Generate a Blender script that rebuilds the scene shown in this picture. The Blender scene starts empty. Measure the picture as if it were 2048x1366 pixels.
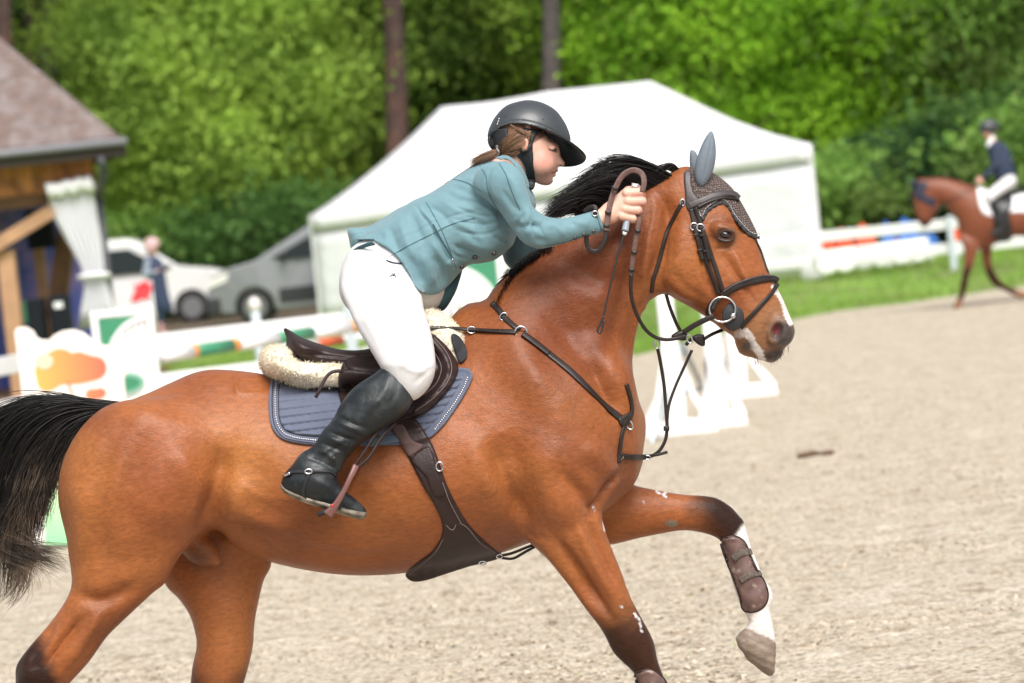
import bpy, math, random
import numpy as np
from mathutils import Vector, Matrix
from mathutils.bvhtree import BVHTree
from mathutils.geometry import delaunay_2d_cdt
random.seed(7); RNG = np.random.default_rng(7)

# ---------------------------------------------------------------- camera, world, sun, exposure
SC = bpy.context.scene
FPX, DIST, SCL = 7000.0, 10.0, 700.0          # focal length in photo pixels, subject distance, px per metre there
ROLL, PITCH, CAMH = math.radians(6.0), math.atan(251.6/7000.0), 1.8
CAM = np.array([0.0, 0.0, CAMH])
_X = np.array([1.0, 0, 0])
FW = np.array([0, math.cos(PITCH), -math.sin(PITCH)])
_U0 = np.cross(_X, FW)
RT = math.cos(ROLL)*_X - math.sin(ROLL)*_U0
UP = math.cos(ROLL)*_U0 + math.sin(ROLL)*_X
cd = bpy.data.cameras.new("camera"); cam = bpy.data.objects.new("camera", cd); SC.collection.objects.link(cam)
cam.matrix_world = Matrix(((RT[0], UP[0], -FW[0], CAM[0]), (RT[1], UP[1], -FW[1], CAM[1]), (RT[2], UP[2], -FW[2], CAM[2]), (0, 0, 0, 1)))
cd.sensor_width = 36.0; cd.lens = 36.0*FPX/2048.0
cd.clip_start = 0.1; cd.clip_end = 2000
cd.dof.use_dof = True; cd.dof.focus_distance = 9.75; cd.dof.aperture_fstop = 4.3
SC.camera = cam
w = bpy.data.worlds.new("World"); SC.world = w; w.use_nodes = True
nt = w.node_tree; bg = nt.nodes["Background"]
SUN_EL, SUN_AZ = math.radians(54), math.radians(14)     # azimuth: 0 = behind the camera, negative = from the left
sky = nt.nodes.new("ShaderNodeTexSky"); sky.sky_type = 'NISHITA'; sky.sun_disc = False
sky.sun_elevation = SUN_EL; sky.air_density = 1.0; sky.dust_density = 4.0; sky.ozone_density = 0.6
hs = nt.nodes.new("ShaderNodeHueSaturation"); hs.inputs["Saturation"].default_value = 0.35
nt.links.new(sky.outputs[0], hs.inputs["Color"]); nt.links.new(hs.outputs[0], bg.inputs[0])
bg.inputs[1].default_value = 0.10
ld = bpy.data.lights.new("sun", 'SUN'); ld.energy = 2.0; ld.angle = math.radians(34); ld.color = (1.0, 0.965, 0.92)
sun = bpy.data.objects.new("sun", ld); SC.collection.objects.link(sun)
sdir = Vector((math.sin(SUN_AZ)*math.cos(SUN_EL), -math.cos(SUN_AZ)*math.cos(SUN_EL), math.sin(SUN_EL)))  # towards the sun
sun.rotation_euler = sdir.to_track_quat('Z', 'Y').to_euler()
sky.sun_rotation = math.atan2(sdir.x, sdir.y)
SC.view_settings.view_transform = 'Standard'; SC.view_settings.look = 'None'
SC.view_settings.gamma = 1.0; SC.view_settings.exposure = 0.88
SC.render.engine = 'CYCLES'
SC.cycles.use_denoising = True
SC.cycles.max_bounces = 6; SC.cycles.transparent_max_bounces = 8
SC.cycles.caustics_reflective = False; SC.cycles.caustics_refractive = False

# ---------------------------------------------------------------- coordinates
def W(p, dist=DIST):
    """rows of (u, v, w): photo pixel u, v and w towards the camera (700 = 1 m) from the plane at dist -> world metres"""
    p = np.atleast_2d(np.asarray(p, float))
    z = dist*(1 - p[:, 2]/FPX)
    d = FW[None] + ((p[:, 0]-1024)/FPX)[:, None]*RT + ((683-p[:, 1])/FPX)[:, None]*UP
    return CAM + d*z[:, None]
def ground(u, v, h=0.0):
    """world point on the horizontal plane z = h seen at pixel u, v"""
    d = FW + (u-1024)/FPX*RT + (683-v)/FPX*UP
    t = (h-CAMH)/d[2]
    return CAM + d*t
def atdepth(u, v, Y):
    d = FW + (u-1024)/FPX*RT + (683-v)/FPX*UP
    return CAM + d*(Y/d[1])

# ---------------------------------------------------------------- objects
C = SC.collection
def tag(o, label=None, cat=None, group=None, kind=None):
    for k_, v_ in (('label', label), ('category', cat), ('group', group), ('kind', kind)):
        if v_: o[k_] = v_
    return o
def empty(name, loc, label=None, cat=None, group=None, rz=0.0):
    o = bpy.data.objects.new(name, None); C.objects.link(o); o.location = tuple(loc); o.rotation_euler = (0, 0, rz)
    o.empty_display_size = 0.2
    tag(o, label, cat, group); return o
def mesh_obj(name, V, F, mat=None, parent=None, smooth=True, col=None):
    """V world coordinates (local when the parent is an empty at rest is handled by subtracting its location)"""
    V = np.asarray(V, float)
    me = bpy.data.meshes.new(name)
    if isinstance(F, np.ndarray) and F.ndim == 2:
        n = len(F); k_ = F.shape[1]
        me.vertices.add(len(V)); me.vertices.foreach_set('co', V.astype(np.float32).ravel())
        me.loops.add(n*k_); me.loops.foreach_set('vertex_index', F.astype(np.int32).ravel())
        me.polygons.add(n); me.polygons.foreach_set('loop_start', np.arange(0, n*k_, k_, dtype=np.int32))
        me.polygons.foreach_set('loop_total', np.full(n, k_, dtype=np.int32))
        me.update(calc_edges=True); me.validate()
    else:
        me.from_pydata([tuple(a) for a in V], [], [tuple(int(i) for i in f) for f in F])
    if smooth: me.polygons.foreach_set('use_smooth', [True]*len(me.polygons))
    if col is not None:
        a = me.color_attributes.new('Col', 'FLOAT_COLOR', 'POINT')
        cc = np.ones((len(V), 4), np.float32); cc[:, :3] = col; a.data.foreach_set('color', cc.ravel())
    o = bpy.data.objects.new(name, me); C.objects.link(o)
    if mat is not None: me.materials.append(mat)
    if parent is not None:
        o.parent = parent
        o.matrix_parent_inverse = _mw(parent).inverted()
    me.update()
    return o
def _mw(o):
    m = Matrix.LocRotScale(o.location, o.rotation_euler, o.scale)
    if o.parent is not None: m = _mw(o.parent) @ o.matrix_parent_inverse @ m
    return m

# ---------------------------------------------------------------- materials
def mat(name, col=(.5, .5, .5), rough=.6, metal=0.0, spec=.5, noise=None, bump=None, attr=None, sheen=0, coat=0, var=None, transl=None, alpha=None, bump2=None, noise_map=None):
    """noise=(scale, amount[, detail]) value variation; bump=(scale, distance); var=(colour2, scale, lo, hi) patches of a second colour"""
    m = bpy.data.materials.new(name); m.use_nodes = True; N = m.node_tree.nodes; L = m.node_tree.links
    b = N['Principled BSDF']; b.inputs['Roughness'].default_value = rough; b.inputs['Metallic'].default_value = metal
    b.inputs['Specular IOR Level'].default_value = spec
    if sheen: b.inputs['Sheen Weight'].default_value = sheen
    if coat: b.inputs['Coat Weight'].default_value = coat; b.inputs['Coat Roughness'].default_value = .15
    tc = N.new('ShaderNodeTexCoord'); src = tc.outputs['Object']
    def mapped(s):
        if s is None: return src
        mp = N.new('ShaderNodeMapping'); mp.inputs['Scale'].default_value = s; L.new(src, mp.inputs[0]); return mp.outputs[0]
    if attr:
        a = N.new('ShaderNodeAttribute'); a.attribute_name = attr; c = a.outputs['Color']
    else:
        r = N.new('ShaderNodeRGB'); r.outputs[0].default_value = (*col, 1); c = r.outputs[0]
    def mix(a_, b_, f_, mode='MIX'):
        x = N.new('ShaderNodeMix'); x.data_type = 'RGBA'; x.blend_type = mode
        if hasattr(f_, 'is_linked'): L.new(f_, x.inputs[0])
        else: x.inputs[0].default_value = f_
        for s_, q in ((6, a_), (7, b_)):
            if hasattr(q, 'is_linked'): L.new(q, x.inputs[s_])
            else: x.inputs[s_].default_value = (*q, 1)
        return x.outputs[2]
    if var:
        for (c2, sc, lo, hi) in (var if isinstance(var, list) else [var]):
            n = N.new('ShaderNodeTexNoise'); n.inputs['Scale'].default_value = sc; n.inputs['Detail'].default_value = 5
            L.new(src, n.inputs['Vector'])
            mr = N.new('ShaderNodeMapRange'); mr.inputs[1].default_value = lo; mr.inputs[2].default_value = hi
            L.new(n.outputs[0], mr.inputs[0]); c = mix(c, c2, mr.outputs[0])
    if noise:
        n = N.new('ShaderNodeTexNoise'); n.inputs['Scale'].default_value = noise[0]; n.inputs['Detail'].default_value = noise[2] if len(noise) > 2 else 4
        L.new(mapped(noise_map), n.inputs['Vector'])
        mr = N.new('ShaderNodeMapRange'); mr.inputs[1].default_value = .3; mr.inputs[2].default_value = .7
        mr.inputs[3].default_value = 1-noise[1]; mr.inputs[4].default_value = 1+noise[1]
        L.new(n.outputs[0], mr.inputs[0])
        v = N.new('ShaderNodeVectorMath'); v.operation = 'SCALE'; L.new(c, v.inputs[0]); L.new(mr.outputs[0], v.inputs['Scale']); c = v.outputs[0]
    L.new(c, b.inputs['Base Color'])
    prev = None
    for bb in (bump, bump2):
        if not bb: continue
        n = N.new('ShaderNodeTexNoise'); n.inputs['Scale'].default_value = bb[0]; n.inputs['Detail'].default_value = 4
        L.new(mapped(bb[2] if len(bb) > 2 else None), n.inputs['Vector'])
        bp = N.new('ShaderNodeBump'); bp.inputs['Distance'].default_value = bb[1]; bp.inputs['Strength'].default_value = 1
        L.new(n.outputs[0], bp.inputs['Height'])
        if prev is not None: L.new(prev, bp.inputs['Normal'])
        prev = bp.outputs[0]
    if prev is not None: L.new(prev, b.inputs['Normal'])
    if transl:
        t = N.new('ShaderNodeBsdfTranslucent'); L.new(c, t.inputs[0])
        ms = N.new('ShaderNodeMixShader'); ms.inputs[0].default_value = transl
        L.new(b.outputs[0], ms.inputs[1]); L.new(t.outputs[0], ms.inputs[2]); L.new(ms.outputs[0], N['Material Output'].inputs[0])
    if alpha: b.inputs['Alpha'].default_value = alpha
    return m
def srgb(r, g, b):
    f = lambda c: ((c/255+.055)/1.055)**2.4 if c > 10 else c/255/12.92
    return (f(r), f(g), f(b))

# ---------------------------------------------------------------- 2D curves
def cr(P, closed=True, n=6):
    P = np.asarray(P, float); N = len(P)
    if closed: Q = np.concatenate([P[-1:], P, P[:2]]); S = N
    else: Q = np.concatenate([2*P[:1]-P[1:2], P, 2*P[-1:]-P[-2:-1]]); S = N-1
    t = np.arange(n)/n; out = []
    for i in range(S):
        a, b, c, d = Q[i], Q[i+1], Q[i+2], Q[i+3]
        for x in t:
            out.append(.5*((2*b)+(c-a)*x+(2*a-5*b+4*c-d)*x*x+(3*b-a-3*c+d)*x**3))
    if not closed: out.append(P[-1])
    return np.array(out)
def resample(P, step):
    P = np.asarray(P, float); d = np.r_[0, np.cumsum(np.linalg.norm(np.diff(P, axis=0), axis=1))]
    n = max(2, int(round(d[-1]/step))+1); t = np.linspace(0, d[-1], n)
    return np.stack([np.interp(t, d, P[:, k_]) for k_ in range(P.shape[1])], 1)
def segdist(X, Y, poly, closed=True):
    """unsigned distance of points to a polyline"""
    A = poly; B = np.roll(poly, -1, 0)
    if not closed: A, B = A[:-1], B[:-1]
    best = np.full(X.shape, 1e9, np.float64)
    for a, b in zip(A, B):
        e = b-a; L2 = e@e
        if L2 < 1e-12: continue
        t = np.clip(((X-a[0])*e[0]+(Y-a[1])*e[1])/L2, 0, 1)
        dd = (X-a[0]-t*e[0])**2+(Y-a[1]-t*e[1])**2
        np.minimum(best, dd, out=best)
    return np.sqrt(best)
def inside(X, Y, poly):
    r = np.zeros(X.shape, bool); A = poly; B = np.roll(poly, -1, 0)
    for a, b in zip(A, B):
        if a[1] == b[1]: continue
        c = ((a[1] > Y) != (b[1] > Y)) & (X < (b[0]-a[0])*(Y-a[1])/(b[1]-a[1])+a[0])
        r ^= c
    return r

# ---------------------------------------------------------------- inflated outlines
class Puff:
    """a closed outline (photo px) inflated to a rounded body: half thickness k*sqrt(h), h the Poisson height of the outline"""
    def __init__(self, pts, w0=0.0, k=1.0, step=4.0, sm=5, cap=None):
        poly = cr(pts, True, sm); self.poly = poly; self.w0 = w0; self.k = k; self.step = step
        lo = poly.min(0)-6*step; hi = poly.max(0)+6*step
        self.xs = np.arange(lo[0], hi[0], step); self.ys = np.arange(lo[1], hi[1], step)
        X, Y = np.meshgrid(self.xs, self.ys, indexing='ij')
        ins = inside(X, Y, poly); d = segdist(X, Y, poly)
        h = np.where(ins, d*20, 0.0); rhs = 2*step*step
        par = (np.add.outer(np.arange(len(self.xs)), np.arange(len(self.ys))) % 2).astype(bool)
        M = [ins & par, ins & ~par]
        n = max(X.shape); om = 2/(1+math.sin(math.pi/max(8, n*.6)))
        for it in range(int(n*2.2)+60):
            for m in M:
                g = np.zeros_like(h)
                g[1:-1, 1:-1] = .25*(h[2:, 1:-1]+h[:-2, 1:-1]+h[1:-1, 2:]+h[1:-1, :-2]+rhs)
                h = np.where(m, h+om*(g-h), h)
        h = np.maximum(h, 0)
        good = ins & (d > 1.6*step); q = np.where(good, h/np.maximum(d, 1e-6), 0.0)
        wgt = good.astype(float)
        for it in range(14):                       # spread the slope outwards
            qs = np.zeros_like(q); ws = np.zeros_like(q)
            for dx in (-1, 0, 1):
                for dy in (-1, 0, 1):
                    qs += np.roll(np.roll(q*wgt, dx, 0), dy, 1); ws += np.roll(np.roll(wgt, dx, 0), dy, 1)
            new = (ws > 0) & ~good
            q = np.where(good, q, np.where(new, qs/np.maximum(ws, 1e-9), q)); wgt = np.maximum(wgt, new.astype(float))
        q = np.maximum(q, step*.5)
        if not wgt.all(): q = np.where(wgt > 0, q, q[wgt > 0].mean())
        self.h = q*np.where(ins, d, -d); self.a = math.sqrt(max(self.h.max(), 1))
        if cap:                                    # soft limit of the half thickness
            hp = np.maximum(self.h, 0); s_ = np.sqrt(hp); s2 = cap*np.tanh(s_/cap); self.h = np.where(self.h > 0, s2*s2, self.h)
    def H(self, xs, ys):
        return interp2(self.xs, self.ys, self.h, xs, ys)
def interp2(gx, gy, h, xs, ys):
    st = gx[1]-gx[0]
    fx = (xs-gx[0])/st; fy = (ys-gy[0])/st
    ox = np.clip(-fx, 0, None)+np.clip(fx-(len(gx)-1), 0, None); oy = np.clip(-fy, 0, None)+np.clip(fy-(len(gy)-1), 0, None)
    fx = np.clip(fx, 0, len(gx)-1.001); fy = np.clip(fy, 0, len(gy)-1.001)
    ix = fx.astype(int); iy = fy.astype(int); tx = (fx-ix)[:, None]; ty = (fy-iy)[None]
    a = h[np.ix_(ix, iy)]; b = h[np.ix_(ix+1, iy)]; c = h[np.ix_(ix, iy+1)]; d = h[np.ix_(ix+1, iy+1)]
    return (a*(1-tx)+b*tx)*(1-ty)+(c*(1-tx)+d*tx)*ty - 30*st*np.add.outer(ox, oy)

class Field:
    def __init__(self, xs, ys, zs):
        self.xs, self.ys, self.zs = [np.asarray(a, float) for a in (xs, ys, zs)]
        self.f = np.full((len(xs), len(ys), len(zs)), 60.0, np.float32)
    def box(self, lo, hi):
        r = []
        for a, l, h in zip((self.xs, self.ys, self.zs), lo, hi):
            i = max(0, np.searchsorted(a, l)-1); j = min(len(a), np.searchsorted(a, h)+1); r.append(slice(i, max(j, i+1)))
        return tuple(r)
    def comb(self, s, g, k, op):
        a = self.f[s]; g = g.astype(np.float32)
        if op == 'sub': g = -g; h = np.clip(.5-.5*(g*-1*-1-a)/k, 0, 1) if False else np.clip(.5+.5*(g-a)/k, 0, 1); self.f[s] = a+(g-a)*h+k*h*(1-h)
        else: h = np.clip(.5+.5*(g-a)/k, 0, 1); self.f[s] = g+(a-g)*h-k*h*(1-h)
    def puff(self, p, k=12, op='add', w0=None, kk=None):
        w0 = p.w0 if w0 is None else w0; kk = p.k if kk is None else kk
        m = 3*k+12; lo = p.poly.min(0)-m; hi = p.poly.max(0)+m
        sx, sy, _ = self.box((lo[0], lo[1], -1e9), (hi[0], hi[1], 1e9))
        xs, ys = self.xs[sx], self.ys[sy]; X, Y = np.meshgrid(xs, ys, indexing='ij')
        w0a = w0(X, Y) if callable(w0) else np.full(X.shape, float(w0)); ka = kk(X, Y) if callable(kk) else np.full(X.shape, float(kk))
        tm = p.a*ka.max()+m
        s = self.box((lo[0], lo[1], w0a.min()-tm), (hi[0], hi[1], w0a.max()+tm))
        h = p.H(xs, ys); gx = np.gradient(h, xs, axis=0); gy = np.gradient(h, ys, axis=1); g2 = gx*gx+gy*gy
        zs = self.zs[s[2]]
        dz = zs[None, None]-w0a[..., None]; k2 = (ka**2)[..., None]
        F = h[..., None]-dz*dz/k2
        Nn = np.sqrt(g2[..., None]+(2*dz/k2)**2)+.25*p.a
        self.comb(s, -F/Nn, k, op)
    def cone(self, a, b, ra, rb, k=8, op='add', sq=(1, 1, 1)):
        a = np.array(a, float); b = np.array(b, float); m = max(ra, rb)*max(1/min(sq), 1)+3*k+6
        s = self.box(np.minimum(a, b)-m, np.maximum(a, b)+m)
        X = [self.xs[s[0]][:, None, None]-a[0], self.ys[s[1]][None, :, None]-a[1], self.zs[s[2]][None, None]-a[2]]
        e = b-a; q = np.array(sq); L2 = (e*q)@(e*q)
        X = [x*q_ for x, q_ in zip(X, q)]; e = e*q
        t = np.clip((X[0]*e[0]+X[1]*e[1]+X[2]*e[2])/max(L2, 1e-9), 0, 1) if L2 > 0 else 0
        d = np.sqrt((X[0]-t*e[0])**2+(X[1]-t*e[1])**2+(X[2]-t*e[2])**2)-(ra+(rb-ra)*t)
        self.comb(s, d, k, op)
    def ell(self, c, r, k=8, op='add', rot=0.0):
        """ellipsoid, rot = rotation in the u,v plane (degrees)"""
        c = np.array(c, float); r = np.array(r, float); m = r.max()+3*k+6; s = self.box(c-m, c+m)
        x = self.xs[s[0]][:, None, None]-c[0]; y = self.ys[s[1]][None, :, None]-c[1]; z = self.zs[s[2]][None, None]-c[2]
        ca, sa = math.cos(math.radians(rot)), math.sin(math.radians(rot))
        x, y = x*ca+y*sa, -x*sa+y*ca
        k0 = np.sqrt((x/r[0])**2+(y/r[1])**2+(z/r[2])**2); k1 = np.sqrt((x/r[0]**2)**2+(y/r[1]**2)**2+(z/r[2]**2)**2)
        self.comb(s, k0*(k0-1)/np.maximum(k1, 1e-6), k, op)
    def mesh(self, smooth=2):
        f = self.f; xs, ys, zs = self.xs, self.ys, self.zs
        s = f < 0
        cell = np.zeros(tuple(n-1 for n in f.shape), np.uint8)
        for a in (0, 1):
            for b in (0, 1):
                for c in (0, 1):
                    cell += s[a:a+cell.shape[0], b:b+cell.shape[1], c:c+cell.shape[2]]
        act = (cell > 0) & (cell < 8); I = np.argwhere(act); idx = np.full(cell.shape, -1, np.int32); idx[act] = np.arange(len(I))
        acc = np.zeros((len(I), 3)); cnt = np.zeros(len(I)); co = (xs, ys, zs)
        for ax in range(3):
            o = [0, 1, 2]; o.remove(ax)
            for p in (0, 1):
                for q in (0, 1):
                    J = I.copy(); J[:, o[0]] += p; J[:, o[1]] += q; K = J.copy(); K[:, ax] += 1
                    fa = f[J[:, 0], J[:, 1], J[:, 2]]; fb = f[K[:, 0], K[:, 1], K[:, 2]]; m = (fa < 0) != (fb < 0)
                    t = fa/np.where(m, fa-fb, 1); P = np.stack([co[a_][J[:, a_]] for a_ in range(3)], 1)
                    P[:, ax] += t*(co[ax][K[:, ax]]-co[ax][J[:, ax]])
                    acc[m] += P[m]; cnt[m] += 1
        V = acc/cnt[:, None]; Q = []
        for ax in range(3):
            o = [(1, 2), (2, 0), (0, 1)][ax]
            sl = [slice(None)]*3; sl2 = [slice(None)]*3; sl[ax] = slice(0, -1); sl2[ax] = slice(1, None)
            a = s[tuple(sl)]; b = s[tuple(sl2)]; E = np.argwhere(a != b)
            E = E[(E[:, o[0]] > 0) & (E[:, o[1]] > 0) & (E[:, o[0]] < f.shape[o[0]]-1) & (E[:, o[1]] < f.shape[o[1]]-1)]
            c = []
            for (p, q) in ((-1, -1), (0, -1), (0, 0), (-1, 0)):
                J = E.copy(); J[:, o[0]] += p; J[:, o[1]] += q; c.append(idx[J[:, 0], J[:, 1], J[:, 2]])
            q4 = np.stack(c, 1); fl = ~a[tuple(E.T)]
            q4[fl] = q4[fl][:, ::-1]; Q.append(q4)
        Q = np.concatenate(Q); Q = Q[(Q >= 0).all(1)]
        for it in range(smooth):
            V = relax(V, Q, .5); V = relax(V, Q, -.45)
        return V, Q
def relax(V, Q, lam):
    n = len(V); s = np.zeros((n, 3)); c = np.zeros(n)
    for i in range(4):
        a = Q[:, i]; b = Q[:, (i+1) % 4]
        for k_ in range(3): s[:, k_] += np.bincount(a, V[b, k_], n)+np.bincount(b, V[a, k_], n)
        c += np.bincount(a, minlength=n)+np.bincount(b, minlength=n)
    return V+lam*(s/np.maximum(c, 1)[:, None]-V)
def normals(V, Q):
    n = np.cross(V[Q[:, 2]]-V[Q[:, 0]], V[Q[:, 3]]-V[Q[:, 1]]); N_ = np.zeros_like(V)
    for i in range(4):
        for k_ in range(3): N_[:, k_] += np.bincount(Q[:, i], n[:, k_], len(V))
    return N_/np.maximum(np.linalg.norm(N_, axis=1), 1e-9)[:, None]
def graded(lo, hi, step, fine=()):
    """coordinates from lo to hi with a finer step inside the given (a, b, step) bands"""
    out = [lo]
    while out[-1] < hi:
        x = out[-1]; s_ = step
        for a, b, f_ in fine:
            if a-step <= x <= b: s_ = min(s_, f_)
        out.append(x+s_)
    return np.array(out)
def bvh(V, Q):
    return BVHTree.FromPolygons([tuple(v) for v in V], [tuple(int(i) for i in q) for q in Q])
def hit(trees, u, v, miss=None):
    best = None
    for t in trees:
        r = t.ray_cast(Vector((u, v, 900.0)), Vector((0, 0, -1)))
        if r[0] is not None and (best is None or r[0].z > best): best = r[0].z
    return miss if best is None else best
def hits(trees, P, miss=0.0):
    return np.array([hit(trees, p[0], p[1], miss) for p in P])

# ---------------------------------------------------------------- ribbons, tubes, drapes (all in u, v, w)
def movavg(a, n, it=1):
    for _ in range(it):
        p = np.concatenate([np.repeat(a[:1], n, 0), a, np.repeat(a[-1:], n, 0)])
        k_ = np.ones(2*n+1)/(2*n+1)
        a = np.convolve(p, k_, 'valid') if a.ndim == 1 else np.stack([np.convolve(p[:, i], k_, 'valid') for i in range(a.shape[1])], 1)
    return a
def frame_along(P, nrm):
    T = np.gradient(P, axis=0); T /= np.maximum(np.linalg.norm(T, axis=1), 1e-9)[:, None]
    Nn = nrm-(nrm*T).sum(1)[:, None]*T; Nn /= np.maximum(np.linalg.norm(Nn, axis=1), 1e-9)[:, None]
    return T, Nn, np.cross(Nn, T)
def sweep(P, nrm, prof, closed_path=False):
    """prof: array (n, m, 2) or (m, 2) of (side, normal) offsets"""
    T, Nn, S = frame_along(P, nrm); prof = np.asarray(prof, float)
    if prof.ndim == 2: prof = np.repeat(prof[None], len(P), 0)
    m = prof.shape[1]; V = P[:, None]+S[:, None]*prof[..., :1]+Nn[:, None]*prof[..., 1:]
    V = V.reshape(-1, 3); n = len(P); F = []
    for i in range(n if closed_path else n-1):
        j = (i+1) % n
        for a in range(m):
            b = (a+1) % m; F.append((i*m+a, i*m+b, j*m+b, j*m+a))
    if not closed_path: F.append(tuple(range(m))[::-1]); F.append(tuple((n-1)*m+a for a in range(m)))
    return V, F
STRAP = np.array([(-.5, 0), (-.5, .55), (-.42, .9), (-.2, 1), (.2, 1), (.42, .9), (.5, .55), (.5, 0)])
def strap(pts, width, thick, trees=None, lift=0.0, step=3.0, sm=3, nrm=None, miss=0.0, taper=None):
    """a flat strap along (u,v) or (u,v,w) points; lies on the surfaces in trees when given"""
    P = np.asarray(pts, float); P = resample(cr(P, False, 8) if len(P) > 2 else P, step)
    if trees:
        w_ = np.zeros(len(P))
        T = np.gradient(P[:, :2], axis=0); T /= np.maximum(np.linalg.norm(T, axis=1), 1e-9)[:, None]; S = np.stack([-T[:, 1], T[:, 0]], 1)
        h0 = hits(trees, P, np.nan); ha = hits(trees, P[:, :2]+S*width*.45, np.nan); hb = hits(trees, P[:, :2]-S*width*.45, np.nan)
        for h_ in (h0, ha, hb):
            bad = np.isnan(h_)
            if bad.all(): h_[:] = miss
            elif bad.any(): h_[bad] = np.interp(np.flatnonzero(bad), np.flatnonzero(~bad), h_[~bad])
        slope = movavg((ha-hb)/(width*.9), sm, 2); slope = np.clip(slope, -1.6, 1.6)
        wz = movavg(np.maximum(h0, (ha+hb)/2), sm, 2)+lift
        P = np.c_[P[:, :2], wz]; nn = np.c_[-S*slope[:, None], np.ones(len(P))]
    else:
        nn = np.tile(np.array(nrm if nrm is not None else (0, 0, 1), float), (len(P), 1))
    pr = STRAP*np.array([width, thick]); pr = np.repeat(pr[None], len(P), 0)
    if taper is not None: pr[..., 0] *= np.interp(np.linspace(0, 1, len(P)), np.linspace(0, 1, len(taper)), taper)[:, None]
    return sweep(P, nn, pr)
def tube(pts, r, step=3.0, sides=8, smooth=True, closed=False):
    P = np.asarray(pts, float)
    if smooth and len(P) > 2: P = cr(P, closed, 8)
    P = resample(P, step) if not closed else P
    nn = np.tile(np.array([.13, .21, 1.0]), (len(P), 1)); a = np.linspace(0, 2*math.pi, sides, endpoint=False)
    c = np.stack([np.cos(a), np.sin(a)], 1)
    rr = np.interp(np.linspace(0, 1, len(P)), np.linspace(0, 1, len(r)), r) if np.ndim(r) else np.full(len(P), r)
    return sweep(P, nn, c[None]*rr[:, None, None], closed)
def ring(c, ru, rv, r, sides=8, n=28, rot=0, nrm=(0, 0, 1)):
    t = np.linspace(0, 2*math.pi, n, endpoint=False); ca, sa = math.cos(rot), math.sin(rot)
    x, y = ru*np.cos(t), rv*np.sin(t); n_ = np.array(nrm, float); n_ /= np.linalg.norm(n_)
    e1 = np.cross((0, 1, 0), n_); e1 /= np.linalg.norm(e1); e2 = np.cross(n_, e1)
    x, y = x*ca-y*sa, x*sa+y*ca
    P = np.array(c, float)+x[:, None]*e1+y[:, None]*e2
    a = np.linspace(0, 2*math.pi, sides, endpoint=False); return sweep(P, np.tile(n_, (n, 1)), np.stack([np.cos(a), np.sin(a)], 1)*r, True)
def join(*parts):
    V, F, o = [], [], 0
    for v, f in parts:
        V.append(np.asarray(v, float)); F += [tuple(int(i)+o for i in q) for q in f]; o += len(v)
    return np.concatenate(V), F
def drape(poly, trees, thick, step=6.0, edge=6.0, sm=5, miss=0.0, lift=0.0, disp=None, straight=False, back=8.0, smooth_it=2):
    """a sheet cut to the outline, laid over the surfaces in trees, with rounded edges and a skirt to the back"""
    B = resample(np.r_[poly if straight else cr(poly, True, sm), (poly if straight else cr(poly, True, sm))[:1]], step)[:-1]
    lo, hi = B.min(0), B.max(0)
    X, Y = np.meshgrid(np.arange(lo[0], hi[0], step), np.arange(lo[1], hi[1], step*.9), indexing='ij')
    X = X+(np.arange(X.shape[1]) % 2)*step*.5
    ins = inside(X, Y, B); d = segdist(X, Y, B); m = ins & (d > step*.55)
    pts = [tuple(b) for b in B]+list(zip(X[m], Y[m])); nb = len(B)
    r = delaunay_2d_cdt([Vector(p) for p in pts], [], [list(range(nb))], 1, 1e-4)
    V2 = np.array([tuple(p) for p in r[0]]); F = [f for f in r[2]]
    wz = hits(trees, V2, np.nan)
    if np.isnan(wz).any():
        g = ~np.isnan(wz)
        for i in np.flatnonzero(~g):
            if g.any():
                dd = ((V2[g]-V2[i])**2).sum(1); j = np.argmin(dd); wz[i] = max(wz[g][j]-2.2*math.sqrt(dd[j]), miss)
            else: wz[i] = miss
    # smooth over the triangulation, staying on or above the surface
    E = np.array([(f[i], f[(i+1) % 3]) for f in F for i in range(3)]); n = len(V2)
    base = wz.copy()
    for _ in range(smooth_it*3):
        s = np.bincount(E[:, 0], wz[E[:, 1]], n)+np.bincount(E[:, 1], wz[E[:, 0]], n); c = np.bincount(E[:, 0], minlength=n)+np.bincount(E[:, 1], minlength=n)
        wz = np.maximum(.5*wz+.5*s/np.maximum(c, 1), base-1)
    de = segdist(V2[:, 0], V2[:, 1], B); prof = np.sqrt(np.clip(1-(1-np.clip(de/edge, 0, 1))**2, 0, 1))
    top = wz+lift+thick*(.35+.65*prof)
    if disp is not None: top = top+disp(V2[:, 0], V2[:, 1], de)
    V = np.c_[V2, top]; faces = [tuple(f) for f in F]
    # orient towards the camera (+w)
    f0 = np.array(F[:400]); ar = np.cross(V2[f0[:, 1]]-V2[f0[:, 0]], V2[f0[:, 2]]-V2[f0[:, 0]]).sum()
    if ar < 0: faces = [f[::-1] for f in faces]
    # skirt: directed boundary edges
    ed = {}
    for f in faces:
        for i in range(3): ed[(f[i], f[(i+1) % 3])] = 1
    bd = [e for e in ed if (e[1], e[0]) not in ed]; bv = sorted({i for e in bd for i in e}); mp = {i: n+k_ for k_, i in enumerate(bv)}
    low = V[bv].copy(); low[:, 2] = wz[bv]+lift-back
    V = np.r_[V, low]; faces += [(b, a, mp[a], mp[b]) for a, b in bd]
    return V, faces
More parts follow.
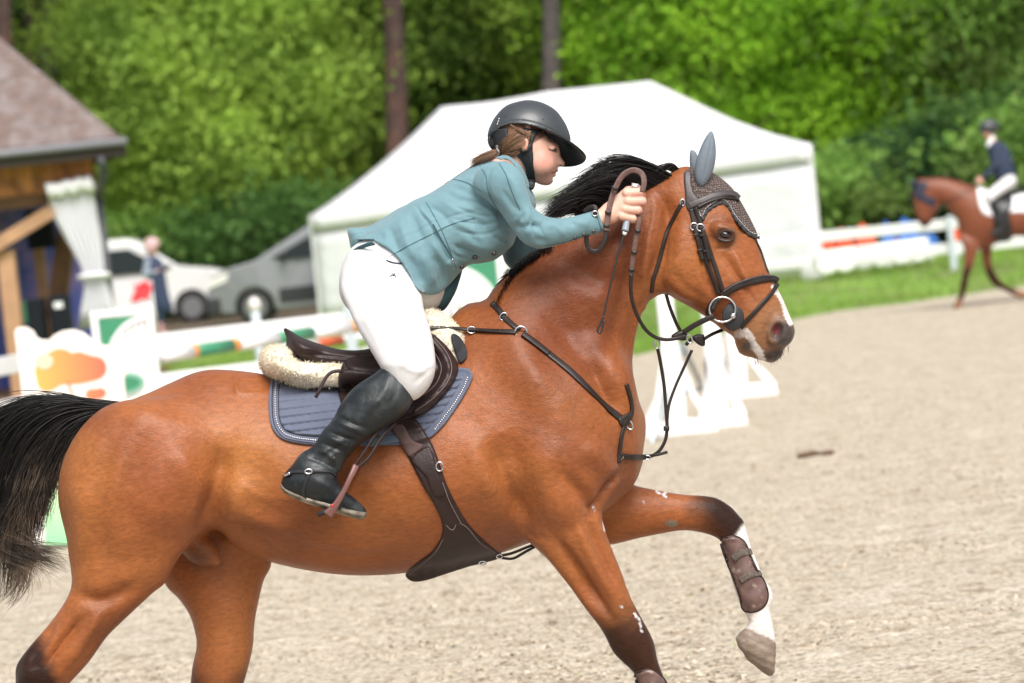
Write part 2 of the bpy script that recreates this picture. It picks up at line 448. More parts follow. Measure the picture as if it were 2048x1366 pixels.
def strands(G, r0=1.0, tipf=.15, n=None):
    """G: list of (k,3) polylines in uvw; thin three-sided strands; returns V, F (quads)"""
    V, F, o = [], [], 0
    for P in G:
        P = np.asarray(P, float); T = np.gradient(P, axis=0); T /= np.maximum(np.linalg.norm(T, axis=1), 1e-9)[:, None]
        a = np.cross(T, (.1, .2, 1.0)); a /= np.maximum(np.linalg.norm(a, axis=1), 1e-9)[:, None]; b = np.cross(T, a)
        k_ = len(P); s = np.linspace(0, 1, k_); rr = (r0*np.random.uniform(.7, 1.3))*np.where(s < .6, 1, 1-(1-tipf)*(s-.6)/.4)
        for c_, s_ in ((1, 0), (-.5, .866), (-.5, -.866)): V.append(P+(a*c_+b*s_)*rr[:, None])
        i = np.arange(k_-1)
        for x in range(3):
            y = (x+1) % 3; F.append(np.stack([o+x*k_+i, o+y*k_+i, o+y*k_+i+1, o+x*k_+i+1], 1))
        o += 3*k_
    return np.concatenate(V), np.concatenate(F)
np.random.seed(11)
# ================================================================ the horse
def ramp(x, a, b): return np.clip((x-a)/(b-a), 0, 1)
def sstep(x, a, b):
    t = np.clip((x-a)/(b-a), 0, 1); return t*t*(3-2*t)
TRUNK = [(205,824),(246,806),(294,787),(342,765),(393,744),(444,739),(526,748),(600,768),(700,775),(800,752),(860,700),(904,648),(935,627),(970,618),(1010,590),(1080,575),(1180,640),(1240,730),(1255,777),(1266,809),(1278,836),(1281,867),(1278,899),(1275,930),(1266,960),(1235,995),(1180,1040),(1120,1068),(1062,1085),(1005,1105),(939,1121),(895,1132),(812,1146),(742,1151),(676,1149),(610,1140),(544,1125),(500,1108),(462,1084),(425,1060),(330,1100),(200,1100),(140,1060),(122,1000),(126,946),(146,898),(177,855)]
NECK = [(930,650),(985,612),(1003,575),(1036,532),(1080,503),(1130,470),(1180,440),(1230,410),(1290,378),(1335,352),(1380,345),(1420,420),(1380,520),(1330,575),(1302,590),(1294,605),(1285,625),(1274,662),(1263,699),(1252,730),(1248,765),(1258,810),(1262,860),(1225,900),(1120,850),(1000,760)]
HEAD = [(1345,352),(1365,338),(1400,338),(1428,350),(1461,376),(1478,402),(1494,430),(1510,464),(1518,490),(1528,519),(1540,548),(1554,574),(1568,603),(1579,629),(1587,648),(1590,666),(1583,684),(1569,697),(1564,712),(1546,726),(1527,722),(1505,716),(1481,708),(1471,690),(1466,674),(1443,658),(1414,636),(1386,618),(1355,601),(1333,588),(1316,586),(1302,592),(1303,540),(1312,470),(1325,400)]
NHIND = [(213,824),(260,812),(330,800),(400,810),(440,860),(452,940),(434,1010),(402,1058),(378,1090),(355,1119),(330,1166),(306,1186),(249,1239),(213,1275),(178,1324),(140,1366),(108,1402),(88,1440),(79,1500),(74,1570),(76,1615),(92,1650),(112,1690),(132,1735),(140,1775),(40,1778),(36,1735),(30,1690),(16,1650),(20,1610),(28,1560),(30,1480),(26,1410),(31,1366),(32,1334),(49,1306),(89,1257),(124,1213),(143,1168),(138,1115),(133,1071),(124,1026),(120,991),(126,946),(146,898),(177,855)]
FHIND = [(330,1020),(430,980),(520,1060),(543,1124),(528,1160),(517,1204),(509,1248),(506,1293),(496,1337),(488,1366),(474,1420),(470,1470),(478,1540),(484,1600),(496,1640),(520,1690),(540,1742),(440,1745),(444,1700),(436,1650),(430,1610),(424,1540),(408,1490),(392,1450),(380,1400),(384,1337),(393,1293),(388,1257),(377,1226),(355,1195),(331,1170),(300,1100)]
NFORE = [(1120,900),(1200,930),(1236,960),(1222,990),(1203,1018),(1212,1066),(1226,1102),(1244,1147),(1262,1196),(1284,1237),(1307,1282),(1316,1322),(1332,1366),(1345,1410),(1352,1450),(1368,1520),(1378,1560),(1392,1600),(1420,1640),(1428,1662),(1352,1668),(1352,1630),(1342,1590),(1330,1560),(1322,1520),(1300,1450),(1286,1410),(1271,1352),(1248,1327),(1226,1304),(1208,1268),(1185,1232),(1158,1192),(1131,1156),(1104,1124),(1072,1097),(1048,1068),(1030,1010),(1050,940)]
FFORE = [(1150,960),(1210,950),(1264,969),(1302,978),(1366,989),(1402,991),(1433,996),(1456,1010),(1474,1028),(1486,1040),(1493,1061),(1502,1093),(1517,1130),(1528,1158),(1543,1178),(1547,1201),(1541,1222),(1545,1242),(1551,1280),(1548,1296),(1520,1290),(1490,1262),(1498,1244),(1486,1221),(1476,1200),(1466,1170),(1456,1133),(1447,1093),(1435,1077),(1406,1066),(1366,1061),(1320,1068),(1275,1077),(1215,1090),(1150,1080)]
HF = Field(graded(-2, 1606, 4.6, [(1290, 1606, 3.2)]), graded(322, 1792, 4.8, [(330, 735, 3.2)]), graded(-235, 235, 5.2))
T_ = lambda pts, **k_: Puff(pts, **k_)
def k_trunk(X, Y): return .80+.22*sstep(Y, 720, 1000)-.18*sstep(X, 1050, 1260)+.06*sstep(X, 500, 150)
HF.puff(T_(TRUNK, k=k_trunk), 20)
HF.puff(T_(NECK, k=lambda X, Y: .50+.10*ramp(Y, 700, 500)), 60)
HF.puff(T_(NHIND, w0=lambda X, Y: 92-8*ramp(Y, 900, 1300), k=lambda X, Y: .60+.22*ramp(Y, 1120, 1300)), 26)
HF.puff(T_(FHIND, w0=-92, k=lambda X, Y: .66+.2*ramp(Y, 1150, 1300)), 22)
HF.puff(T_(NFORE, w0=lambda X, Y: 100-18*ramp(Y, 1000, 1350), k=lambda X, Y: .72+.2*ramp(Y, 1050, 1300), step=3), 26)
HF.puff(T_(FFORE, w0=-80, k=.85, step=3), 20)
# shoulder, forearm and buttock masses
HF.ell((1135, 850, 70), (120, 175, 92), 40, rot=28)
HF.ell((1135, 850, -70), (120, 175, 92), 40, rot=28)
HF.ell((1110, 985, 85), (85, 70, 78), 30, rot=20)
HF.ell((255, 960, 95), (120, 150, 95), 40, rot=10)
HF.ell((255, 960, -95), (120, 150, 95), 40, rot=10)
HF.ell((1233, 900, 42), (42, 80, 50), 22, rot=0)
HF.ell((1233, 900, -42), (42, 80, 50), 22, rot=0)
HF.ell((398, 1098, 0), (40, 30, 34), 22, rot=30); HF.cone((405, 1100, 5), (432, 1122, 10), 20, 11, 12)                     # sheath
# head
HF.puff(T_(HEAD, k=lambda X, Y: .66+.22*ramp(X+.6*Y, 1740, 1900), step=3), 18)
for sg in (1, -1):
    HF.ell((1368, 520, 34*sg), (52, 82, 30), 12, rot=-18)              # cheek
    HF.cone((1420, 470, 50*sg), (1500, 590, 34*sg), 10, 8, 10)         # facial crest
    HF.ell((1447, 462, 62*sg), (27, 19, 14), 9, rot=25)                # brow and orbit
    HF.ell((1450, 470, 75*sg), (15, 10, 14), 3, 'sub', rot=14)
    HF.ell((1556, 660, 40*sg), (28, 32, 14), 8, rot=15)                # nostril wing
    HF.ell((1553, 664, 60*sg), (13, 21, 22), 4, 'sub', rot=18)
    HF.cone((1500, 702, 50*sg), (1478, 678, 50*sg), 4.5, 3, 2.5, 'sub')
    HF.cone((1558, 700, 50*sg), (1500, 702, 50*sg), 4.5, 4.5, 2.5, 'sub')
# hooves
HF.puff(T_([(1488,1258),(1510,1262),(1536,1276),(1551,1290),(1551,1330),(1547,1352),(1530,1348),(1500,1325),(1478,1296),(1471,1276)], w0=-80, k=.95, step=3), 4)
V, Q = HF.mesh(3)
NR = normals(V, Q)
def relief(V, NR, strokes):
    D = np.zeros(len(V))
    for pts, r_, a_, lo, hi in strokes:
        P = cr(np.array(pts, float), False, 5) if len(pts) > 2 else np.array(pts, float)
        m = (V[:, 2] > lo) & (V[:, 2] < hi)
        x, y = V[m, 0], V[m, 1]; seg = np.linalg.norm(np.diff(P, axis=0), axis=1); cum = np.r_[0, np.cumsum(seg)]; dd = np.full(len(x), 1e9); tt_ = np.zeros(len(x))
        for i_ in range(len(P)-1):
            e = P[i_+1]-P[i_]; t = np.clip(((x-P[i_, 0])*e[0]+(y-P[i_, 1])*e[1])/max(e@e, 1e-9), 0, 1); d2 = np.hypot(x-P[i_, 0]-t*e[0], y-P[i_, 1]-t*e[1]); b_ = d2 < dd; dd[b_] = d2[b_]; tt_[b_] = (cum[i_]+t[b_]*seg[i_])/cum[-1]
        a_ = a_*sstep(tt_, -.12, .3)*sstep(tt_, 1.12, .7)
        D[m] += a_*np.exp(-(dd/r_)**2)*np.clip(NR[m, 2]*np.sign((lo+hi)/2 if lo*hi >= 0 else 1)+.35, 0, 1)
    return V+NR*D[:, None]
B_ = 20, 400
HS = [
 ([(1095,610),(1150,690),(1200,770),(1240,840)], 26, -7, *B_), ([(1005,640),(1060,740),(1110,800)], 40, 7, *B_),
 ([(985,880),(1010,960),(1045,1040),(1055,1065)], 16, -8, *B_), ([(1060,880),(1140,940),(1190,1000)], 36, 7, *B_),
 ([(1235,940),(1205,985),(1185,1030)], 9, -9, *B_), ([(1150,1040),(1190,1130),(1240,1210)], 12, 5, *B_),
 ([(1100,1060),(1150,1140),(1200,1220)], 10, -5, *B_), ([(1170,1030),(1200,1100),(1235,1180)], 8, -5, *B_),
 ([(445,890),(435,960),(415,1020),(395,1060)], 20, -12, *B_), ([(480,960),(470,1020),(450,1060)], 24, 6, *B_),
 ([(355,860),(350,960),(330,1080)], 50, 7, *B_),
 ([(235,860),(205,960),(200,1060),(210,1140)], 20, -4, *B_), ([(160,960),(165,1060),(175,1130)], 24, 6, *B_),
 ([(150,1190),(210,1200),(270,1170)], 15, -7, *B_), ([(110,1240),(80,1290),(60,1330)], 9, -6, *B_), ([(170,1230),(120,1290),(90,1340)], 8, -7, *B_),
 ([(205,1220),(160,1290),(125,1340)], 12, 5, *B_), ([(60,1330),(55,1365)], 16, 5, *B_),
 ([(600,930),(640,1010),(650,1090)], 26, -3, *B_), ([(700,960),(730,1030),(735,1110)], 26, -3, *B_), ([(820,1060),(760,1100)], 30, -3, *B_),
 ([(560,1090),(700,1118),(850,1100)], 12, -4, *B_), ([(500,1075),(540,1090)], 10, -5, *B_),
 ([(980,830),(960,900),(980,1000)], 30, 5, *B_),
 ([(1110,560),(1180,600),(1240,680)], 30, 4, *B_), ([(1300,420),(1270,520),(1235,640),(1215,730)], 18, -6, *B_), ([(1250,450),(1215,550),(1180,640)], 28, 4, *B_),
 ([(1310,380),(1330,420),(1320,500),(1300,560)], 10, -6, *B_), ([(1280,600),(1255,690),(1240,740)], 14, -3, *B_),
 ([(1320,560),(1330,480),(1340,420)], 8, -3, *B_), ([(1400,470),(1410,540),(1430,600)], 8, -3.5, *B_), ([(1440,500),(1480,560),(1520,620)], 5, -2.5, *B_),
 ([(1465,500),(1500,570)], 8, 3, *B_), ([(1475,430),(1490,470)], 10, -4, *B_), ([(1430,500),(1450,492),(1470,482)], 3, -2, *B_), ([(1440,448),(1460,447),(1474,460)], 3, -1.5, *B_),
 ([(1540,640),(1530,670),(1535,700)], 5, -3, *B_),
 ([(1300,1010),(1380,1020),(1440,1030)], 8, -4, -400, 0), ([(1260,1040),(1350,1045)], 10, 3, -400, 0), ([(1440,1040),(1470,1055)], 6, -4, -400, 0), ([(1450,1015),(1470,1040)], 10, 4, -400, 0),
 ([(380,1160),(420,1210),(450,1270)], 22, 6, -400, 0), ([(480,1180),(470,1240),(475,1320)], 12, -6, -400, 0),
]
HS += [([(1000,700),(1090,800),(1150,900),(1180,980)], 55, 9, *B_), ([(1180,700),(1225,790),(1245,850)], 20, -11, *B_), ([(1010,860),(1040,960),(1050,1050)], 26, -9, *B_),
 ([(940,820),(975,900),(995,980)], 30, -5, *B_), ([(1060,900),(1110,1000),(1140,1060)], 34, 9, *B_), ([(1165,880),(1205,930),(1225,965)], 24, 8, *B_), ([(1125,950),(1170,1000),(1200,1040)], 12, -7, *B_),
 ([(1085,1090),(1140,1170),(1210,1250)], 12, 5, *B_), ([(1120,1080),(1175,1165),(1225,1240)], 9, -7, *B_), ([(400,900),(470,930),(560,960)], 40, -5, *B_), ([(250,820),(330,850),(420,880)], 30, 5, *B_), ([(300,870),(260,980),(260,1080)], 26, -5, *B_),
 ([(350,900),(390,980),(385,1060)], 26, 6, *B_), ([(460,1000),(520,1040),(600,1060)], 16, 5, *B_), ([(440,1040),(500,1060),(560,1070)], 10, -6, *B_), ([(1120,520),(1200,560),(1270,560)], 22, -4, *B_), ([(1330,380),(1345,450),(1330,540)], 14, -5, *B_), ([(1300,440),(1290,520),(1285,580)], 10, 4, *B_)]
HS += [([(985,1085),(900,1098),(800,1108),(700,1098),(620,1072)], 5, .8, *B_), ([(800,1108),(760,1080),(720,1068)], 4.5, .6, *B_), ([(1150,1050),(1178,1110),(1215,1180),(1235,1230)], 5, .9, *B_), ([(1500,548),(1478,585),(1450,575),(1430,545)], 4.5, .7, *B_), ([(1478,585),(1490,610),(1510,630)], 4.5, .6, *B_),
 ([(1100,880),(1128,940),(1118,1000),(1130,1050)], 5, .8, *B_), ([(1128,940),(1160,975)], 4.5, .6, *B_), ([(470,940),(505,985),(560,1000),(600,990)], 5, .8, *B_), ([(505,985),(500,1040)], 4.5, .7, *B_), ([(250,1160),(215,1210),(170,1260)], 5, .9, *B_), ([(300,1100),(270,1150),(225,1190)], 5, .7, *B_),
 ([(448,985),(436,1020),(415,1045)], 5, -1.6, *B_), ([(462,992),(452,1030),(432,1058)], 5, -1.4, *B_), ([(478,1000),(470,1036),(452,1064)], 5, -1.2, *B_), ([(1318,400),(1312,450),(1300,500)], 5, -1.2, *B_), ([(1300,420),(1296,470),(1284,520)], 5, -1.0, *B_), ([(1282,560),(1268,600),(1262,650)], 5, -1.2, *B_), ([(1268,560),(1252,610),(1246,670)], 5, -1.0, *B_),
 ([(1232,730),(1244,790),(1248,830)], 5, -1.3, *B_), ([(1215,1010),(1190,1030),(1160,1035)], 5, -1.3, *B_), ([(1205,1000),(1180,1015),(1150,1018)], 5, -1.1, *B_), ([(1040,1060),(1070,1075),(1100,1078)], 5, -1.3, *B_), ([(1360,610),(1400,640),(1440,650)], 5, 1.2, *B_), ([(1340,540),(1380,580),(1420,600)], 8, -1.2, *B_)]
V = relief(V, NR, [(a, b, c*2.0, d, e) for a, b, c, d, e in HS])
for it_ in range(2): V = relax(V, Q, .4)
hm_ = (V[:, 0] > 1465) & (V[:, 1] > 1268) & (V[:, 2] < 0) & (V[:, 1]-.48*V[:, 0] > 548); V = V+NR*(np.where(hm_, np.sin((V[:, 1]-.42*V[:, 0])/2.6)*.9, 0))[:, None]
# coat colour: bay body, black points, near-white sock on the far fore, pale muzzle marks
nz = lambda s_, a_=0: np.sin(V[:, 0]/s_+a_+1.3*np.sin(V[:, 1]/(s_*1.3)))*np.sin(V[:, 1]/(s_*.8)+2*a_+np.cos(V[:, 0]/(s_*1.7)))
def lerpc(A, B, t): return A*(1-t[:, None])+np.array(B)*t[:, None]
u, v, ww = V[:, 0], V[:, 1], V[:, 2]
COL = np.tile(np.array((.270, .082, .0225)), (len(V), 1))
COL = lerpc(COL, (.155, .044, .016), np.clip(nz(74, 1.3)*.9+.25*nz(31, .4), 0, 1)*.62)
COL = lerpc(COL, (.36, .135, .036), np.clip(nz(66, 3.1)*.8+.2*nz(27, 2.2), 0, 1)*.40)
COL = lerpc(COL, (.150, .040, .0135), sstep(u, 930, 1100)*sstep(v, 960, 660)*sstep(u+.3*v, 1490, 1380)*.95)                   # redder, darker neck
COL = lerpc(COL, (.40, .155, .040), np.exp(-((u-470)/70)**2-((v-930)/90)**2)*.8)                # golden flank
COL = lerpc(COL, (.37, .135, .035), np.exp(-((u-160)/60)**2-((v-1040)/160)**2)*.6)
COL = lerpc(COL, (.27, .080, .026), np.exp(-((u-330)/90)**2-((v-930)/200)**2)*.7)
COL = lerpc(COL, (.34, .11, .034), np.exp(-((u-1130)/70)**2-((v-1040)/70)**2)*.5)
COL = lerpc(COL, (.36, .13, .04), sstep(v, 1050, 1110)*sstep(u, 620, 480)*sstep(u, 360, 480)*.5)
black = np.zeros(len(V)); nzz = .5*nz(23)+.5*nz(11, 2)
nh = (u < 330) & (ww > 0); black = np.maximum(black, np.where(nh, sstep(v+1.1*(120-u)*(v > 1150)+24*nzz-60*np.exp(-((u-130)/30)**2), 1272, 1366), 0))
fh = (u < 620) & (ww < 0) & (u > 250); black = np.maximum(black, np.where(fh, sstep(v+.5*np.abs(u-445)+14*nzz, 1320, 1420)*.85, 0))
nf = (u > 1000) & (ww > 15); black = np.maximum(black, np.where(nf, sstep(v+.25*(u-1200)+16*nzz, 1185, 1290)*.95, 0))
ff = (u > 1200) & (ww < -15) & (v > 940); black = np.maximum(black, np.where(ff, sstep(u-.55*np.abs(v-1010)+12*nzz, 1340, 1430), 0))
COL = lerpc(COL, (.014, .008, .007), black*.95)
COL = lerpc(COL, (.075, .033, .020), np.exp(-((u-400)/34)**2-((v-1115)/24)**2)*sstep(np.abs(ww-5), 75, 40)*.8)
sock = ff*sstep(u*.75+v*.65+5*nzz, 1794, 1806)*(v > 1030)
COL = lerpc(COL, (.78, .72, .68), sock)
hoof = (ff & (v > 1255) & (v-.42*u > 620))
COL = lerpc(COL, (.20, .15, .115), sstep(v-.48*u+3*nzz, 536, 542)*ff)
COL = lerpc(COL, (.30, .24, .19), ((ff)*sstep(v-.48*u+3*nzz, 536, 542))*np.clip(nz(9)*1.4, 0, 1)*.6)
COL = lerpc(COL, (.16, .11, .08), ((v > 1700) & (u < 560) | (v > 1612) & (u > 1340)).astype(float))
hd = (u > 1290) & (v < 740)
tan = hd*sstep(u*.5+v*.87, 1258, 1330); COL = lerpc(COL, (.29, .14, .065), tan*.8)               # mealy muzzle
dk = hd*np.clip(np.exp(-((u-1568)/30)**2-((v-668)/34)**2)*1.35, 0, 1); COL = lerpc(COL, (.07, .055, .05), dk)
dk = hd*np.clip(np.exp(-((u-1552)/34)**2-((v-712)/15)**2)*1.3, 0, 1); COL = lerpc(COL, (.07, .05, .045), dk)
COL = lerpc(COL, (.05, .03, .025), hd*np.clip(np.exp(-((u-1450)/24)**2-((v-470)/15)**2)*1.3, 0, 1)*.9)
COL = lerpc(COL, (.14, .05, .025), hd*np.exp(-((u-1440)/30)**2-((v-440)/12)**2)*.6)
def line_mask(pts, r_, soft=3):
    d_ = segdist(u, v, cr(np.array(pts, float), False, 5), False)+1.6*np.sin(u/2.3+v/3.1)*np.sin(v/2.7); return sstep(d_, r_+soft, r_)
COL = lerpc(COL, (.75, .68, .63), hd*line_mask([(1551,574),(1563,598),(1574,624),(1582,645)], 4+2*np.sin(v/9), 4))
COL = lerpc(COL, (.75, .70, .68), hd*(ww > 0)*line_mask([(1488,662),(1500,676),(1512,695),(1524,718)], 6+2*np.sin(v/5), 3))
COL = lerpc(COL, (.62, .55, .52), hd*(ww > 0)*line_mask([(1478,668),(1490,664)], 7, 4)*.8)
COL = lerpc(COL, (.09, .07, .06), hd*(ww > 0)*np.clip(np.exp(-((u-1494)/12)**2-((v-692)/13)**2)*1.2, 0, 1))
COL = lerpc(COL, (.16, .03, .035), hd*sstep(((u-1553)/7)**2+((v-660)/11)**2, 1.2, .5)*(np.abs(ww) < 62))
# splashes of dried foam and the chestnut
for (a, b, r_) in [((1313,983),(1322,988),2.2),((1322,988),(1333,984),1.8),((1322,988),(1331,993),2),((1187,1012),(1188,1018),3),((1207,1046),(1209,1060),2.2),((1270,1228),(1279,1240),3.2),((1279,1240),(1283,1264),2.2),((1244,1213),(1246,1217),2.5),((1285,1004),(1286,1005),2)]:
    COL = lerpc(COL, (.62, .61, .62), line_mask([a, ((a[0]+b[0])/2, (a[1]+b[1])/2), b], r_*.45, 1.6)*((ww > 0) if a[0] < 1300 and a[0] != 1285 and a[0] < 1290 and not (a[0] > 1280 and a[1] < 1010) else (ww < 0)))
COL = lerpc(COL, (.19, .15, .11), ff*sstep(((u-1343)/13)**2+((v-1047)/6.5)**2, 1.2, .8))
m_coat = mat('bay_coat', attr='Col', rough=.39, spec=.40, noise=(110, .17, 6), noise_map=(.4, 1, 1), bump=(9, .010), bump2=(330, .0013, (.5, 1, 1)), sheen=.05)
N_ = m_coat.node_tree.nodes; at_ = [n for n in N_ if n.type == 'ATTRIBUTE'][0]; bw = N_.new('ShaderNodeRGBToBW'); mrs = N_.new('ShaderNodeMapRange'); mrs.inputs[1].default_value = .01; mrs.inputs[2].default_value = .09; mrs.inputs[3].default_value = .10; mrs.inputs[4].default_value = .29
m_coat.node_tree.links.new(at_.outputs['Color'], bw.inputs[0]); m_coat.node_tree.links.new(bw.outputs[0], mrs.inputs[0]); m_coat.node_tree.links.new(mrs.outputs[0], N_['Principled BSDF'].inputs['Specular IOR Level'])
horse = mesh_obj('horse', W(V), Q, m_coat, col=COL)
tag(horse, 'large bay horse cantering right under the rider in teal', 'horse')
TH = bvh(V, Q)
HV, HQ = V, Q
# eye
def ellipsoid(c, r, rot=0, n=16, m=10):
    t = np.linspace(0, 2*math.pi, n, endpoint=False); p = np.linspace(0, math.pi, m+1)
    X = np.stack([np.outer(np.sin(p), np.cos(t))*r[0], np.outer(np.sin(p), np.sin(t))*r[1], np.outer(np.cos(p), np.ones(n))*r[2]], -1).reshape(-1, 3)
    ca, sa = math.cos(math.radians(rot)), math.sin(math.radians(rot)); X = np.c_[X[:, 0]*ca-X[:, 1]*sa, X[:, 0]*sa+X[:, 1]*ca, X[:, 2]]+np.array(c, float)
    F = [(i*n+j, (i+1)*n+j, (i+1)*n+(j+1) % n, i*n+(j+1) % n) for i in range(m) for j in range(n)]
    return X, F
m_eye = mat('horse_eye', (.012, .006, .004), rough=.06, coat=1)
for sg in (1, -1):
    V_, F_ = ellipsoid((1451, 469, 58*sg), (16, 9.8, 12), 14); mesh_obj('eye', W(V_), F_, m_eye, horse)
m_lid = mat('horse_eyelid', (.035, .02, .016), rough=.45)
zl = hit([TH], 1451, 452, 70)
for pts in ([(1432,470),(1438,460),(1450,456),(1462,461),(1469,474)], [(1432,470),(1440,479),(1453,482),(1464,480),(1469,474)]):
    P = np.array([(p[0], p[1], 69-.02*(p[0]-1451)**2) for p in pts]); V_, F_ = tube(P, [1.5, 3, 3, 3, 1.5]); mesh_obj('eyelid', W(V_), F_, m_lid, horse)

wk = []
for i in range(34):
    a = np.random.uniform(0, 1); c_ = np.array([(1476,704),(1500,716),(1526,722),(1556,712),(1580,690)]); P0 = resample(c_, 1); p = P0[int(a*(len(P0)-1))]; L_ = np.random.uniform(8, 22); g_ = np.random.uniform(-.5, .4)
    wk.append(np.array([(p[0], p[1]-3, 20), (p[0]+g_*L_*.5, p[1]+L_*.5, 26), (p[0]+g_*L_*1.2, p[1]+L_, 30)]))
for i in range(26):
    a = i/25; x_ = 1436+a*32; y_ = 462-math.sin(a*3.1)*6; wk.append(np.array([(x_, y_, 68), (x_+2+4*a, y_+3, 76), (x_+3+7*a, y_+7, 80)]))
m_wsk = mat('whisker_hair', (.10, .07, .05), rough=.5)
for nm_, ws_ in (('whiskers', wk[:34]), ('eyelashes', wk[34:])): sv_ = strands(ws_, .4); mesh_obj(nm_, W(sv_[0]), sv_[1], m_wsk, horse)
# mane, forelock and tail
m_hair = mat('black_horsehair', (.009, .007, .0065), rough=.42, spec=.35)
m_hairb = mat('weathered_horsehair', (.05, .036, .028), rough=.5, spec=.35, noise=(9, .5), var=((.16, .115, .08), 14, .42, .62))
def guide_bundle(guides, n, spread, jit=4.0, npts=16, r0=1.0, curl=0.0, L0=.72):
    """interpolate between guide polylines; every strand a little different"""
    G = [resample(cr(np.array(g, float), False, 8), 1) for g in guides]
    G = [np.stack([np.interp(np.linspace(0, 1, npts), np.linspace(0, 1, len(g)), g[:, k_]) for k_ in range(3)], 1) for g in G]; out = []
    for i in range(n):
        t = np.random.rand()*(len(G)-1); a = int(t); f = t-a; P = G[a]*(1-f)+G[a+1]*f
        s = np.linspace(0, 1, npts)[:, None]; L_ = np.random.uniform(L0, 1.0)
        P = np.stack([np.interp(np.linspace(0, L_, npts), np.linspace(0, 1, npts), P[:, k_]) for k_ in range(3)], 1)
        off = np.random.randn(3)*np.array(spread); ph = np.random.rand()*6.28
        P = P+off*(.35+.65*s)+np.random.randn(3)*jit*s**2
        P[:, 0] += (curl*np.sin(ph+s[:, 0]*9)*s[:, 0]**1.5); P[:, 1] += (curl*.6*np.cos(ph*1.7+s[:, 0]*8)*s[:, 0]**1.5)
        out.append(P)
    return strands(out, r0)
def mesh_hair(name, VF, m=m_hair, parent=horse):
    return mesh_obj(name, W(VF[0]), VF[1], m, parent, smooth=True)
Mg = [[(1345,352,8),(1300,328,14),(1250,318,20),(1200,335,24),(1150,375,26)],
      [(1330,362,10),(1280,340,18),(1230,336,24),(1180,355,28),(1125,395,30)],
      [(1300,375,10),(1250,352,20),(1195,360,26),(1145,385,30),(1095,420,34)],
      [(1265,396,10),(1220,372,20),(1170,378,26),(1120,405,32),(1085,430,36)],
      [(1225,420,8),(1190,398,20),(1150,400,26),(1115,418,30),(1086,440,34)],
      [(1180,448,8),(1150,425,18),(1125,425,22),(1100,438,26),(1082,452,28)]]
parts = [guide_bundle(Mg, 1500, (3, 4, 12), 8, 16, .9, 3, .55), guide_bundle(Mg, 90, (6, 9, 12), 16, 16, .45, 6, .7)]
Mg2 = [[(1352,345,6),(1330,335,8),(1300,345,12),(1280,362,16)], [(1358,340,4),(1345,328,6),(1322,338,10),(1300,350,14)]]
parts.append(guide_bundle(Mg2, 120, (3, 3, 8), 3, 10, .9))
lo = []
for t in np.linspace(0, 1, 420):
    c_ = np.array([(1100,492),(1078,503),(1050,522),(1030,538),(1010,562),(997,588),(990,606)]); P0 = resample(c_, 1); p = P0[int(t*(len(P0)-1))]+np.random.randn(2)*2.2
    L_ = np.random.uniform(14, 34); a_ = np.random.uniform(-.25, .25)+2.45
    q = p+np.array([math.cos(a_), math.sin(a_)])*L_*np.array([.9, .9]); z0 = np.random.uniform(-14, 10)
    lo.append(np.array([(p[0]+4, p[1]+3, z0), ((p[0]+q[0])/2+2, (p[1]+q[1])/2-4, z0+5), (q[0], q[1], z0+9)]))
    s0 = hit([TH], p[0]+10, p[1]+10, 10)
    r1, r2 = np.random.uniform(3, 8), np.random.uniform(.2, 1)
    lo.append(np.array([(p[0], p[1]-1, z0), (p[0]+r1*.5, p[1]+2, max(s0, 0)*.5+5), (p[0]+r1*1.1-4, p[1]+r1*.9+3, max(s0, 0)+4)]))
parts.append(strands(lo, .9))
VV = np.concatenate([p[0] for p in parts]); o = 0; FF = []
for p in parts: FF.append(p[1]+o); o += len(p[0])
mesh_hair('mane', (VV, np.concatenate(FF)))
Tg = [[(246,810,20),(190,806,24),(120,800,26),(40,806,28),(-50,850,28),(-110,960,26),(-120,1100,24)],
      [(240,814,26),(185,808,34),(120,803,36),(50,820,38),(-10,890,38),(-45,1010,36),(-60,1160,30)],
      [(232,818,30),(170,815,40),(110,830,44),(50,880,46),(15,960,44),(0,1070,40),(-10,1200,34)],
      [(226,820,32),(165,830,40),(110,865,44),(66,930,46),(36,1010,44),(20,1100,40),(5,1205,34)],
      [(220,824,30),(165,845,36),(120,885,40),(86,950,40),(62,1020,40),(45,1080,38),(35,1130,34)],
      [(214,828,26),(160,860,30),(122,905,32),(98,965,34),(80,1030,34),(66,1080,30),(70,1130,28)]]
p1 = guide_bundle(Tg, 2000, (7, 7, 15), 9, 26, .9, 6, .30)
Tg2 = [[(60,930,40),(30,1000,40),(25,1060,42),(60,1100,44),(105,1120,44),(136,1150,44)],
       [(40,960,40),(10,1020,40),(15,1075,42),(60,1105,46),(110,1112,46),(132,1128,46)],
       [(20,980,40),(-15,1050,40),(-5,1105,42),(40,1125,46),(60,1150,46),(50,1190,44)]]
p2 = guide_bundle(Tg2, 760, (10, 10, 9), 10, 28, .6, 8, .6)
tail = mesh_hair('tail', p1)
Tg3 = [[(90,860,52),(45,940,60),(20,1010,62),(0,1080,60),(-10,1130,58)], [(110,850,52),(70,920,60),(45,990,60),(20,1060,58),(14,1130,56)],
       [(130,850,50),(96,910,56),(72,970,56),(50,1040,54),(46,1100,52),(30,1150,50)], [(150,850,46),(118,905,50),(98,955,50),(80,1010,48),(68,1060,46),(62,1090,44)], [(168,850,42),(132,905,46),(112,950,46),(96,1000,44),(80,1050,42),(66,1085,40)]]
p3 = guide_bundle(Tg3, 620, (9, 9, 6), 9, 30, .62, 11, .6)
Tg4 = [[(40,1040,40),(30,1110,44),(20,1160,46),(5,1200,46),(-10,1215,46)], [(60,1060,40),(62,1110,44),(52,1160,46),(34,1196,46),(8,1212,46)], [(10,1050,40),(2,1120,44),(8,1160,46),(4,1190,46)]]
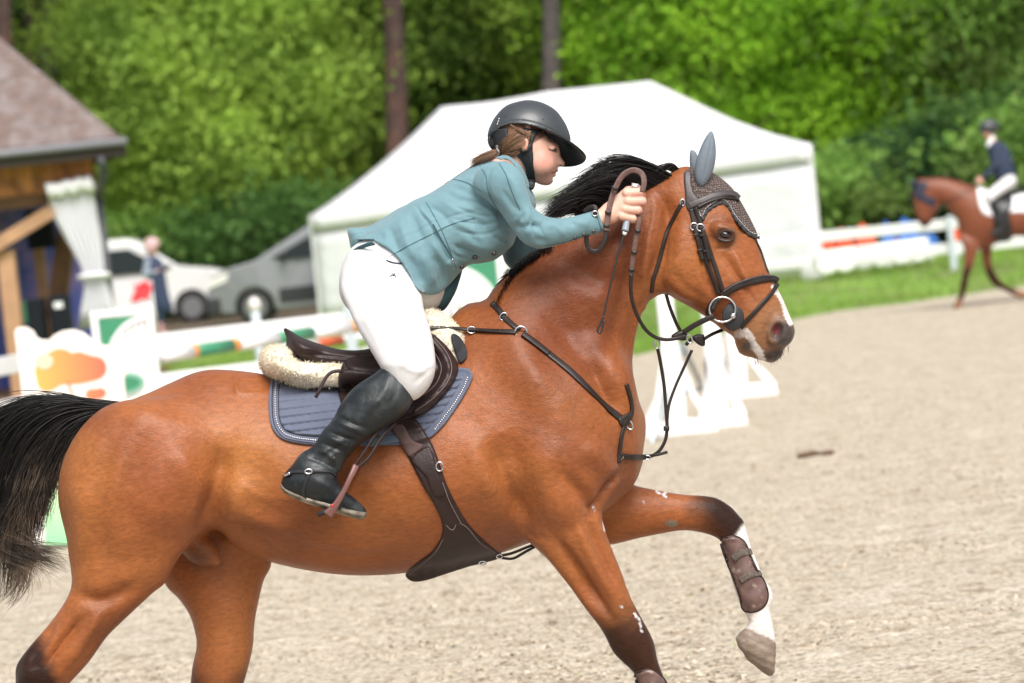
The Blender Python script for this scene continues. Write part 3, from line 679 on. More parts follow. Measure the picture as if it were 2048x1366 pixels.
p4 = guide_bundle(Tg4, 260, (10, 7, 6), 8, 26, .55, 8, .6)
V_, F_ = join(p2, p3, p4); mesh_hair('tail_wisps', (V_, np.array(F_)), m_hairb, tail)
# ================================================================ the rider
def clip_poly(fd, pts, k=2, sm=5, straight=False, zlo=-1e9, zhi=1e9):
    poly = np.array(pts, float) if straight else cr(np.array(pts, float), True, sm)
    X, Y = np.meshgrid(fd.xs, fd.ys, indexing='ij'); d = segdist(X, Y, poly); d = np.where(inside(X, Y, poly), -d, d)
    d3 = np.repeat(d[..., None], len(fd.zs), 2).astype(np.float32); a = fd.f
    h = np.clip(.5-.5*(d3-a)/k, 0, 1); fd.f = d3*(1-h)+a*h+k*h*(1-h)
def grow(fd, g): fd.f -= g
def lw(X, Y): return np.interp(Y, [500, 560, 640, 730, 800, 1040], [45, 78, 168, 232, 243, 262])     # where the near leg runs
def lwn(X, Y): return -lw(X, Y)
THIGH = [(706,500),(760,486),(805,515),(838,572),(849,620),(861,659),(869,700),(871,738),(862,768),(845,790),(822,802),(792,790),(765,742),(738,696),(716,659),(698,620),(684,585),(682,553),(691,524)]
SHAFT = [(762,738),(778,722),(797,717),(812,728),(818,752),(827,775),(826,800),(807,828),(772,853),(746,871),(720,888),(694,915),(676,944),(640,930),(610,910),(630,890),(644,866),(666,840),(684,806),(711,774),(744,752)]
FOOT = [(608,905),(645,905),(674,936),(674,958),(685,980),(703,993),(726,1014),(732,1028),(722,1038),(684,1028),(650,1015),(610,1004),(576,989),(563,974),(569,950),(585,931)]
TORSO = [(998,318),(958,330),(923,351),(889,374),(855,394),(828,406),(800,424),(765,448),(725,476),(697,500),(684,535),(684,600),(740,640),(830,640),(885,610),(903,563),(920,543),(937,529),(958,526),(985,521),(1005,507),(1019,492),(1030,465),(1052,440),(1066,410),(1058,380),(1050,360),(1033,335),(1015,320)]
ARM = [(955,338),(1000,322),(1030,332),(1046,352),(1055,382),(1064,409),(1081,426),(1108,436),(1146,433),(1190,420),(1200,421),(1209,461),(1173,473),(1128,487),(1087,497),(1066,495),(1042,481),(1021,454),(1002,430),(976,404),(948,372)]
def aw(X, Y): return np.interp(X, [950, 1000, 1060, 1130, 1210], [100, 118, 142, 128, 104])
HEADP = [(1093,268),(1108,281),(1117,291),(1120,301),(1121,311),(1125,318),(1130,326),(1127,332),(1118,334),(1115,338),(1118,342),(1111,346),(1113,351),(1106,356),(1106,364),(1096,371),(1080,369),(1062,360),(1048,350),(1030,338),(1000,322),(984,296),(981,262),(996,228),(1030,210),(1068,212),(1090,235)]
pT = Puff(TORSO, k=1.17); pA = Puff(ARM, k=1.0, step=3); pTh = Puff(THIGH, k=.98, step=3); pS = Puff(SHAFT, k=.95, step=3); pF = Puff(FOOT, k=.95, step=3); pH = Puff(HEADP, k=1.0, step=2)
FARARM = [(955,350),(1000,350),(1040,400),(1085,460),(1130,440),(1190,425),(1195,470),(1150,490),(1095,505),(1045,534),(1026,540),(1010,525),(1000,500),(960,440)]
pFA = Puff(FARARM, k=1.0)
def faw(X, Y): return np.interp(X, [950, 1010, 1060, 1130, 1200], [-100, -118, -130, -112, -98])
bx_ = graded(556, 1312, 6, [(1040, 1135, 2.2), (1196, 1305, 2.2)]); by_ = graded(196, 1050, 6, [(270, 462, 2.2)]); bz_ = graded(-300, 318, 6, [(60, 140, 3), (-70, 60, 4)])
BF = Field(bx_, by_, bz_)
BF.puff(pT, 12, kk=1.10); BF.puff(pA, 16, w0=aw); BF.puff(pFA, 16, w0=faw)
for q_ in (lw, lwn):
    BF.puff(pTh, 16, w0=q_); BF.puff(pS, 8, w0=q_); BF.puff(pF, 8, w0=q_)
BF.ell((752, 566, 0), (70, 74, 128), 16)
grow(BF, -15)                                     # the body stays just inside its clothes
BF.puff(pH, 6)
BF.cone((990, 350, 0), (1040, 308, 0), 42, 38, 10)
BF.cone((1046, 330, 0), (1060, 340, 0), 30, 22, 8)
for sg in (1, -1):
    BF.ell((1084, 326, 30*sg), (24, 24, 18), 10)                                    # cheek
    BF.ell((1106, 297, 30*sg), (9, 7, 8), 4, 'sub')                                  # eye socket
    BF.ell((1104, 298, 25*sg), (8, 7, 8), 3)                                       # eyeball under the lid
    BF.ell((1121, 328, 9*sg), (5, 5, 5), 3)                                         # nostril wing
    BF.ell((1049, 290, 54*sg), (8, 15, 7), 3, rot=12); BF.ell((1050, 289, 61*sg), (4, 9, 4), 2, 'sub', rot=12)
def hand(fd, s=1):
    """a fist round the reins: palm, four bent fingers one above the other, thumb lying on top"""
    W_ = lambda a: (a[0], a[1], a[2]*s)
    fd.cone(W_((1190, 441, 104)), W_((1222, 428, 100)), 17, 18, 8, sq=(1, 1, 1.15))
    fd.cone(W_((1222, 424, 99)), W_((1252, 404, 98)), 21, 23, 8, sq=(1, 1, 1.3))
    for i, (mx, my, px, py, tx, ty, r_) in enumerate([(1254,386,1281,384,1282,396,9.0),(1256,402,1284,402,1282,412,9.3),(1251,418,1276,420,1275,428,8.8),(1244,432,1266,437,1266,443,7.8)]):
        fd.cone(W_((mx, my, 110)), W_((px, py, 106)), r_+1.2, r_, 2.5)
        fd.cone(W_((px, py, 106)), W_((tx+2, ty-3, 82)), r_, r_-.9, 1.5)
        fd.cone(W_((tx+2, ty-3, 82)), W_((tx-16, ty-2, 74)), r_-.9, r_-2, 1.5)
    fd.cone(W_((1232, 404, 86)), W_((1256, 381, 80)), 11, 8.6, 5); fd.cone(W_((1256, 381, 80)), W_((1276, 377, 84)), 8.6, 7.2, 2)
hand(BF, 1); hand(BF, -1)
V, Q = BF.mesh(2)
NR = normals(V, Q)
V = relief(V, NR, [([(1266,384),(1268,388)], 3, 1, 60, 200)])
u, v, ww = V[:, 0], V[:, 1], V[:, 2]
SK = np.tile(np.array((.72, .43, .33)), (len(V), 1))
hm = (v < 385) & (u > 960) & (u < 1140)
SK = lerpc(SK, (.66, .24, .19), hm*np.clip(np.exp(-((u-1090)/19)**2-((v-318)/22)**2)*.72, 0, 1))
SK = lerpc(SK, (.66, .30, .24), hm*np.exp(-((u-1127)/6)**2-((v-328)/6)**2)*.7)
SK = lerpc(SK, (.50, .13, .11), hm*np.clip(np.exp(-((u-1115)/6.5)**2-((v-343)/5.5)**2)*1.2, 0, 1)*.8)
SK = lerpc(SK, (.62, .22, .17), hm*np.exp(-((u-1049)/8)**2-((v-290)/14)**2)*.7)
SK = lerpc(SK, (.16, .08, .05), hm*sstep(np.hypot((u-1103)/1.0, (v-283-(u-1103)*.35)/.22), 11, 8)*.65)   # eyebrow
SK = lerpc(SK, (.04, .02, .015), hm*sstep(segdist(u, v, np.array([(1099,299),(1106,301.5),(1113,303)], float), False), 2.6, 1.0)*(np.abs(ww) > 8)*.9)
SK = lerpc(SK, (.30, .08, .07), hm*sstep(segdist(u, v, np.array([(1104,345.5),(1117,344)], float), False), 1.6, .7))
SK = lerpc(SK, (.20, .10, .055), (hm & (u < 1052) & (v < 312)).astype(float)*sstep(u+.2*v, 1118, 1104))
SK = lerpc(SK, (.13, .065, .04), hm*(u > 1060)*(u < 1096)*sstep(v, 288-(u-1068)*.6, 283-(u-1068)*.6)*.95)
SK = lerpc(SK, (.14, .04, .035), hm*sstep(np.hypot((u-1121.5)/3, (v-331)/1.6), 1.3, .7))
SK = lerpc(SK, (.03, .018, .015), hm*sstep(np.hypot((u-1110.5)/4.2, (v-299)/2.2), 1.2, .7)*(np.abs(ww) > 6)*.85)
hn = u > 1205
SK = lerpc(SK, (.70, .33, .27), hn*np.clip(np.exp(-((u-1284)/9)**2)*.7, 0, 1))
for (a, b) in [((1262,394),(1292,393)),((1262,411),(1288,411)),((1256,427),(1280,429))]:
    SK = lerpc(SK, (.46, .20, .16), sstep(segdist(u, v, np.array([a, b], float), False), 2.2, .8)*(ww > 90)*.7)  # gaps between the fingers: their shade painted into the skin as darker lines
m_skin = mat('skin', attr='Col', rough=.48, spec=.4, noise=(60, .05), bump=(300, .0004))
m_skin.node_tree.nodes['Principled BSDF'].inputs['Subsurface Weight'].default_value = .12
m_skin.node_tree.nodes['Principled BSDF'].inputs['Subsurface Radius'].default_value = (.01, .004, .002)
rider = mesh_obj('person', W(V), Q, m_skin, col=SK)
tag(rider, 'rider in a teal jacket and black helmet leaning over the near bay horse', 'person')
TB = bvh(V, Q)

# jacket
JF = Field(graded(690, 1216, 2.8), graded(305, 600, 2.8), graded(-205, 205, 5))
JF.puff(pT, 12); JF.ell((752, 566, 0), (74, 78, 134), 16)
JF.puff(pTh, 16, w0=lw); JF.puff(pTh, 16, w0=lwn); grow(JF, 5)
clip_poly(JF, [(1010,308),(958,322),(923,343),(889,366),(855,387),(828,398),(800,416),(765,436),(730,458),(712,478),(742,480),(763,490),(783,503),(800,521),(817,546),(831,573),(846,587),(863,590),(883,584),(903,565),(920,545),(938,530),(958,527),(985,522),(1007,508),(1022,494),(1040,480),(1080,440),(1075,400),(1062,378),(1050,358),(1034,334),(1020,314)], 3)
JF.puff(pA, 14, w0=aw, kk=1.05); JF.puff(pFA, 14, w0=faw)
JF.ell((962, 474, 55), (40, 34, 36), 24)
clip_poly(JF, [(690,300),(1212,300),(1195,417),(1211,463),(1200,600),(690,600)], 2, straight=True)
V, Q = JF.mesh(2); NR = normals(V, Q)
J_ = (0, 400)
JS = [([(995,325),(978,345),(975,375),(985,405),(1005,432)], 4, -3.2, *J_), ([(828,408),(850,436),(872,470),(890,500)], 3, -2.0, *J_),
 ([(862,450),(880,490),(905,530)], 2.6, -2.2, *J_), ([(775,500),(830,465),(880,440),(935,425),(985,420)], 2.6, -1.6, *J_),
 ([(1020,455),(1060,452),(1085,448)], 7, -4, *J_), ([(1060,430),(1068,448),(1085,462)], 6, -3.5, *J_), ([(1058,462),(1075,478),(1100,486)], 8, -3, *J_), ([(1040,440),(1055,462),(1080,480)], 8, 3, *J_),
 ([(1095,445),(1120,460),(1130,475)], 7, 2.5, *J_), ([(1120,440),(1150,450)], 7, -2.2, *J_), ([(1150,440),(1180,452)], 8, 2, *J_),
 ([(960,395),(990,410),(1012,445)], 8, -5, *J_), ([(940,400),(980,425),(1000,460)], 7, 3.5, *J_), ([(915,420),(960,445),(990,475)], 7, -3.5, *J_), ([(900,440),(950,465),(980,500)], 8, 3.2, *J_), ([(985,470),(1000,480),(1015,490)], 5, -3, *J_),
 ([(850,410),(880,425),(905,450)], 7, -3.5, *J_), ([(838,420),(860,440),(880,470)], 6, 3.5, *J_), ([(820,425),(835,455),(850,490)], 7, -3.5, *J_), ([(880,400),(915,420),(945,430)], 8, 3, *J_), ([(890,385),(925,400),(960,408)], 6, -2.5, *J_),
 ([(800,440),(812,480),(830,520)], 9, 4, *J_), ([(780,455),(790,485),(800,510)], 8, -4.5, *J_), ([(840,500),(858,540),(866,575)], 10, 5, *J_), ([(868,510),(885,540),(890,570)], 9, -5, *J_), ([(818,510),(832,540),(845,575)], 8, -3.5, *J_),
 ([(895,520),(910,535)], 9, 4, *J_), ([(910,490),(935,505),(960,515)], 8, -4, *J_), ([(920,470),(950,490),(985,500)], 8, 3, *J_), ([(860,480),(880,510),(895,540)], 5, 2.5, *J_),
 ([(930,350),(950,370),(958,400)], 10, 2.5, *J_), ([(905,372),(935,385),(955,395)], 6, -2.5, *J_), ([(1010,345),(1030,370),(1040,400)], 10, 3, *J_), ([(1003,380),(1025,410),(1045,425)], 7, -2.5, *J_), ([(770,470),(750,478),(735,480)], 6, -3, *J_)]
JS += [([(1000,425),(975,432),(940,425),(905,412)], 3, -2.4, *J_), ([(1004,436),(975,448),(935,445),(900,436)], 3, -2.2, *J_), ([(1010,448),(985,465),(950,468),(915,460)], 3.2, -2.2, *J_), ([(995,415),(965,410),(935,398)], 3, -1.8, *J_),
 ([(1062,440),(1050,455),(1046,470)], 2.4, -2.2, *J_), ([(1072,442),(1066,458),(1068,476)], 2.4, -2, *J_), ([(1084,444),(1082,458),(1088,474)], 2.6, -1.8, *J_), ([(1050,425),(1040,440),(1030,452)], 2.6, -2, *J_), ([(1105,447),(1112,462)], 2.6, -1.4, *J_),
 ([(835,415),(845,432),(862,446)], 2.6, -2, *J_), ([(846,408),(858,424),(878,436)], 2.6, -1.8, *J_), ([(818,432),(826,452),(838,470)], 2.8, -1.8, *J_), ([(900,500),(915,512),(940,520)], 2.6, -1.8, *J_), ([(905,488),(930,500),(962,510)], 2.6, -1.8, *J_), ([(870,535),(876,556),(880,575)], 3, -2, *J_), ([(850,515),(856,540),(858,565)], 3, -1.8, *J_), ([(1140,438),(1150,452)], 2.5, -1.2, *J_)]
V = relief(V, NR, [(a, b, c*1.35, d, e) for a, b, c, d, e in JS])
m_jac = mat('teal_cloth', srgb(103, 137, 145), rough=.62, spec=.3, noise=(30, .05), bump=(55, .0018), bump2=(900, .0004), sheen=.25)
jacket = mesh_obj('jacket', W(V), Q, m_jac, rider); TJ = bvh(V, Q)
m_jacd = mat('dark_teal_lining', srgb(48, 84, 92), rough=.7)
# the tail of the jacket flying up, the far skirt, the collar
CFD = Field(graded(688, 840, 3), graded(405, 512, 3), graded(-110, 90, 5))
CFD.puff(Puff([(840,404),(800,415),(765,437),(730,455),(697,456),(698,480),(706,506),(722,488),(745,474),(790,462),(830,450)], w0=-20, k=2.6, step=2), 4)
V, Q = CFD.mesh(2); V = relief(V, normals(V, Q), [([(700,475),(740,460),(800,430)], 4, -4, -99, 200), ([(705,490),(750,470),(800,445)], 4, 3, -99, 200)])
mesh_obj('jacket_tail', W(V), Q, m_jac, rider)
V_, F_ = strap([(703,507,40),(716,497,60),(732,490,80),(748,486,95)], 9, 3, None, nrm=(.2, .5, 1)); mesh_obj('lining', W(V_), F_, m_jacd, jacket)
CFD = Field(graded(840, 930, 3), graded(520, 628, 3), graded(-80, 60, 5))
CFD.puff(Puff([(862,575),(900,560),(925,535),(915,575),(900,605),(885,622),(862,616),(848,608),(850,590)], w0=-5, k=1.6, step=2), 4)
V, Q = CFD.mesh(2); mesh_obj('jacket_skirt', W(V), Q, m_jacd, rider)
V_, F_ = strap([(996,318),(1012,316),(1028,325),(1040,340),(1050,360),(1054,376)], 15, 3, [TJ, TB], 2)
c2 = mesh_obj('collar', W(V_), F_, m_jac, jacket)
m_btn = mat('button_horn', (.03, .02, .02), rough=.25, coat=.6)
for (a, b) in [(1150,476),(1168,469),(1187,463),(950,515),(988,507),(924,534)]:
    z_ = hit([TJ], a, b-(3 if b > 480 else 0), 100); V_, F_ = ellipsoid((a, b, z_+1), (4.2 if b < 480 else 5.5, 4.2 if b < 480 else 5.0, 2.5)); mesh_obj('button', W(V_), F_, m_btn, jacket)
V_, F_ = strap([(866,448),(882,478),(896,502),(906,520)], 3.2, 1.0, [TJ], .4, step=2); mesh_obj('pocket_zip', W(V_), F_, m_jacd, jacket)
m_steel = mat('polished_steel', (.62, .62, .64), rough=.22, metal=1)
V_, F_ = tube([(905,518,hit([TJ],905,518,120)+2),(907,527,hit([TJ],905,522,120)+2)], 1.6, 2, 6, False); mesh_obj('zip_puller', W(V_), F_, m_steel, jacket)

sm_ = [strap(p, 1.2, .8, [TJ], .55, step=2, sm=1) for p in ([(960,333),(972,352),(975,378),(986,404),(1004,430)], [(778,514),(820,490),(868,466),(905,448),(950,436)], [(852,404),(866,428),(884,462),(898,496),(912,536)], [(998,326),(1012,350),(1024,384),(1040,420)], [(1090,492),(1130,484),(1172,470)], [(1192,424),(1203,462)], [(905,358),(935,366),(962,382)])]
V_, F_ = join(*sm_); mesh_obj('seams', W(V_), F_, m_jacd, jacket)
# breeches
PF_ = Field(graded(676, 900, 4), graded(470, 808, 4), graded(-300, 305, 6))
PF_.puff(pT, 12, kk=1.12); grow(PF_, -1.5); clip_poly(PF_, [(680,490),(780,476),(860,520),(888,560),(884,600),(860,622),(700,622),(676,560)], 3)
for q_ in (lw, lwn): PF_.puff(pTh, 14, w0=q_)
PF_.ell((752, 566, 0), (70, 74, 128), 16)
V, Q = PF_.mesh(2); NR = normals(V, Q)
V = relief(V, NR, [([(800,560),(815,620),(830,690)], 14, 2.5, *J_), ([(765,545),(790,600),(800,650)], 10, -2, *J_), ([(835,600),(850,660),(857,710)], 8, -3, *J_), ([(800,700),(830,720),(860,722)], 7, -2.5, *J_),
   ([(795,720),(825,740),(858,745)], 7, 2.5, *J_), ([(790,690),(810,700),(835,700)], 6, -2, *J_), ([(700,600),(725,650),(755,700)], 8, -2, *J_), ([(770,515),(800,545),(820,580)], 3, -2, *J_), ([(745,540),(760,600),(765,640)], 12, 2, *J_), ([(850,610),(825,640),(790,655)], 5, -2.5, *J_), ([(852,625),(835,650),(805,668)], 5, 2, *J_), ([(866,690),(840,705),(805,708)], 4, -2.5, *J_), ([(868,712),(845,728),(815,735)], 4, -2.5, *J_), ([(866,735),(845,752),(826,770)], 5, -2.2, *J_), ([(830,580),(805,600),(780,605)], 6, -2.5, *J_), ([(700,540),(730,545),(760,540)], 4, -1.6, *J_), ([(690,560),(720,590),(740,640),(765,700)], 2.2, -1.3, *J_)])
m_bre = mat('white_breeches', (.63, .625, .625), rough=.7, spec=.25, bump=(30, .002), bump2=(900, .0004), sheen=.2)
bre = mesh_obj('breeches', W(V), Q, m_bre, rider); TP = bvh(V, Q)
m_navy = mat('navy_trim', (.012, .015, .035), rough=.6)
V_, F_ = strap([(772,521),(788,526),(805,527)], 3.5, 1.2, [TP], .5, step=2); mesh_obj('pocket_piping', W(V_), F_, m_navy, bre)
lg = [strap(c_, 1.9, .7, [TP], .3, step=1.5) for c_ in ([(781,556),(782,551),(787,550)], [(791,556),(790,551),(787,550)], [(784,547),(788,549),(790,546)], [(787,548),(787,554)])]
mesh_obj('brand_mark', W(join(*lg)[0]), join(*lg)[1], m_navy, bre)
# boots (both legs) with sole, spur and strap
m_boot = mat('black_boot_leather', (.010, .013, .015), rough=.42, spec=.4, noise=(18, .3), bump=(26, .004), bump2=(260, .0006), var=((.05, .058, .06), 14, .5, .75))
m_sole = mat('muddy_sole', (.16, .13, .10), rough=.9, noise=(40, .5), var=((.34, .30, .25), 22, .45, .7))
TBO = None
for sg in (1, -1):
    q_ = lw if sg == 1 else lwn
    OF = Field(graded(556, 834, 3.2), graded(712, 1046, 3.2), graded(190, 320, 3.6) if sg == 1 else graded(-320, -190, 4.5))
    OF.puff(pS, 4, w0=q_, kk=1.02); OF.puff(pF, 5, w0=q_, kk=1.0); grow(OF, 1.2)
    V, Q = OF.mesh(2); NR = normals(V, Q); L_ = (100, 400) if sg == 1 else (-400, -100)
    V = relief(V, NR, [([(655,862),(680,872),(712,882)], 4, -4.5, *L_), ([(650,872),(680,885),(700,896)], 4, 3.5, *L_), ([(640,885),(668,895),(690,905)], 4, -4, *L_), ([(668,842),(690,850),(735,870)], 5, 3.5, *L_), ([(672,830),(700,845),(740,858)], 4, -3, *L_),
        ([(622,905),(650,905),(672,925)], 5, 3, *L_), ([(615,915),(640,922),(668,938)], 3.5, -4, *L_), ([(598,938),(640,940),(668,950)], 5, 2, *L_), ([(780,745),(765,790),(730,830)], 8, 2, *L_), ([(800,740),(790,790),(760,830)], 6, -1.5, *L_), ([(625,960),(660,975),(700,1000)], 8, 2.5, *L_), ([(700,880),(660,905),(640,925)], 5, -2.5, *L_)])
    bo = mesh_obj('riding_boot', W(V), Q, m_boot, rider)
    if sg == 1: TBO = bvh(V, Q)
    SF = Field(graded(556, 740, 3), graded(955, 1050, 2.4), graded(205, 322, 3.6) if sg == 1 else graded(-322, -205, 4.5))
    SF.puff(Puff([(562,966),(575,976),(610,989),(650,1001),(690,1014),(722,1022),(733,1024),(733,1032),(722,1039),(684,1030),(650,1018),(610,1006),(576,991),(562,978)], k=3.3, step=2), 3, w0=q_)
    V, Q = SF.mesh(1); mesh_obj('sole', W(V), Q, m_sole, bo)
m_blk = mat('black_leather', (.018, .018, .02), rough=.4, bump=(200, .0005))
P_ = [(570,949),(590,944),(612,943),(640,942),(662,944),(672,952)]
V_, F_ = strap(P_, 7, 2.5, [TBO], 1); sp = mesh_obj('spur', W(V_), F_, m_blk, rider)
V_, F_ = strap([(618,948),(611,965),(607,985),(612,1000)], 6, 2, [TBO], 1); mesh_obj('spur_strap', W(V_), F_, m_blk, sp)
z_ = hit([TBO], 617, 943, 290)+4
V_, F_ = ring((617, 943, z_), 7, 4.5, 1.8); mesh_obj('spur_buckle', W(V_), F_, m_steel, sp)
V_, F_ = tube([(580,946,285),(572,950,278),(566,951,268)], 3, 2, 8); mesh_obj('spur_shank', W(V_), F_, m_steel, sp)
V_, F_ = drape([(772,731),(786,724),(790,729),(778,739)], [TBO], 1.2, 2, 2, back=1); mesh_obj('boot_badge', W(V_), F_, m_steel, rider)
V_, F_ = ellipsoid((668, 917, hit([TBO], 668, 917, 280)), (4.5, 4.5, 3)); mesh_obj('boot_stud', W(V_), F_, m_blk, rider)

# helmet
EF = Field(graded(966, 1150, 2.4), graded(192, 320, 2.4), graded(-84, 84, 2.8))
DOME = [(977,290),(975,270),(981,250),(992,231),(1011,212),(1036,203),(1060,200),(1087,206),(1111,220),(1128,242),(1138,264),(1141,284),(1130,310),(1100,326),(1040,330),(1000,318)]
EF.puff(Puff(DOME, k=1.18, step=2), 3)
clip_poly(EF, [(960,180),(1160,180),(1160,288),(1141,288),(1128,280),(1108,268),(1084,258),(1060,251),(1040,248),(1020,248),(1002,254),(988,264),(981,276),(960,276)], 2, straight=True)
V, Q = EF.mesh(2); NR = normals(V, Q)
V = relief(V, NR, [([(984,262),(1005,247),(1035,241),(1070,246),(1105,261),(1132,279)], 1.6, -1.6, 0, 99)])
m_hel = mat('matt_black_helmet', (.040, .045, .050), rough=.42, spec=.5, noise=(80, .06), coat=.15)
helmet = mesh_obj('helmet', W(V), Q, m_hel, rider); TE = bvh(V, Q)
fw_ = np.array([math.cos(math.radians(24)), math.sin(math.radians(24))]); up_ = np.array([fw_[1], -fw_[0]])
rows = []
for i, ph in enumerate(np.radians(np.linspace(-86, 84, 45))):
    c_, s_ = math.cos(ph), math.sin(ph); row = []; drop = 5-24*s_ if s_ > 0 else 5+43*abs(s_)**1.1
    for t in np.linspace(0, 1, 9):
        ext = 6+44*max(c_, 0)**.75; rad = 60*c_+ext*t*(.6+.4*c_)
        wz = 66*s_*(1+.10*t); up2 = 16*(1-t)-drop*t
        p = np.array([1074, 268])+fw_*rad+up_*up2; row.append((p[0], p[1], wz))
    rows.append(row)
G = np.array(rows); n1, n2 = G.shape[:2]; G2 = G.copy(); G2[..., :2] -= up_*3.2
Vv = np.r_[G.reshape(-1, 3), G2.reshape(-1, 3)]; o = n1*n2; F_ = []
for i in range(n1-1):
    for j in range(n2-1):
        a, b, c_, d = i*n2+j, (i+1)*n2+j, (i+1)*n2+j+1, i*n2+j+1; F_ += [(a, b, c_, d), (o+a, o+d, o+c_, o+b)]
for i in range(n1-1): a, b = i*n2+n2-1, (i+1)*n2+n2-1; F_.append((a, b, o+b, o+a)); a, b = i*n2, (i+1)*n2; F_.append((b, a, o+a, o+b))
for j in range(n2-1): F_.append((j, j+1, o+j+1, o+j)); a = (n1-1)*n2+j; F_.append((a+1, a, o+a, o+a+1))
m_vis = mat('black_visor', (.016, .020, .026), rough=.45)
mesh_obj('visor', W(Vv), F_, m_vis, helmet)
m_str = mat('black_harness', (.014, .016, .018), rough=.55, bump=(300, .0005))
for nm, pg in (('rear_cradle', [(979,266),(975,281),(980,295),(989,300),(996,293),(1010,292),(1030,306),(1040,318),(1051,304),(1040,297),(1026,282),(1016,268),(1014,256),(994,258)]), ('side_strap', [(1048,256),(1062,258),(1084,262),(1073,270),(1066,285),(1065,303),(1060,316),(1050,312),(1050,303),(1055,296),(1060,274),(1050,266)]), ('chin_strap', [(1034,308),(1050,302),(1065,301),(1067,332),(1071,363),(1066,379),(1056,375),(1052,344),(1045,325)])):
    VF = drape(pg, [TB, TE], 3.5, 2.4, 2.5, lift=1.5, back=4, miss=26, sm=4); mesh_obj(nm, W(VF[0]), VF[1], m_str, helmet)
for i in range(3):
    z_ = hit([TE], 997-i*1.7+3, 238+i*5.4, 40); V_, F_ = ellipsoid((998-i*1.6, 238+i*5.2, z_+.4), (1.5, 2.3, 1), 20); mesh_obj('vent_slot', W(V_), F_, m_steel, helmet)
for a, b in ((1012,233),(1086,239)): V_, F_ = ellipsoid((a, b, hit([TE], a, b, 60)), (1.8, 1.8, 1)); mesh_obj('rivet', W(V_), F_, m_vis, helmet)
# hair
m_hb = mat('brown_hair', (.26, .145, .08), rough=.42, spec=.5)
HG = [[(1062,262,50),(1040,270,54),(1020,285,52),(1003,300,34)], [(1056,285,54),(1040,295,55),(1022,300,50),(1005,305,34)], [(1040,256,54),(1020,270,54),(1005,288,44),(998,299,30)], [(1048,302,50),(1030,312,46),(1012,312,40),(1003,308,30)]]
h1 = guide_bundle(HG, 420, (2, 2, 3), 1.5, 10, .8)
PG = [[(1000,298,30),(985,303,32),(965,312,30),(948,323,26),(938,331,24)], [(1002,306,30),(985,312,34),(968,318,34),(955,322,32),(945,326,30)]]
h2 = guide_bundle(PG, 260, (2, 3, 5), 3, 12, .7, 2)
wis = [[(960,318,20),(930,345,16),(900,368,10),(880,375,6)], [(965,316,24),(925,350,20),(895,362,14),(868,372,10)], [(958,322,20),(915,352,24),(905,378,20),(872,376,14)]]
h3 = guide_bundle(wis, 22, (3, 3, 3), 5, 16, .35, 5)
h4 = guide_bundle([[(1020,249,56),(1035,255,62),(1055,262,62),(1068,268,60)],[(1024,252,56),(1040,262,60),(1058,270,60),(1070,280,56)]], 14, (1, 2, 1), 2, 8, .5)
V_, F_ = join(h1, h2, h3, h4); mesh_obj('hair', W(V_), np.array(F_), m_hb, rider)
m_tie = mat('patterned_hair_tie', (.35, .30, .26), rough=.5, var=((.02, .02, .02), 120, .45, .55))
V_, F_ = ring((997, 301, 30), 5, 9, 4.2, nrm=(1, -.35, .2)); mesh_obj('hair_tie', W(V_), F_, m_tie, rider)
# ================================================================ tack
def both(VF):
    """the same piece again on the far flank"""
    V_, F_ = VF; V2 = np.asarray(V_)*np.array([1, 1, -1]); return join((V_, F_), (V2, [tuple(f[::-1]) for f in F_]))
m_pad = mat('slate_blue_cotton', srgb(86, 93, 112), rough=.75, bump=(400, .0006), noise=(25, .06), sheen=.2)
m_lea = mat('dark_brown_leather', (.028, .015, .014), rough=.42, spec=.3, noise=(14, .25), bump=(140, .0008))
m_str2 = mat('brown_strap_leather', (.018, .012, .010), rough=.42, spec=.4, noise=(30, .3), bump=(220, .0005))
m_fle = mat('cream_sheepskin', (.82, .73, .56), rough=.95, noise=(22, .14), bump=(90, .004), var=((.84, .76, .62), 9, .5, .7))
m_bead = mat('silver_beads', (.75, .72, .74), rough=.25, metal=.7)
PAD = [(545,742),(541,765),(537,800),(540,843),(553,870),(579,884),(632,891),(720,892),(800,890),(851,880),(873,866),(897,839),(923,800),(940,769),(945,748),(925,735),(840,740),(760,752),(660,756),(600,752)]
cosr, sinr = math.cos(math.radians(-7)), math.sin(math.radians(-7))
def quilt(x, y, d):
    t = (-(x)*sinr+(y)*cosr)/15.5; r = np.abs(np.sin(math.pi*t))**.7*7
    return np.where(d > 19, r, 0)*sstep(d, 18, 22)+2.2*sstep(d, 9, 3)
VF = drape(PAD, [TH], 7, 2.2, 5, disp=quilt, back=5)
pad = mesh_obj('saddle_pad', W(both(VF)[0]), both(VF)[1], m_pad)
tag(pad, 'slate blue quilted saddle pad with a beaded edge under the brown saddle', 'saddle pad')
TPAD = bvh(VF[0], [tuple(f) for f in VF[1]] )if False else BVHTree.FromPolygons([tuple(a) for a in VF[0]], VF[1])
bd = resample(cr(np.array([(552,766),(550,800),(553,840),(566,864),(590,875),(635,881)], float), False, 8), 4.6)
bd2 = resample(cr(np.array([(935,755),(925,780),(905,812),(885,838),(870,858)], float), False, 8), 4.6)
bead = []
for p in np.r_[bd, bd2]:
    z_ = hit([TPAD, TH], p[0], p[1], 150)+1.2; bead.append(ellipsoid((p[0], p[1], z_), (2.0, 2.0, 2.0), 0, 8, 5))
V_, F_ = join(*bead); mesh_obj('bead_trim', W(V_), F_, m_bead, pad)
for off, pth in ((0, [(559,768),(557,800),(560,838),(571,858),(593,868),(637,874)]), (0, [(546,764),(544,800),(547,844),(562,871),(588,881),(634,887)])):
    V_, F_ = strap(pth, 1.8, 1, [TPAD, TH], .4); mesh_obj('edge_piping', W(V_), F_, m_lea, pad)
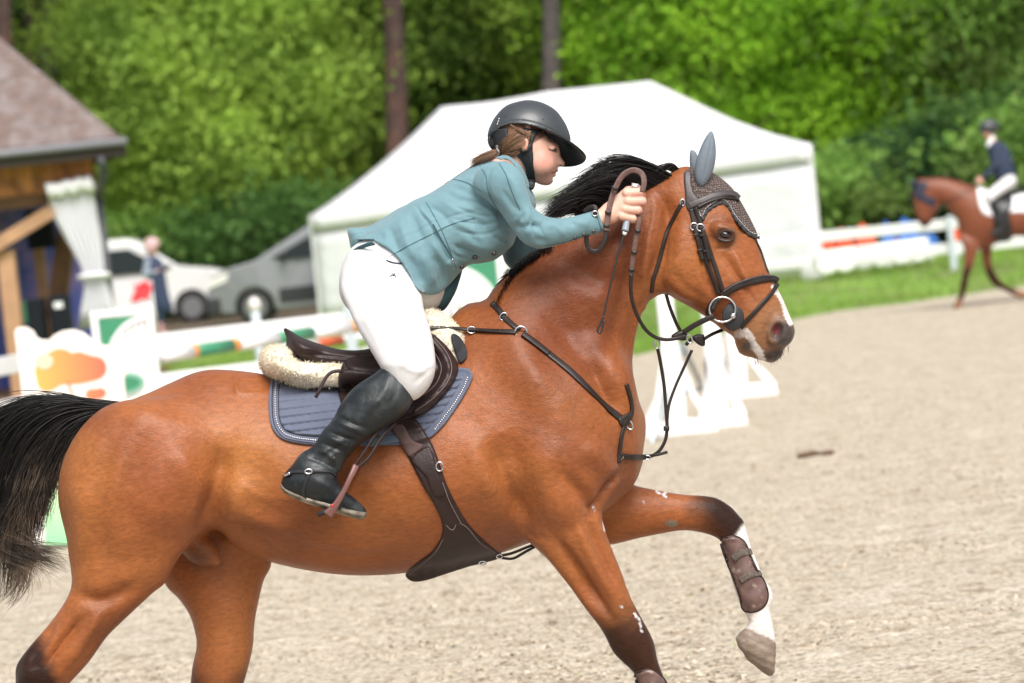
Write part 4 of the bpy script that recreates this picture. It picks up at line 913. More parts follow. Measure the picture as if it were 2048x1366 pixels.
m_grey = mat('grey_webbing', srgb(92, 108, 124), rough=.6, bump=(300, .0006))
V_, F_ = strap([(738,886),(790,877),(846,866)], 17, 2.5, [TPAD, TH], 1.5); mesh_obj('girth_keeper', W(V_), F_, m_grey, pad)

# sheepskin half pad
SFd = Field(graded(508, 960, 4), graded(608, 790, 4), graded(-150, 150, 5))
SFd.puff(Puff([(583,696),(545,689),(523,702),(517,725),(530,751),(557,765),(597,773),(645,770),(685,763),(740,758),(800,745),(840,742),(800,722),(740,724),(690,728),(654,728),(618,726),(594,716)], k=4.2, step=3), 8)
for sg in (1, -1):
    SFd.puff(Puff([(838,628),(860,616),(885,624),(910,644),(932,670),(947,696),(949,718),(938,742),(914,761),(880,765),(850,740),(840,690)], k=1.15, step=3, w0=62*sg), 10)
    SFd.cone((600, 752, 62*sg), (900, 742, 105*sg), 26, 22, 14)
V, Q = SFd.mesh(2); NR = normals(V, Q)
lum = np.sin(V[:, 0]/9+np.sin(V[:, 1]/7)*2)*np.sin(V[:, 1]/8+V[:, 2]/9)+.6*np.sin(V[:, 0]/4.1+V[:, 2]/5)*np.sin(V[:, 1]/3.7)
V = V+NR*(lum*.8-2)[:, None]
flc = mesh_obj('sheepskin_pad', W(V), Q, m_fle); tag(flc, 'cream sheepskin half pad between the brown saddle and the slate blue pad', 'sheepskin pad')
ids = np.flatnonzero((V[:, 2] > 0)); ids = np.random.choice(ids, 16000); st = []
for i in ids:
    d_ = NR[i]*np.random.uniform(.8, 2.4)+np.random.randn(3)*1.2; p = V[i]+np.random.randn(3)*1.5; st.append(np.array([p-NR[i], p+d_*.5+np.random.randn(3)*.8, p+d_]))
sv = strands(st, .5, .5); mesh_obj('wool', W(sv[0]), sv[1], m_fle, flc)
TFL = bvh(V, Q)
V_, F_ = drape([(902,672),(912,668),(926,682),(934,702),(932,716),(920,726),(910,705)], [TFL, TH], 2, 3, 3, back=3, lift=6)
m_mesh = mat('black_mesh_fabric', (.02, .02, .024), rough=.8, bump=(500, .001)); mesh_obj('front_insert', W(V_), F_, m_mesh, flc)

# saddle
SE = Field(graded(556, 905, 3.4), graded(640, 770, 3), graded(-125, 125, 5))
SE.puff(Puff([(567,656),(579,660),(602,674),(634,686),(676,698),(720,700),(765,690),(805,668),(838,648),(862,640),(874,654),(872,690),(840,716),(760,730),(700,730),(649,726),(605,722),(580,712),(571,700),(573,680)], k=lambda X, Y: 2.6+1.2*sstep(X, 760, 600), step=2.5), 4)
for sg in (1, -1): SE.cone((610, 712, 52*sg), (760, 728, 75*sg), 13, 15, 6)
V, Q = SE.mesh(2); NR = normals(V, Q)
V = relief(V, NR, [([(573,688),(605,703),(650,711),(700,714),(745,708)], 2.2, -3.2, 0, 200), ([(575,696),(605,710),(650,717),(700,720)], 2.2, 2.0, 0, 200), ([(572,668),(600,690),(640,702),(690,708)], 2.5, 2, 0, 200)])
saddle = empty('saddle', W([(720, 740, 0)])[0], 'dark brown leather jumping saddle on the near bay horse', 'saddle')
mesh_obj('seat', W(V), Q, m_lea, saddle); TSE = bvh(V, Q)
FLAP = [(690,722),(722,712),(770,712),(820,680),(846,660),(866,668),(888,686),(907,710),(917,734),(907,765),(880,800),(848,828),(808,842),(772,850),(735,842),(700,818),(684,800),(678,776),(680,745)]
def flapd(x, y, d):
    P = cr(np.array([(860,680),(888,712),(897,736),(886,764),(862,792),(830,815)], float), False, 5)
    dd = segdist(x, y, P, False); g = cr(np.array([(844,676),(868,712),(876,738),(866,764),(843,786)], float), False, 5)
    return 15*np.exp(-(dd/12)**2)-3*np.exp(-(segdist(x, y, g, False)/3.5)**2)
VF = drape(FLAP, [TPAD, TH, TFL], 8, 4, 6, disp=flapd, lift=2, back=8)
mesh_obj('flap', W(both(VF)[0]), both(VF)[1], m_lea, saddle); TFP = BVHTree.FromPolygons([tuple(a) for a in VF[0]], VF[1])
VF = drape([(679,742),(692,738),(740,742),(775,752),(770,790),(730,815),(700,815),(684,806),(676,778)], [TFP, TPAD, TH], 8, 4, 8, lift=2, back=10); mesh_obj('rear_block', W(VF[0]), VF[1], m_lea, saddle)
VF = drape([(695,716),(740,716),(775,728),(765,748),(720,748),(697,740)], [TFP, TSE, TFL], 7, 4, 6, lift=2, back=10); mesh_obj('skirt', W(VF[0]), VF[1], m_lea, saddle)
st_ = [strap(p, 2, 1.4, [TFP], .5) for p in ([(868,676),(892,704),(903,736),(892,768),(862,800),(830,822)], [(852,680),(874,712),(883,738),(872,768),(846,792)])]
V_, F_ = join(*st_); m_stitch = mat('pale_stitching', (.16, .12, .11), rough=.8); mesh_obj('flap_piping', W(V_), F_, m_stitch, saddle)
V_, F_ = strap([(684,742,190),(665,744,196),(652,755,200),(643,772,204),(636,786,206),(631,795,206)], 7, 3.5, None, nrm=(.2, -.3, 1)); mesh_obj('loose_billet', W(V_), F_, m_lea, saddle)
# stirrup leather and stirrup
m_red = mat('brown_resin_stirrup', (.17, .075, .065), rough=.35)
sth = empty('stirrup', W([(680, 990, 270)])[0], 'brown stirrup on its leather under the near black boot of the rider', 'stirrup')
for pts in ([(775,842,245),(752,868,262),(728,905,275),(706,936,282)], [(790,846,240),(764,874,258),(738,915,272),(712,938,280)]):
    V_, F_ = strap(pts, 7, 3, None, nrm=(.35, .2, .9)); mesh_obj('stirrup_leather', W(V_), F_, m_lea, sth)
V_, F_ = strap([(711,932,290),(700,955,300),(688,980,303),(672,1008,304),(655,1030,302)], 12, 7, None, nrm=(.2, .1, 1), taper=[1.1, .9, .8, 1.1, 1.7]); mesh_obj('stirrup_arm', W(V_), F_, m_red, sth)
V_, F_ = strap([(711,932,215),(700,955,207),(688,980,205),(672,1008,207),(655,1030,210)], 12, 6, None, nrm=(.2, .1, -1)); mesh_obj('stirrup_arm', W(V_), F_, m_red, sth)
V_, F_ = sweep(np.array([(659,1020,z_) for z_ in np.linspace(208, 303, 12)], float), np.tile(np.array([-.4, -1.0, 0]), (12, 1)), np.array([(-24,-5),(-27,0),(-24,5),(24,5),(27,0),(24,-5)])*np.array([1, 1]))
mesh_obj('tread', W(V_), F_, m_blk, sth)
V_, F_ = ellipsoid((664, 1011, 311), (3, 3, 1.5)); mesh_obj('rivet', W(V_), F_, mat('red_rivet', (.6, .03, .04), rough=.3), sth)

# girth
GIR = [(778,852),(800,842),(828,836),(846,858),(864,887),(878,923),(891,962),(909,1002),(935,1046),(962,1076),(988,1098),(1006,1110),(996,1118),(960,1128),(939,1133),(895,1147),(851,1161),(825,1163),(811,1152),(817,1140),(840,1122),(864,1103),(881,1078),(885,1050),(870,1012),(843,966),(816,914),(795,875)]
VF = drape(GIR, [TPAD, TH], 8, 4, 5, lift=1, back=9, miss=0)
girth = mesh_obj('girth', W(VF[0]), VF[1], m_lea); tag(girth, 'dark brown belly guard girth around the near bay horse', 'girth')
TG = BVHTree.FromPolygons([tuple(a) for a in VF[0]], VF[1])
VF = drape([(822,918),(852,893),(864,902),(872,930),(882,960),(890,985),(885,994),(870,993),(860,975),(852,955),(838,940)], [TG], 4, 3.4, 3, lift=0, back=3); mesh_obj('buckle_guard', W(VF[0]), VF[1], m_lea, girth)
VF = drape([(785,856),(806,850),(824,880),(848,892),(822,912),(812,905),(798,880)], [TG], 3, 3.4, 3, back=3); mesh_obj('elastic_panel', W(VF[0]), VF[1], mat('brown_elastic', (.10, .06, .055), rough=.8, bump=(300, .001)), girth)
V_, F_ = ring((879, 933, hit([TG, TH], 876, 933, 200)+5), 7, 9, 1.7); mesh_obj('d_ring', W(V_), F_, m_steel, girth)
V_, F_ = join(*[strap(p, 1.8, 1.2, [TG], .6) for p in ([(890,1048),(905,1060),(915,1046),(935,1056),(960,1085),(990,1105)], [(888,1075),(870,1105),(835,1135),(818,1150)], [(885,965),(900,1005),(922,1046)])]); mesh_obj('piping', W(V_), F_, m_stitch, girth)

# breastplate and martingale
bp_ = empty('breastplate', W([(1245, 850, 20)])[0], 'dark brown breastplate and martingale across the chest of the near bay horse', 'breastplate')
def st(name, pts, wd, th=3.5, trees=[TH], lift=1.2, par=None, m=m_str2, **k_):
    V_, F_ = strap(pts, wd, th, trees, lift, **k_); return mesh_obj(name, W(V_), F_, m, par)
TT = [TH, TPAD, TFP, TFL]
st('shoulder_strap', [(858,657),(885,656),(940,660),(990,662),(1036,663)], 7.5, trees=TT, par=bp_, sm=8)
st('shoulder_strap', [(935,660),(985,664),(1032,667)], 7, 5, trees=TT, par=bp_, sm=8, lift=3)
st('wither_strap', [(984,606),(996,618),(1010,636),(1030,654),(1040,660)], 12, par=bp_, miss=5)
st('chest_strap', [(1045,668),(1075,690),(1100,710),(1140,742),(1175,776),(1210,811),(1252,846)], 15, 4, par=bp_)
st('chest_strap', [(1046,668),(1075,690),(1098,708)], 13, 4, par=bp_, lift=4)
st('far_strap', [(1252,768),(1257,784),(1262,805),(1263,825),(1254,842)], 10, 4, par=bp_, miss=0)
st('lower_strap', [(1250,848),(1243,870),(1239,900),(1237,926)], 10, 4, par=bp_, miss=0)
V_, F_ = drape([(1236,838),(1252,828),(1266,822),(1266,834),(1256,850),(1246,856)], [TH], 5, 3, 4, lift=2); mesh_obj('leather_boss', W(V_), F_, m_str2, bp_)
def rg(c, r1, r2, r, par, rot=0, trees=[TH], lift=4, nrm=(0, 0, 1), name='ring'):
    z_ = hit(trees, c[0], c[1], 20)+lift if len(c) == 2 else c[2]
    V_, F_ = ring((c[0], c[1], z_), r1, r2, r, rot=rot, nrm=nrm); return mesh_obj(name, W(V_), F_, m_steel, par)
rg((1042,664), 12, 11, 2.0, bp_); rg((1258,849), 6, 11, 1.8, bp_, rot=-.5); rg((1007,633), 6.5, 8, 1.5, bp_, rot=.8, name='buckle'); rg((943,660), 8, 6.5, 1.5, bp_, trees=TT, lift=9, name='buckle'); rg((1240,914), 6, 4, 1.5, bp_)
zc = 24
mt = lambda name, pts, wd, th=4, nrm=(0, 0, 1), **k_: st(name, pts, wd, th, None, 0, bp_, nrm=nrm, **k_)
ch_ = [hit([TH], x_, 915, 30)+5 for x_ in (1238, 1256, 1268)]
mt('martingale_strap', [(1238,914,ch_[0]),(1256,916,ch_[1]),(1268,917,ch_[2]),(1290,916,zc),(1315,905,zc),(1330,882,zc),(1334,855,zc),(1332,820,zc),(1328,770,zc),(1321,725,zc+4),(1315,696,zc+10)], 7)
mt('martingale_strap', [(1240,909,ch_[0]+1),(1256,911,ch_[1]+1),(1268,912,ch_[2]+1),(1288,912,zc+3),(1312,910,zc+3),(1335,904,zc+3)], 6)
mt('martingale_strap', [(1333,860,zc),(1337,815,zc-4),(1350,775,zc-8),(1368,735,zc-12),(1384,700,zc-14)], 6)
mt('martingale_keeper', [(1333,852,zc+1),(1333,862,zc+1)], 12, 6)
V_, F_ = ring((1314,688,zc+14), 5.5, 9, 1.6); mesh_obj('ring', W(V_), F_, m_steel, bp_)
V_, F_ = ring((1295,915,zc+3), 6, 4, 1.3); mesh_obj('buckle', W(V_), F_, m_steel, bp_)
for pts in ([(1000,1112),(1025,1106),(1050,1096),(1076,1086)], [(1004,1116),(1026,1117),(1052,1103),(1076,1090)]): mt('girth_strap', [(a, b, 30+i*4) for i, (a, b) in enumerate(pts)], 5.5)
rg((999,1113,34), 6, 4, 1.4, bp_); rg((965,1126,42), 7, 3.5, 1.6, bp_)

# bridle
br = empty('bridle', W([(1420, 470, 0)])[0], 'dark brown leather bridle with steel bit on the near bay horse', 'bridle')
# ear bonnet first: the bridle lies over it
m_cro = mat('taupe_crochet', (.20, .145, .13), rough=.9, noise=(240, .35, 2), bump=(230, .0035))
N_ = m_cro.node_tree.nodes; vo = N_.new('ShaderNodeTexVoronoi'); vo.inputs['Scale'].default_value = 150; vo.inputs['Randomness'].default_value = .3; bpn = N_.new('ShaderNodeBump'); bpn.inputs['Distance'].default_value = .006; bpn.invert = True
tc_ = [n for n in N_ if n.type == 'TEX_COORD'][0]; m_cro.node_tree.links.new(tc_.outputs['Object'], vo.inputs['Vector']); m_cro.node_tree.links.new(vo.outputs['Distance'], bpn.inputs['Height']); m_cro.node_tree.links.new(bpn.outputs[0], N_['Principled BSDF'].inputs['Normal'])
mrc = N_.new('ShaderNodeMapRange'); mrc.inputs[1].default_value = .15; mrc.inputs[2].default_value = .5; mrc.inputs[3].default_value = 1.35; mrc.inputs[4].default_value = .35
vs = N_.new('ShaderNodeVectorMath'); vs.operation = 'SCALE'; m_cro.node_tree.links.new(vo.outputs['Distance'], mrc.inputs[0])
rgbn = [n for n in N_ if n.type == 'RGB'][0]; m_cro.node_tree.links.new(rgbn.outputs[0], vs.inputs[0]); m_cro.node_tree.links.new(mrc.outputs[0], vs.inputs['Scale']); m_cro.node_tree.links.new(vs.outputs[0], N_['Principled BSDF'].inputs['Base Color'])
bon = empty('ear_bonnet', W([(1410, 380, 0)])[0], 'taupe crocheted ear bonnet with grey ear covers on the near bay horse', 'ear bonnet')
EARB = [(1350,340),(1362,335),(1400,334),(1430,347),(1462,373),(1480,400),(1496,428),(1512,458),(1519,473),(1504,471),(1492,461),(1480,447),(1467,430),(1458,413),(1445,403),(1430,408),(1414,420),(1403,437),(1396,425),(1384,410),(1366,388),(1352,366)]
BH = Field(graded(1340, 1526, 2.6), graded(326, 482, 2.6), graded(-86, 86, 3.5))
BH.puff(T_(HEAD, k=lambda X, Y: .66+.22*ramp(X+.6*Y, 1740, 1900), step=3), 18)
for sg in (1, -1): BH.ell((1447, 462, 62*sg), (27, 19, 14), 9, rot=25)
grow(BH, 2.6); clip_poly(BH, EARB, 1.5)
V, Q = BH.mesh(1); mesh_obj('crochet_cap', W(V), Q, m_cro, bon); TBN = bvh(V, Q)
edge = [(1396,425),(1403,439),(1413,422),(1430,409),(1445,404),(1458,414),(1467,431),(1480,448),(1492,462),(1505,472),(1519,474)]
m_trim = mat('charcoal_trim', (.028, .030, .034), rough=.7)
E_ = resample(cr(np.array(edge, float), False, 8), 2.2); z_ = movavg(hits([TBN, TH], E_, np.nan), 1) if False else hits([TBN, TH], E_-np.array([0, 1.5]), 30.0)
ph = np.abs(np.sin(np.arange(len(E_))*.55)); V_, F_ = sweep(np.c_[E_+np.array([.3, 1.0])*1.5, movavg(z_, 3)+1], np.tile((0, 0, 1.0), (len(E_), 1)), np.array([(-3, 0), (-2, 2.4), (2, 2.4), (3, 0)])[None]*(.7+.6*ph)[:, None, None]); mesh_obj('scalloped_trim', W(V_), F_, m_trim, bon)
E2 = resample(cr(np.array(edge, float)-np.array([0, 6]), False, 8), 3.4); V_, F_ = join(*[ellipsoid((p[0], p[1], hit([TBN, TH], p[0], p[1], 30)+1), (1.3, 1.3, 1.3), 0, 6, 4) for p in E2]); mesh_obj('beads', W(V_), F_, m_bead, bon)
m_ear = mat('grey_stretch_fabric', srgb(104, 114, 124), rough=.62, noise=(40, .06), bump=(120, .001))
for sg, pts in ((1, [(1389,344),(1392,322),(1399,300),(1408,280),(1417,266),(1424,262),(1429,275),(1432,296),(1431,320),(1425,345),(1414,366),(1402,374),(1392,364)]), (-1, [(1379,326),(1379,310),(1382,299),(1392,304),(1396,315),(1402,335),(1395,350),(1383,345)])):
    A_ = Field(graded(1374, 1440, 2.2), graded(254, 382, 2.2), graded(8, 62, 2.6) if sg == 1 else graded(-62, -8, 3))
    A_.puff(Puff(pts, k=.8, step=1.5, w0=36*sg), 2); V, Q = A_.mesh(2); V = relief(V, normals(V, Q), [([(1424,268),(1419,300),(1412,335),(1403,365)], 1.6, -2.6, 0, 99)]); mesh_obj('ear_cover', W(V), Q, m_ear, bon)
TTB = [TH, TBN]
m_gl = mat('grey_brown_leather', (.050, .040, .040), rough=.42, spec=.5, bump=(240, .0006), noise=(30, .15))
b_ = lambda name, pts, wd, th=3.5, lift=1.5, m=m_str2, **k_: st(name, pts, wd, th, TTB, lift, br, m, **k_)
VF = drape([(1368,346),(1382,343),(1383,365),(1388,385),(1398,400),(1390,412),(1380,421),(1373,415),(1370,385)], TTB, 4, 2.5, 3, lift=1, back=4, miss=30); mesh_obj('headpiece', W(VF[0]), VF[1], m_gl, br)
b_('browband', [(1378,412),(1400,403),(1425,393),(1450,387),(1468,389),(1477,397)], 14, 4, 2, m_gl)
b_('browband_padding', [(1395,415),(1420,403),(1447,396),(1468,398),(1477,402)], 6, 4, 1, m_str2)
b_('cheek_strap', [(1382,418),(1390,450),(1400,480),(1412,520),(1426,556),(1438,588)], 9.5)
b_('cheek_strap', [(1391,415),(1402,450),(1412,478),(1424,515),(1436,550),(1446,582)], 8.5)
for pts in ([(1388,450),(1396,480),(1405,520)], [(1401,452),(1410,480),(1419,520)]): b_('cheek_strap_end', pts, 9, 3.5, 4.5)
for c_ in ((1388,453), (1401,455)): rg(c_, 7.5, 7, 1.5, br, rot=.3, lift=7, name='buckle')
for c_ in ((1391,470),(1404,471),(1400,500),(1412,502)): b_('keeper', [(c_[0]-6, c_[1]+1), (c_[0]+6, c_[1]-1)], 4, 3, 6)
b_('throat_lash', [(1365,404),(1350,432),(1335,462),(1325,495),(1316,530),(1306,560),(1303,585)], 8, miss=20)
rg((1365,405), 5, 6, 1.5, br, lift=3, name='buckle')
b_('noseband', [(1444,592),(1462,578),(1490,566),(1520,559),(1545,558),(1554,563)], 15, 5, 1.5)
b_('noseband_piping', [(1446,584),(1466,571),(1492,560),(1520,553),(1544,552)], 4, 3, 5.5, m_gl)
b_('flash_strap', [(1555,568),(1540,590),(1522,610),(1505,629),(1490,645),(1482,656)], 9, 3.5, 1.5, miss=10)
b_('chin_strap', [(1428,603),(1420,618),(1416,630)], 14, 4, 1.5, miss=20)
b_('crown_braid', [(1509,478),(1520,500),(1530,530),(1536,546)], 3.5, 3, 1, m_trim, miss=4)
m_rub = mat('black_rubber', (.018, .019, .021), rough=.6)
zb = hit([TH], 1462, 630, 40)
bit = empty('bit', (0, 0, 0)); bit.parent = br; bit.matrix_parent_inverse = _mw(br).inverted(); bit.name = 'bit'
def disc(c, a, b, th, n=32):
    t = np.linspace(0, 2*math.pi, n, endpoint=False); V_ = [(c[0]+a*s_*math.cos(x), c[1]+b*s_*math.sin(x), c[2]+z_) for s_, z_ in ((1, 0), (1, th*.7), (.93, th)) for x in t]+[(c[0], c[1], c[2]+th)]
    F_ = [(r*n+i, r*n+(i+1) % n, (r+1)*n+(i+1) % n, (r+1)*n+i) for r in (0, 1) for i in range(n)]+[(2*n+i, 2*n+(i+1) % n, 3*n) for i in range(n)]+[tuple(range(n))[::-1]]
    return np.array(V_), F_
V_, F_ = disc((1466, 633, zb+3), 22, 28, 5); mesh_obj('bit_guard', W(V_), F_, m_rub, br)
V_, F_ = ring((1445, 619, zb+13), 26, 25, 2.3, 10, 48); mesh_obj('bit_ring', W(V_), F_, m_steel, br)
V_, F_ = ellipsoid((1466, 632, zb+13), (6.5, 6.5, 6)); mesh_obj('bit_end', W(V_), F_, m_steel, br)
bpy.data.objects.remove(bit)
zr = zb+16
rr = lambda name, pts, wd, th=4, m=m_str2, nrm=(0, 0, 1), **k_: st(name, pts, wd, th, None, 0, br, m, nrm=nrm, **k_)
rr('rein_end', [(1428,632,zr),(1410,640,zr-2),(1390,650,zr-6),(1368,664,zr-12)], 11, 5)
rr('rein_end', [(1425,620,zr+1),(1432,605,zr),(1440,598,zr)], 8, 4)
V_, F_ = drape([(1342,672),(1355,663),(1368,662),(1376,672),(1370,681),(1352,679)], [TH], 7, 3, 4, miss=zr-22, back=6); mesh_obj('rein_stop', W(V_), F_, m_str2, br)
rr('rein', [(1372,672,zr-12),(1352,677,zr-14),(1330,679,zr-14),(1308,673,zr-10),(1288,655,zr),(1270,620,zr+10),(1262,585,zr+20),(1262,548,zr+26)], 7.5, 5)
m_rub2 = mat('brown_rubber_grip', (.13, .072, .060), rough=.55, bump=(160, .0015), noise=(60, .2))
rr('rein_grip', [(1262,550,zr+26),(1266,515,zr+30),(1272,475,zr+34),(1277,445,zr+36),(1279,425,zr+34)], 10, 3.2, m_rub2)
for (x, y, z_) in ((1263,540,zr+29),(1268,505,zr+33),(1275,462,zr+37)): rr('grip_stop', [(x+1, y-3, z_), (x, y+3, z_)], 12, 5)
hl = [(1284,384,112),(1288,362,110),(1282,346,108),(1265,340,108),(1246,350,110),(1232,372,112),(1222,400,116),(1216,430,120),(1213,462,122)]
rr('rein_grip', hl, 11.5, 3.2, m_rub2, nrm=(.3, .2, 1))
for (x, y, dx, dy) in ((1229,377,4,-7),(1216,425,1,-7),(1213,452,0,-7)): rr('grip_stop', [(x-dx*.4, y-dy*.4, 122), (x+dx*.4, y+dy*.4, 122)], 13, 5)
rr('rein', [(1213,460,121),(1209,482,122),(1197,500,122),(1184,502,122),(1174,488,122),(1174,466,124),(1182,444,126),(1191,424,128),(1189,414,126),(1178,416,122),(1168,424,118)], 9.5, 2.4)
V_, F_ = ring((1190, 427, 131), 5.5, 5, 1.3); mesh_obj('rein_buckle', W(V_), F_, m_steel, br)
rr('far_rein', [(1332,588,20),(1340,615,10),(1352,645,0),(1362,664,-6)], 7, 4)
V_, F_ = drape([(1384,674),(1396,668),(1408,672),(1410,690),(1402,692),(1390,684)], [TH], 7, 3, 4, miss=-6, back=6); mesh_obj('rein_stop', W(V_), F_, m_str2, br)
rr('far_rein', [(1408,678,-5),(1425,668,-10),(1442,661,-20),(1458,654,-35)], 7, 5); rr('far_rein', [(1372,690,-8),(1385,676,-6),(1408,672,-5)], 7, 5)
V_, F_ = ring((1379,678,zr-16), 5, 9, 1.6, rot=-.4); mesh_obj('ring', W(V_), F_, m_steel, br)

# whip
wh = empty('riding_whip', W([(1258, 420, 110)])[0], 'short riding whip with a pale grey grip hanging from the near hand', 'riding whip')
m_grip = mat('pale_grey_grip', (.26, .30, .35), rough=.4); m_wht = mat('white_plastic', (.75, .75, .76), rough=.3)
V_, F_ = tube([(1270,372,92),(1263,405,94),(1256,432,104),(1250,462,112)], [6, 5.5, 6, 7.5]); mesh_obj('grip', W(V_), F_, m_grip, wh)
V_, F_ = tube([(1271,367,92),(1270,374,92)], [7.5, 7.5], 1.5, 10, False); mesh_obj('cap', W(V_), F_, m_wht, wh)
V_, F_ = tube([(1250,464,112),(1248,470,112)], [5.5, 3.5], 2, 10, False); mesh_obj('collar', W(V_), F_, m_wht, wh)
V_, F_ = tube([(1248,468,112),(1236,510,116),(1222,565,120),(1208,628,122),(1204,640,122)], [2.2, 2.2, 2, 1.8, 2.4]); mesh_obj('shaft', W(V_), F_, m_blk, wh)
V_, F_ = strap([(1207,632,123),(1201,648,123),(1195,660,123),(1199,667,123),(1204,660,123),(1208,640,124)], 4, 4, None); mesh_obj('leather_flap', W(V_), F_, m_blk, wh)

# tendon boots
TBoots = [('far', [(1442,1082),(1455,1075),(1472,1074),(1489,1086),(1500,1112),(1514,1142),(1529,1166),(1535,1190),(1529,1210),(1511,1222),(1488,1220),(1480,1192),(1466,1152),(1453,1120)], 'brown tendon boot on the raised white foreleg of the near bay horse'),
          ('near', [(1271,1353),(1283,1343),(1300,1340),(1316,1348),(1334,1370),(1352,1430),(1370,1500),(1386,1560),(1360,1575),(1332,1550),(1310,1490),(1290,1420)], 'brown tendon boot at the bottom edge on the black lower foreleg')]
m_tb = mat('brown_moulded_plastic', (.13, .075, .065), rough=.32, noise=(30, .3), var=((.30, .24, .20), 40, .6, .75))
m_vel = mat('dusty_velcro', (.10, .08, .065), rough=.9, noise=(200, .5))
for nm, pts, lab in TBoots:
    VF = drape(pts, [TH], 7, 3, 6, lift=1, back=12, miss=(-85 if nm == 'far' else 60), disp=lambda x, y, d: 1.4*np.sin(y/9+x/30)*(d > 8))
    tb_ = mesh_obj('tendon_boot', W(VF[0]), VF[1], m_tb); tag(tb_, lab, 'tendon boot', 'tendon boots on the forelegs')
    TV = BVHTree.FromPolygons([tuple(a) for a in VF[0]], VF[1])
    V_, F_ = tube(np.c_[resample(cr(np.array(pts, float), True, 6), 4), np.array([hit([TV, TH], *p, -60 if nm == 'far' else 100) for p in resample(cr(np.array(pts, float), True, 6), 4)])+0], 3.2, 3, 6, False); mesh_obj('binding', W(V_), F_, m_lea, tb_)
    sts = [[(1466,1118),(1480,1107),(1503,1103)], [(1480,1162),(1498,1150),(1521,1146)]] if nm == 'far' else [[(1295,1400),(1320,1390),(1345,1385)]]
    for s_ in sts: V_, F_ = strap(s_, 14, 3, [TV, TH], 1.5); mesh_obj('boot_strap', W(V_), F_, m_vel, tb_)
# ================================================================ the setting
def struct(o): o['kind'] = 'structure'; return o
def hgt(y):                                          # the grass bank beyond the arena fence
    return .27*sstep(np.asarray(y, float), 50, 57)
def P3(u, v, Y): return atdepth(u, v, Y)
def scr(x, y, z):
    d = np.array([x, y, z])-CAM; k_ = d@FW; return 1024+FPX*(d@RT)/k_, 683-FPX*(d@UP)/k_
# sand: a grid with real low undulation, edge running obliquely to the grass
_b = [ground(*q) for q in ((1590, 636), (1800, 606), (2048, 572))]
sb = [(-14.0, 29.5), (-4.2, 31.0), (-1.5, 34.0)]+[(q[0], q[1]) for q in _b]+[(18, 60)]
xs_ = np.linspace(-60, 60, 161); ys_ = np.r_[np.linspace(3, 30, 200), np.linspace(30.5, 160, 90)]
X, Y = np.meshgrid(xs_, ys_, indexing='ij'); Z = hgt(Y)+.0*X
n1, n2 = X.shape; idx = np.arange(n1*n2).reshape(n1, n2)
Fq = np.stack([idx[:-1, :-1], idx[1:, :-1], idx[1:, 1:], idx[:-1, 1:]], -1).reshape(-1, 4)
m_grass = mat('spring_grass', (.17, .28, .04), rough=.9, noise=(1.2, .25), var=[((.17, .24, .06), .9, .45, .65), ((.20, .17, .08), 2.3, .56, .74)], bump=(12, .05))
struct(mesh_obj('ground', np.stack([X.ravel(), Y.ravel(), Z.ravel()-.012], 1), Fq, m_grass))
bx = np.interp(np.linspace(-60, 60, 241), [p[0] for p in sb], [p[1] for p in sb]); xx = np.linspace(-60, 60, 241)
bx = bx+.18*np.sin(xx*3.1)+.12*np.sin(xx*7.3+1)
nr = 150; t = np.linspace(0, 1, nr)[None]**1.4; YY = 3+(bx[:, None]-3)*t; XX = np.repeat(xx[:, None], nr, 1)
ZZ = .010*np.sin(XX*1.7+np.sin(YY*1.1)*2)*np.sin(YY*1.3+XX*.4)+.012; ZZ[:, -1] = -.02
idx = np.arange(241*nr).reshape(241, nr); Fq = np.stack([idx[:-1, :-1], idx[1:, :-1], idx[1:, 1:], idx[:-1, 1:]], -1).reshape(-1, 4)
m_sand = mat('arena_sand', srgb(190, 178, 159), rough=.95, spec=.15, noise=(40, .42, 8), noise_map=(1, .8, 1), var=[(srgb(204, 193, 176), 2.4, .52, .72), (srgb(164, 148, 127), 6.2, .54, .68), (srgb(110, 93, 73), 26, .62, .68), (srgb(218, 208, 192), 18, .66, .74)], bump=(7, .045), bump2=(75, .020))
struct(mesh_obj('arena_sand', np.stack([XX.ravel(), YY.ravel(), ZZ.ravel()], 1), Fq, m_sand))
# clods of sand, thousands of them
rg_ = np.random.default_rng(3); n = 70000
yy = 11.5+20*rg_.random(n)**1.7; ux = rg_.random(n)*1.2-.1; cx = (ux*2048-1024)/FPX*yy*1.02
rs = .0032+.007*rg_.random(n)**2.5+.010*(rg_.random(n) > .975); base = np.array([(0,0,1),(1,0,-.1),(-.3,.95,-.1),(-.9,-.5,-.1),(.4,-.9,-.1)])
jit = rg_.uniform(.6, 1.3, (n, 5, 3)); Vc = base[None]*jit*rs[:, None, None]*np.array([1.3, 1.3, .62]); Vc = Vc+np.stack([cx, yy, np.full(n, .012)+rs*.1], 1)[:, None]
Fc = []
for i, j in ((1, 2), (2, 3), (3, 4), (4, 1)): Fc.append(np.stack([np.arange(n)*5, np.arange(n)*5+i, np.arange(n)*5+j], 1))
m_clod = mat('sand_clod', srgb(196, 182, 162), rough=.95, spec=.1, noise=(55, .35), var=[(srgb(150, 132, 110), 31, .50, .56), (srgb(204, 192, 174), 23, .56, .62), (srgb(80, 66, 50), 27, .565, .60)])
tag(mesh_obj('sand_clods', Vc.reshape(-1, 3), np.concatenate(Fc), m_clod, smooth=False), 'loose clods of sand scattered over the riding arena', 'sand clods', kind='stuff')
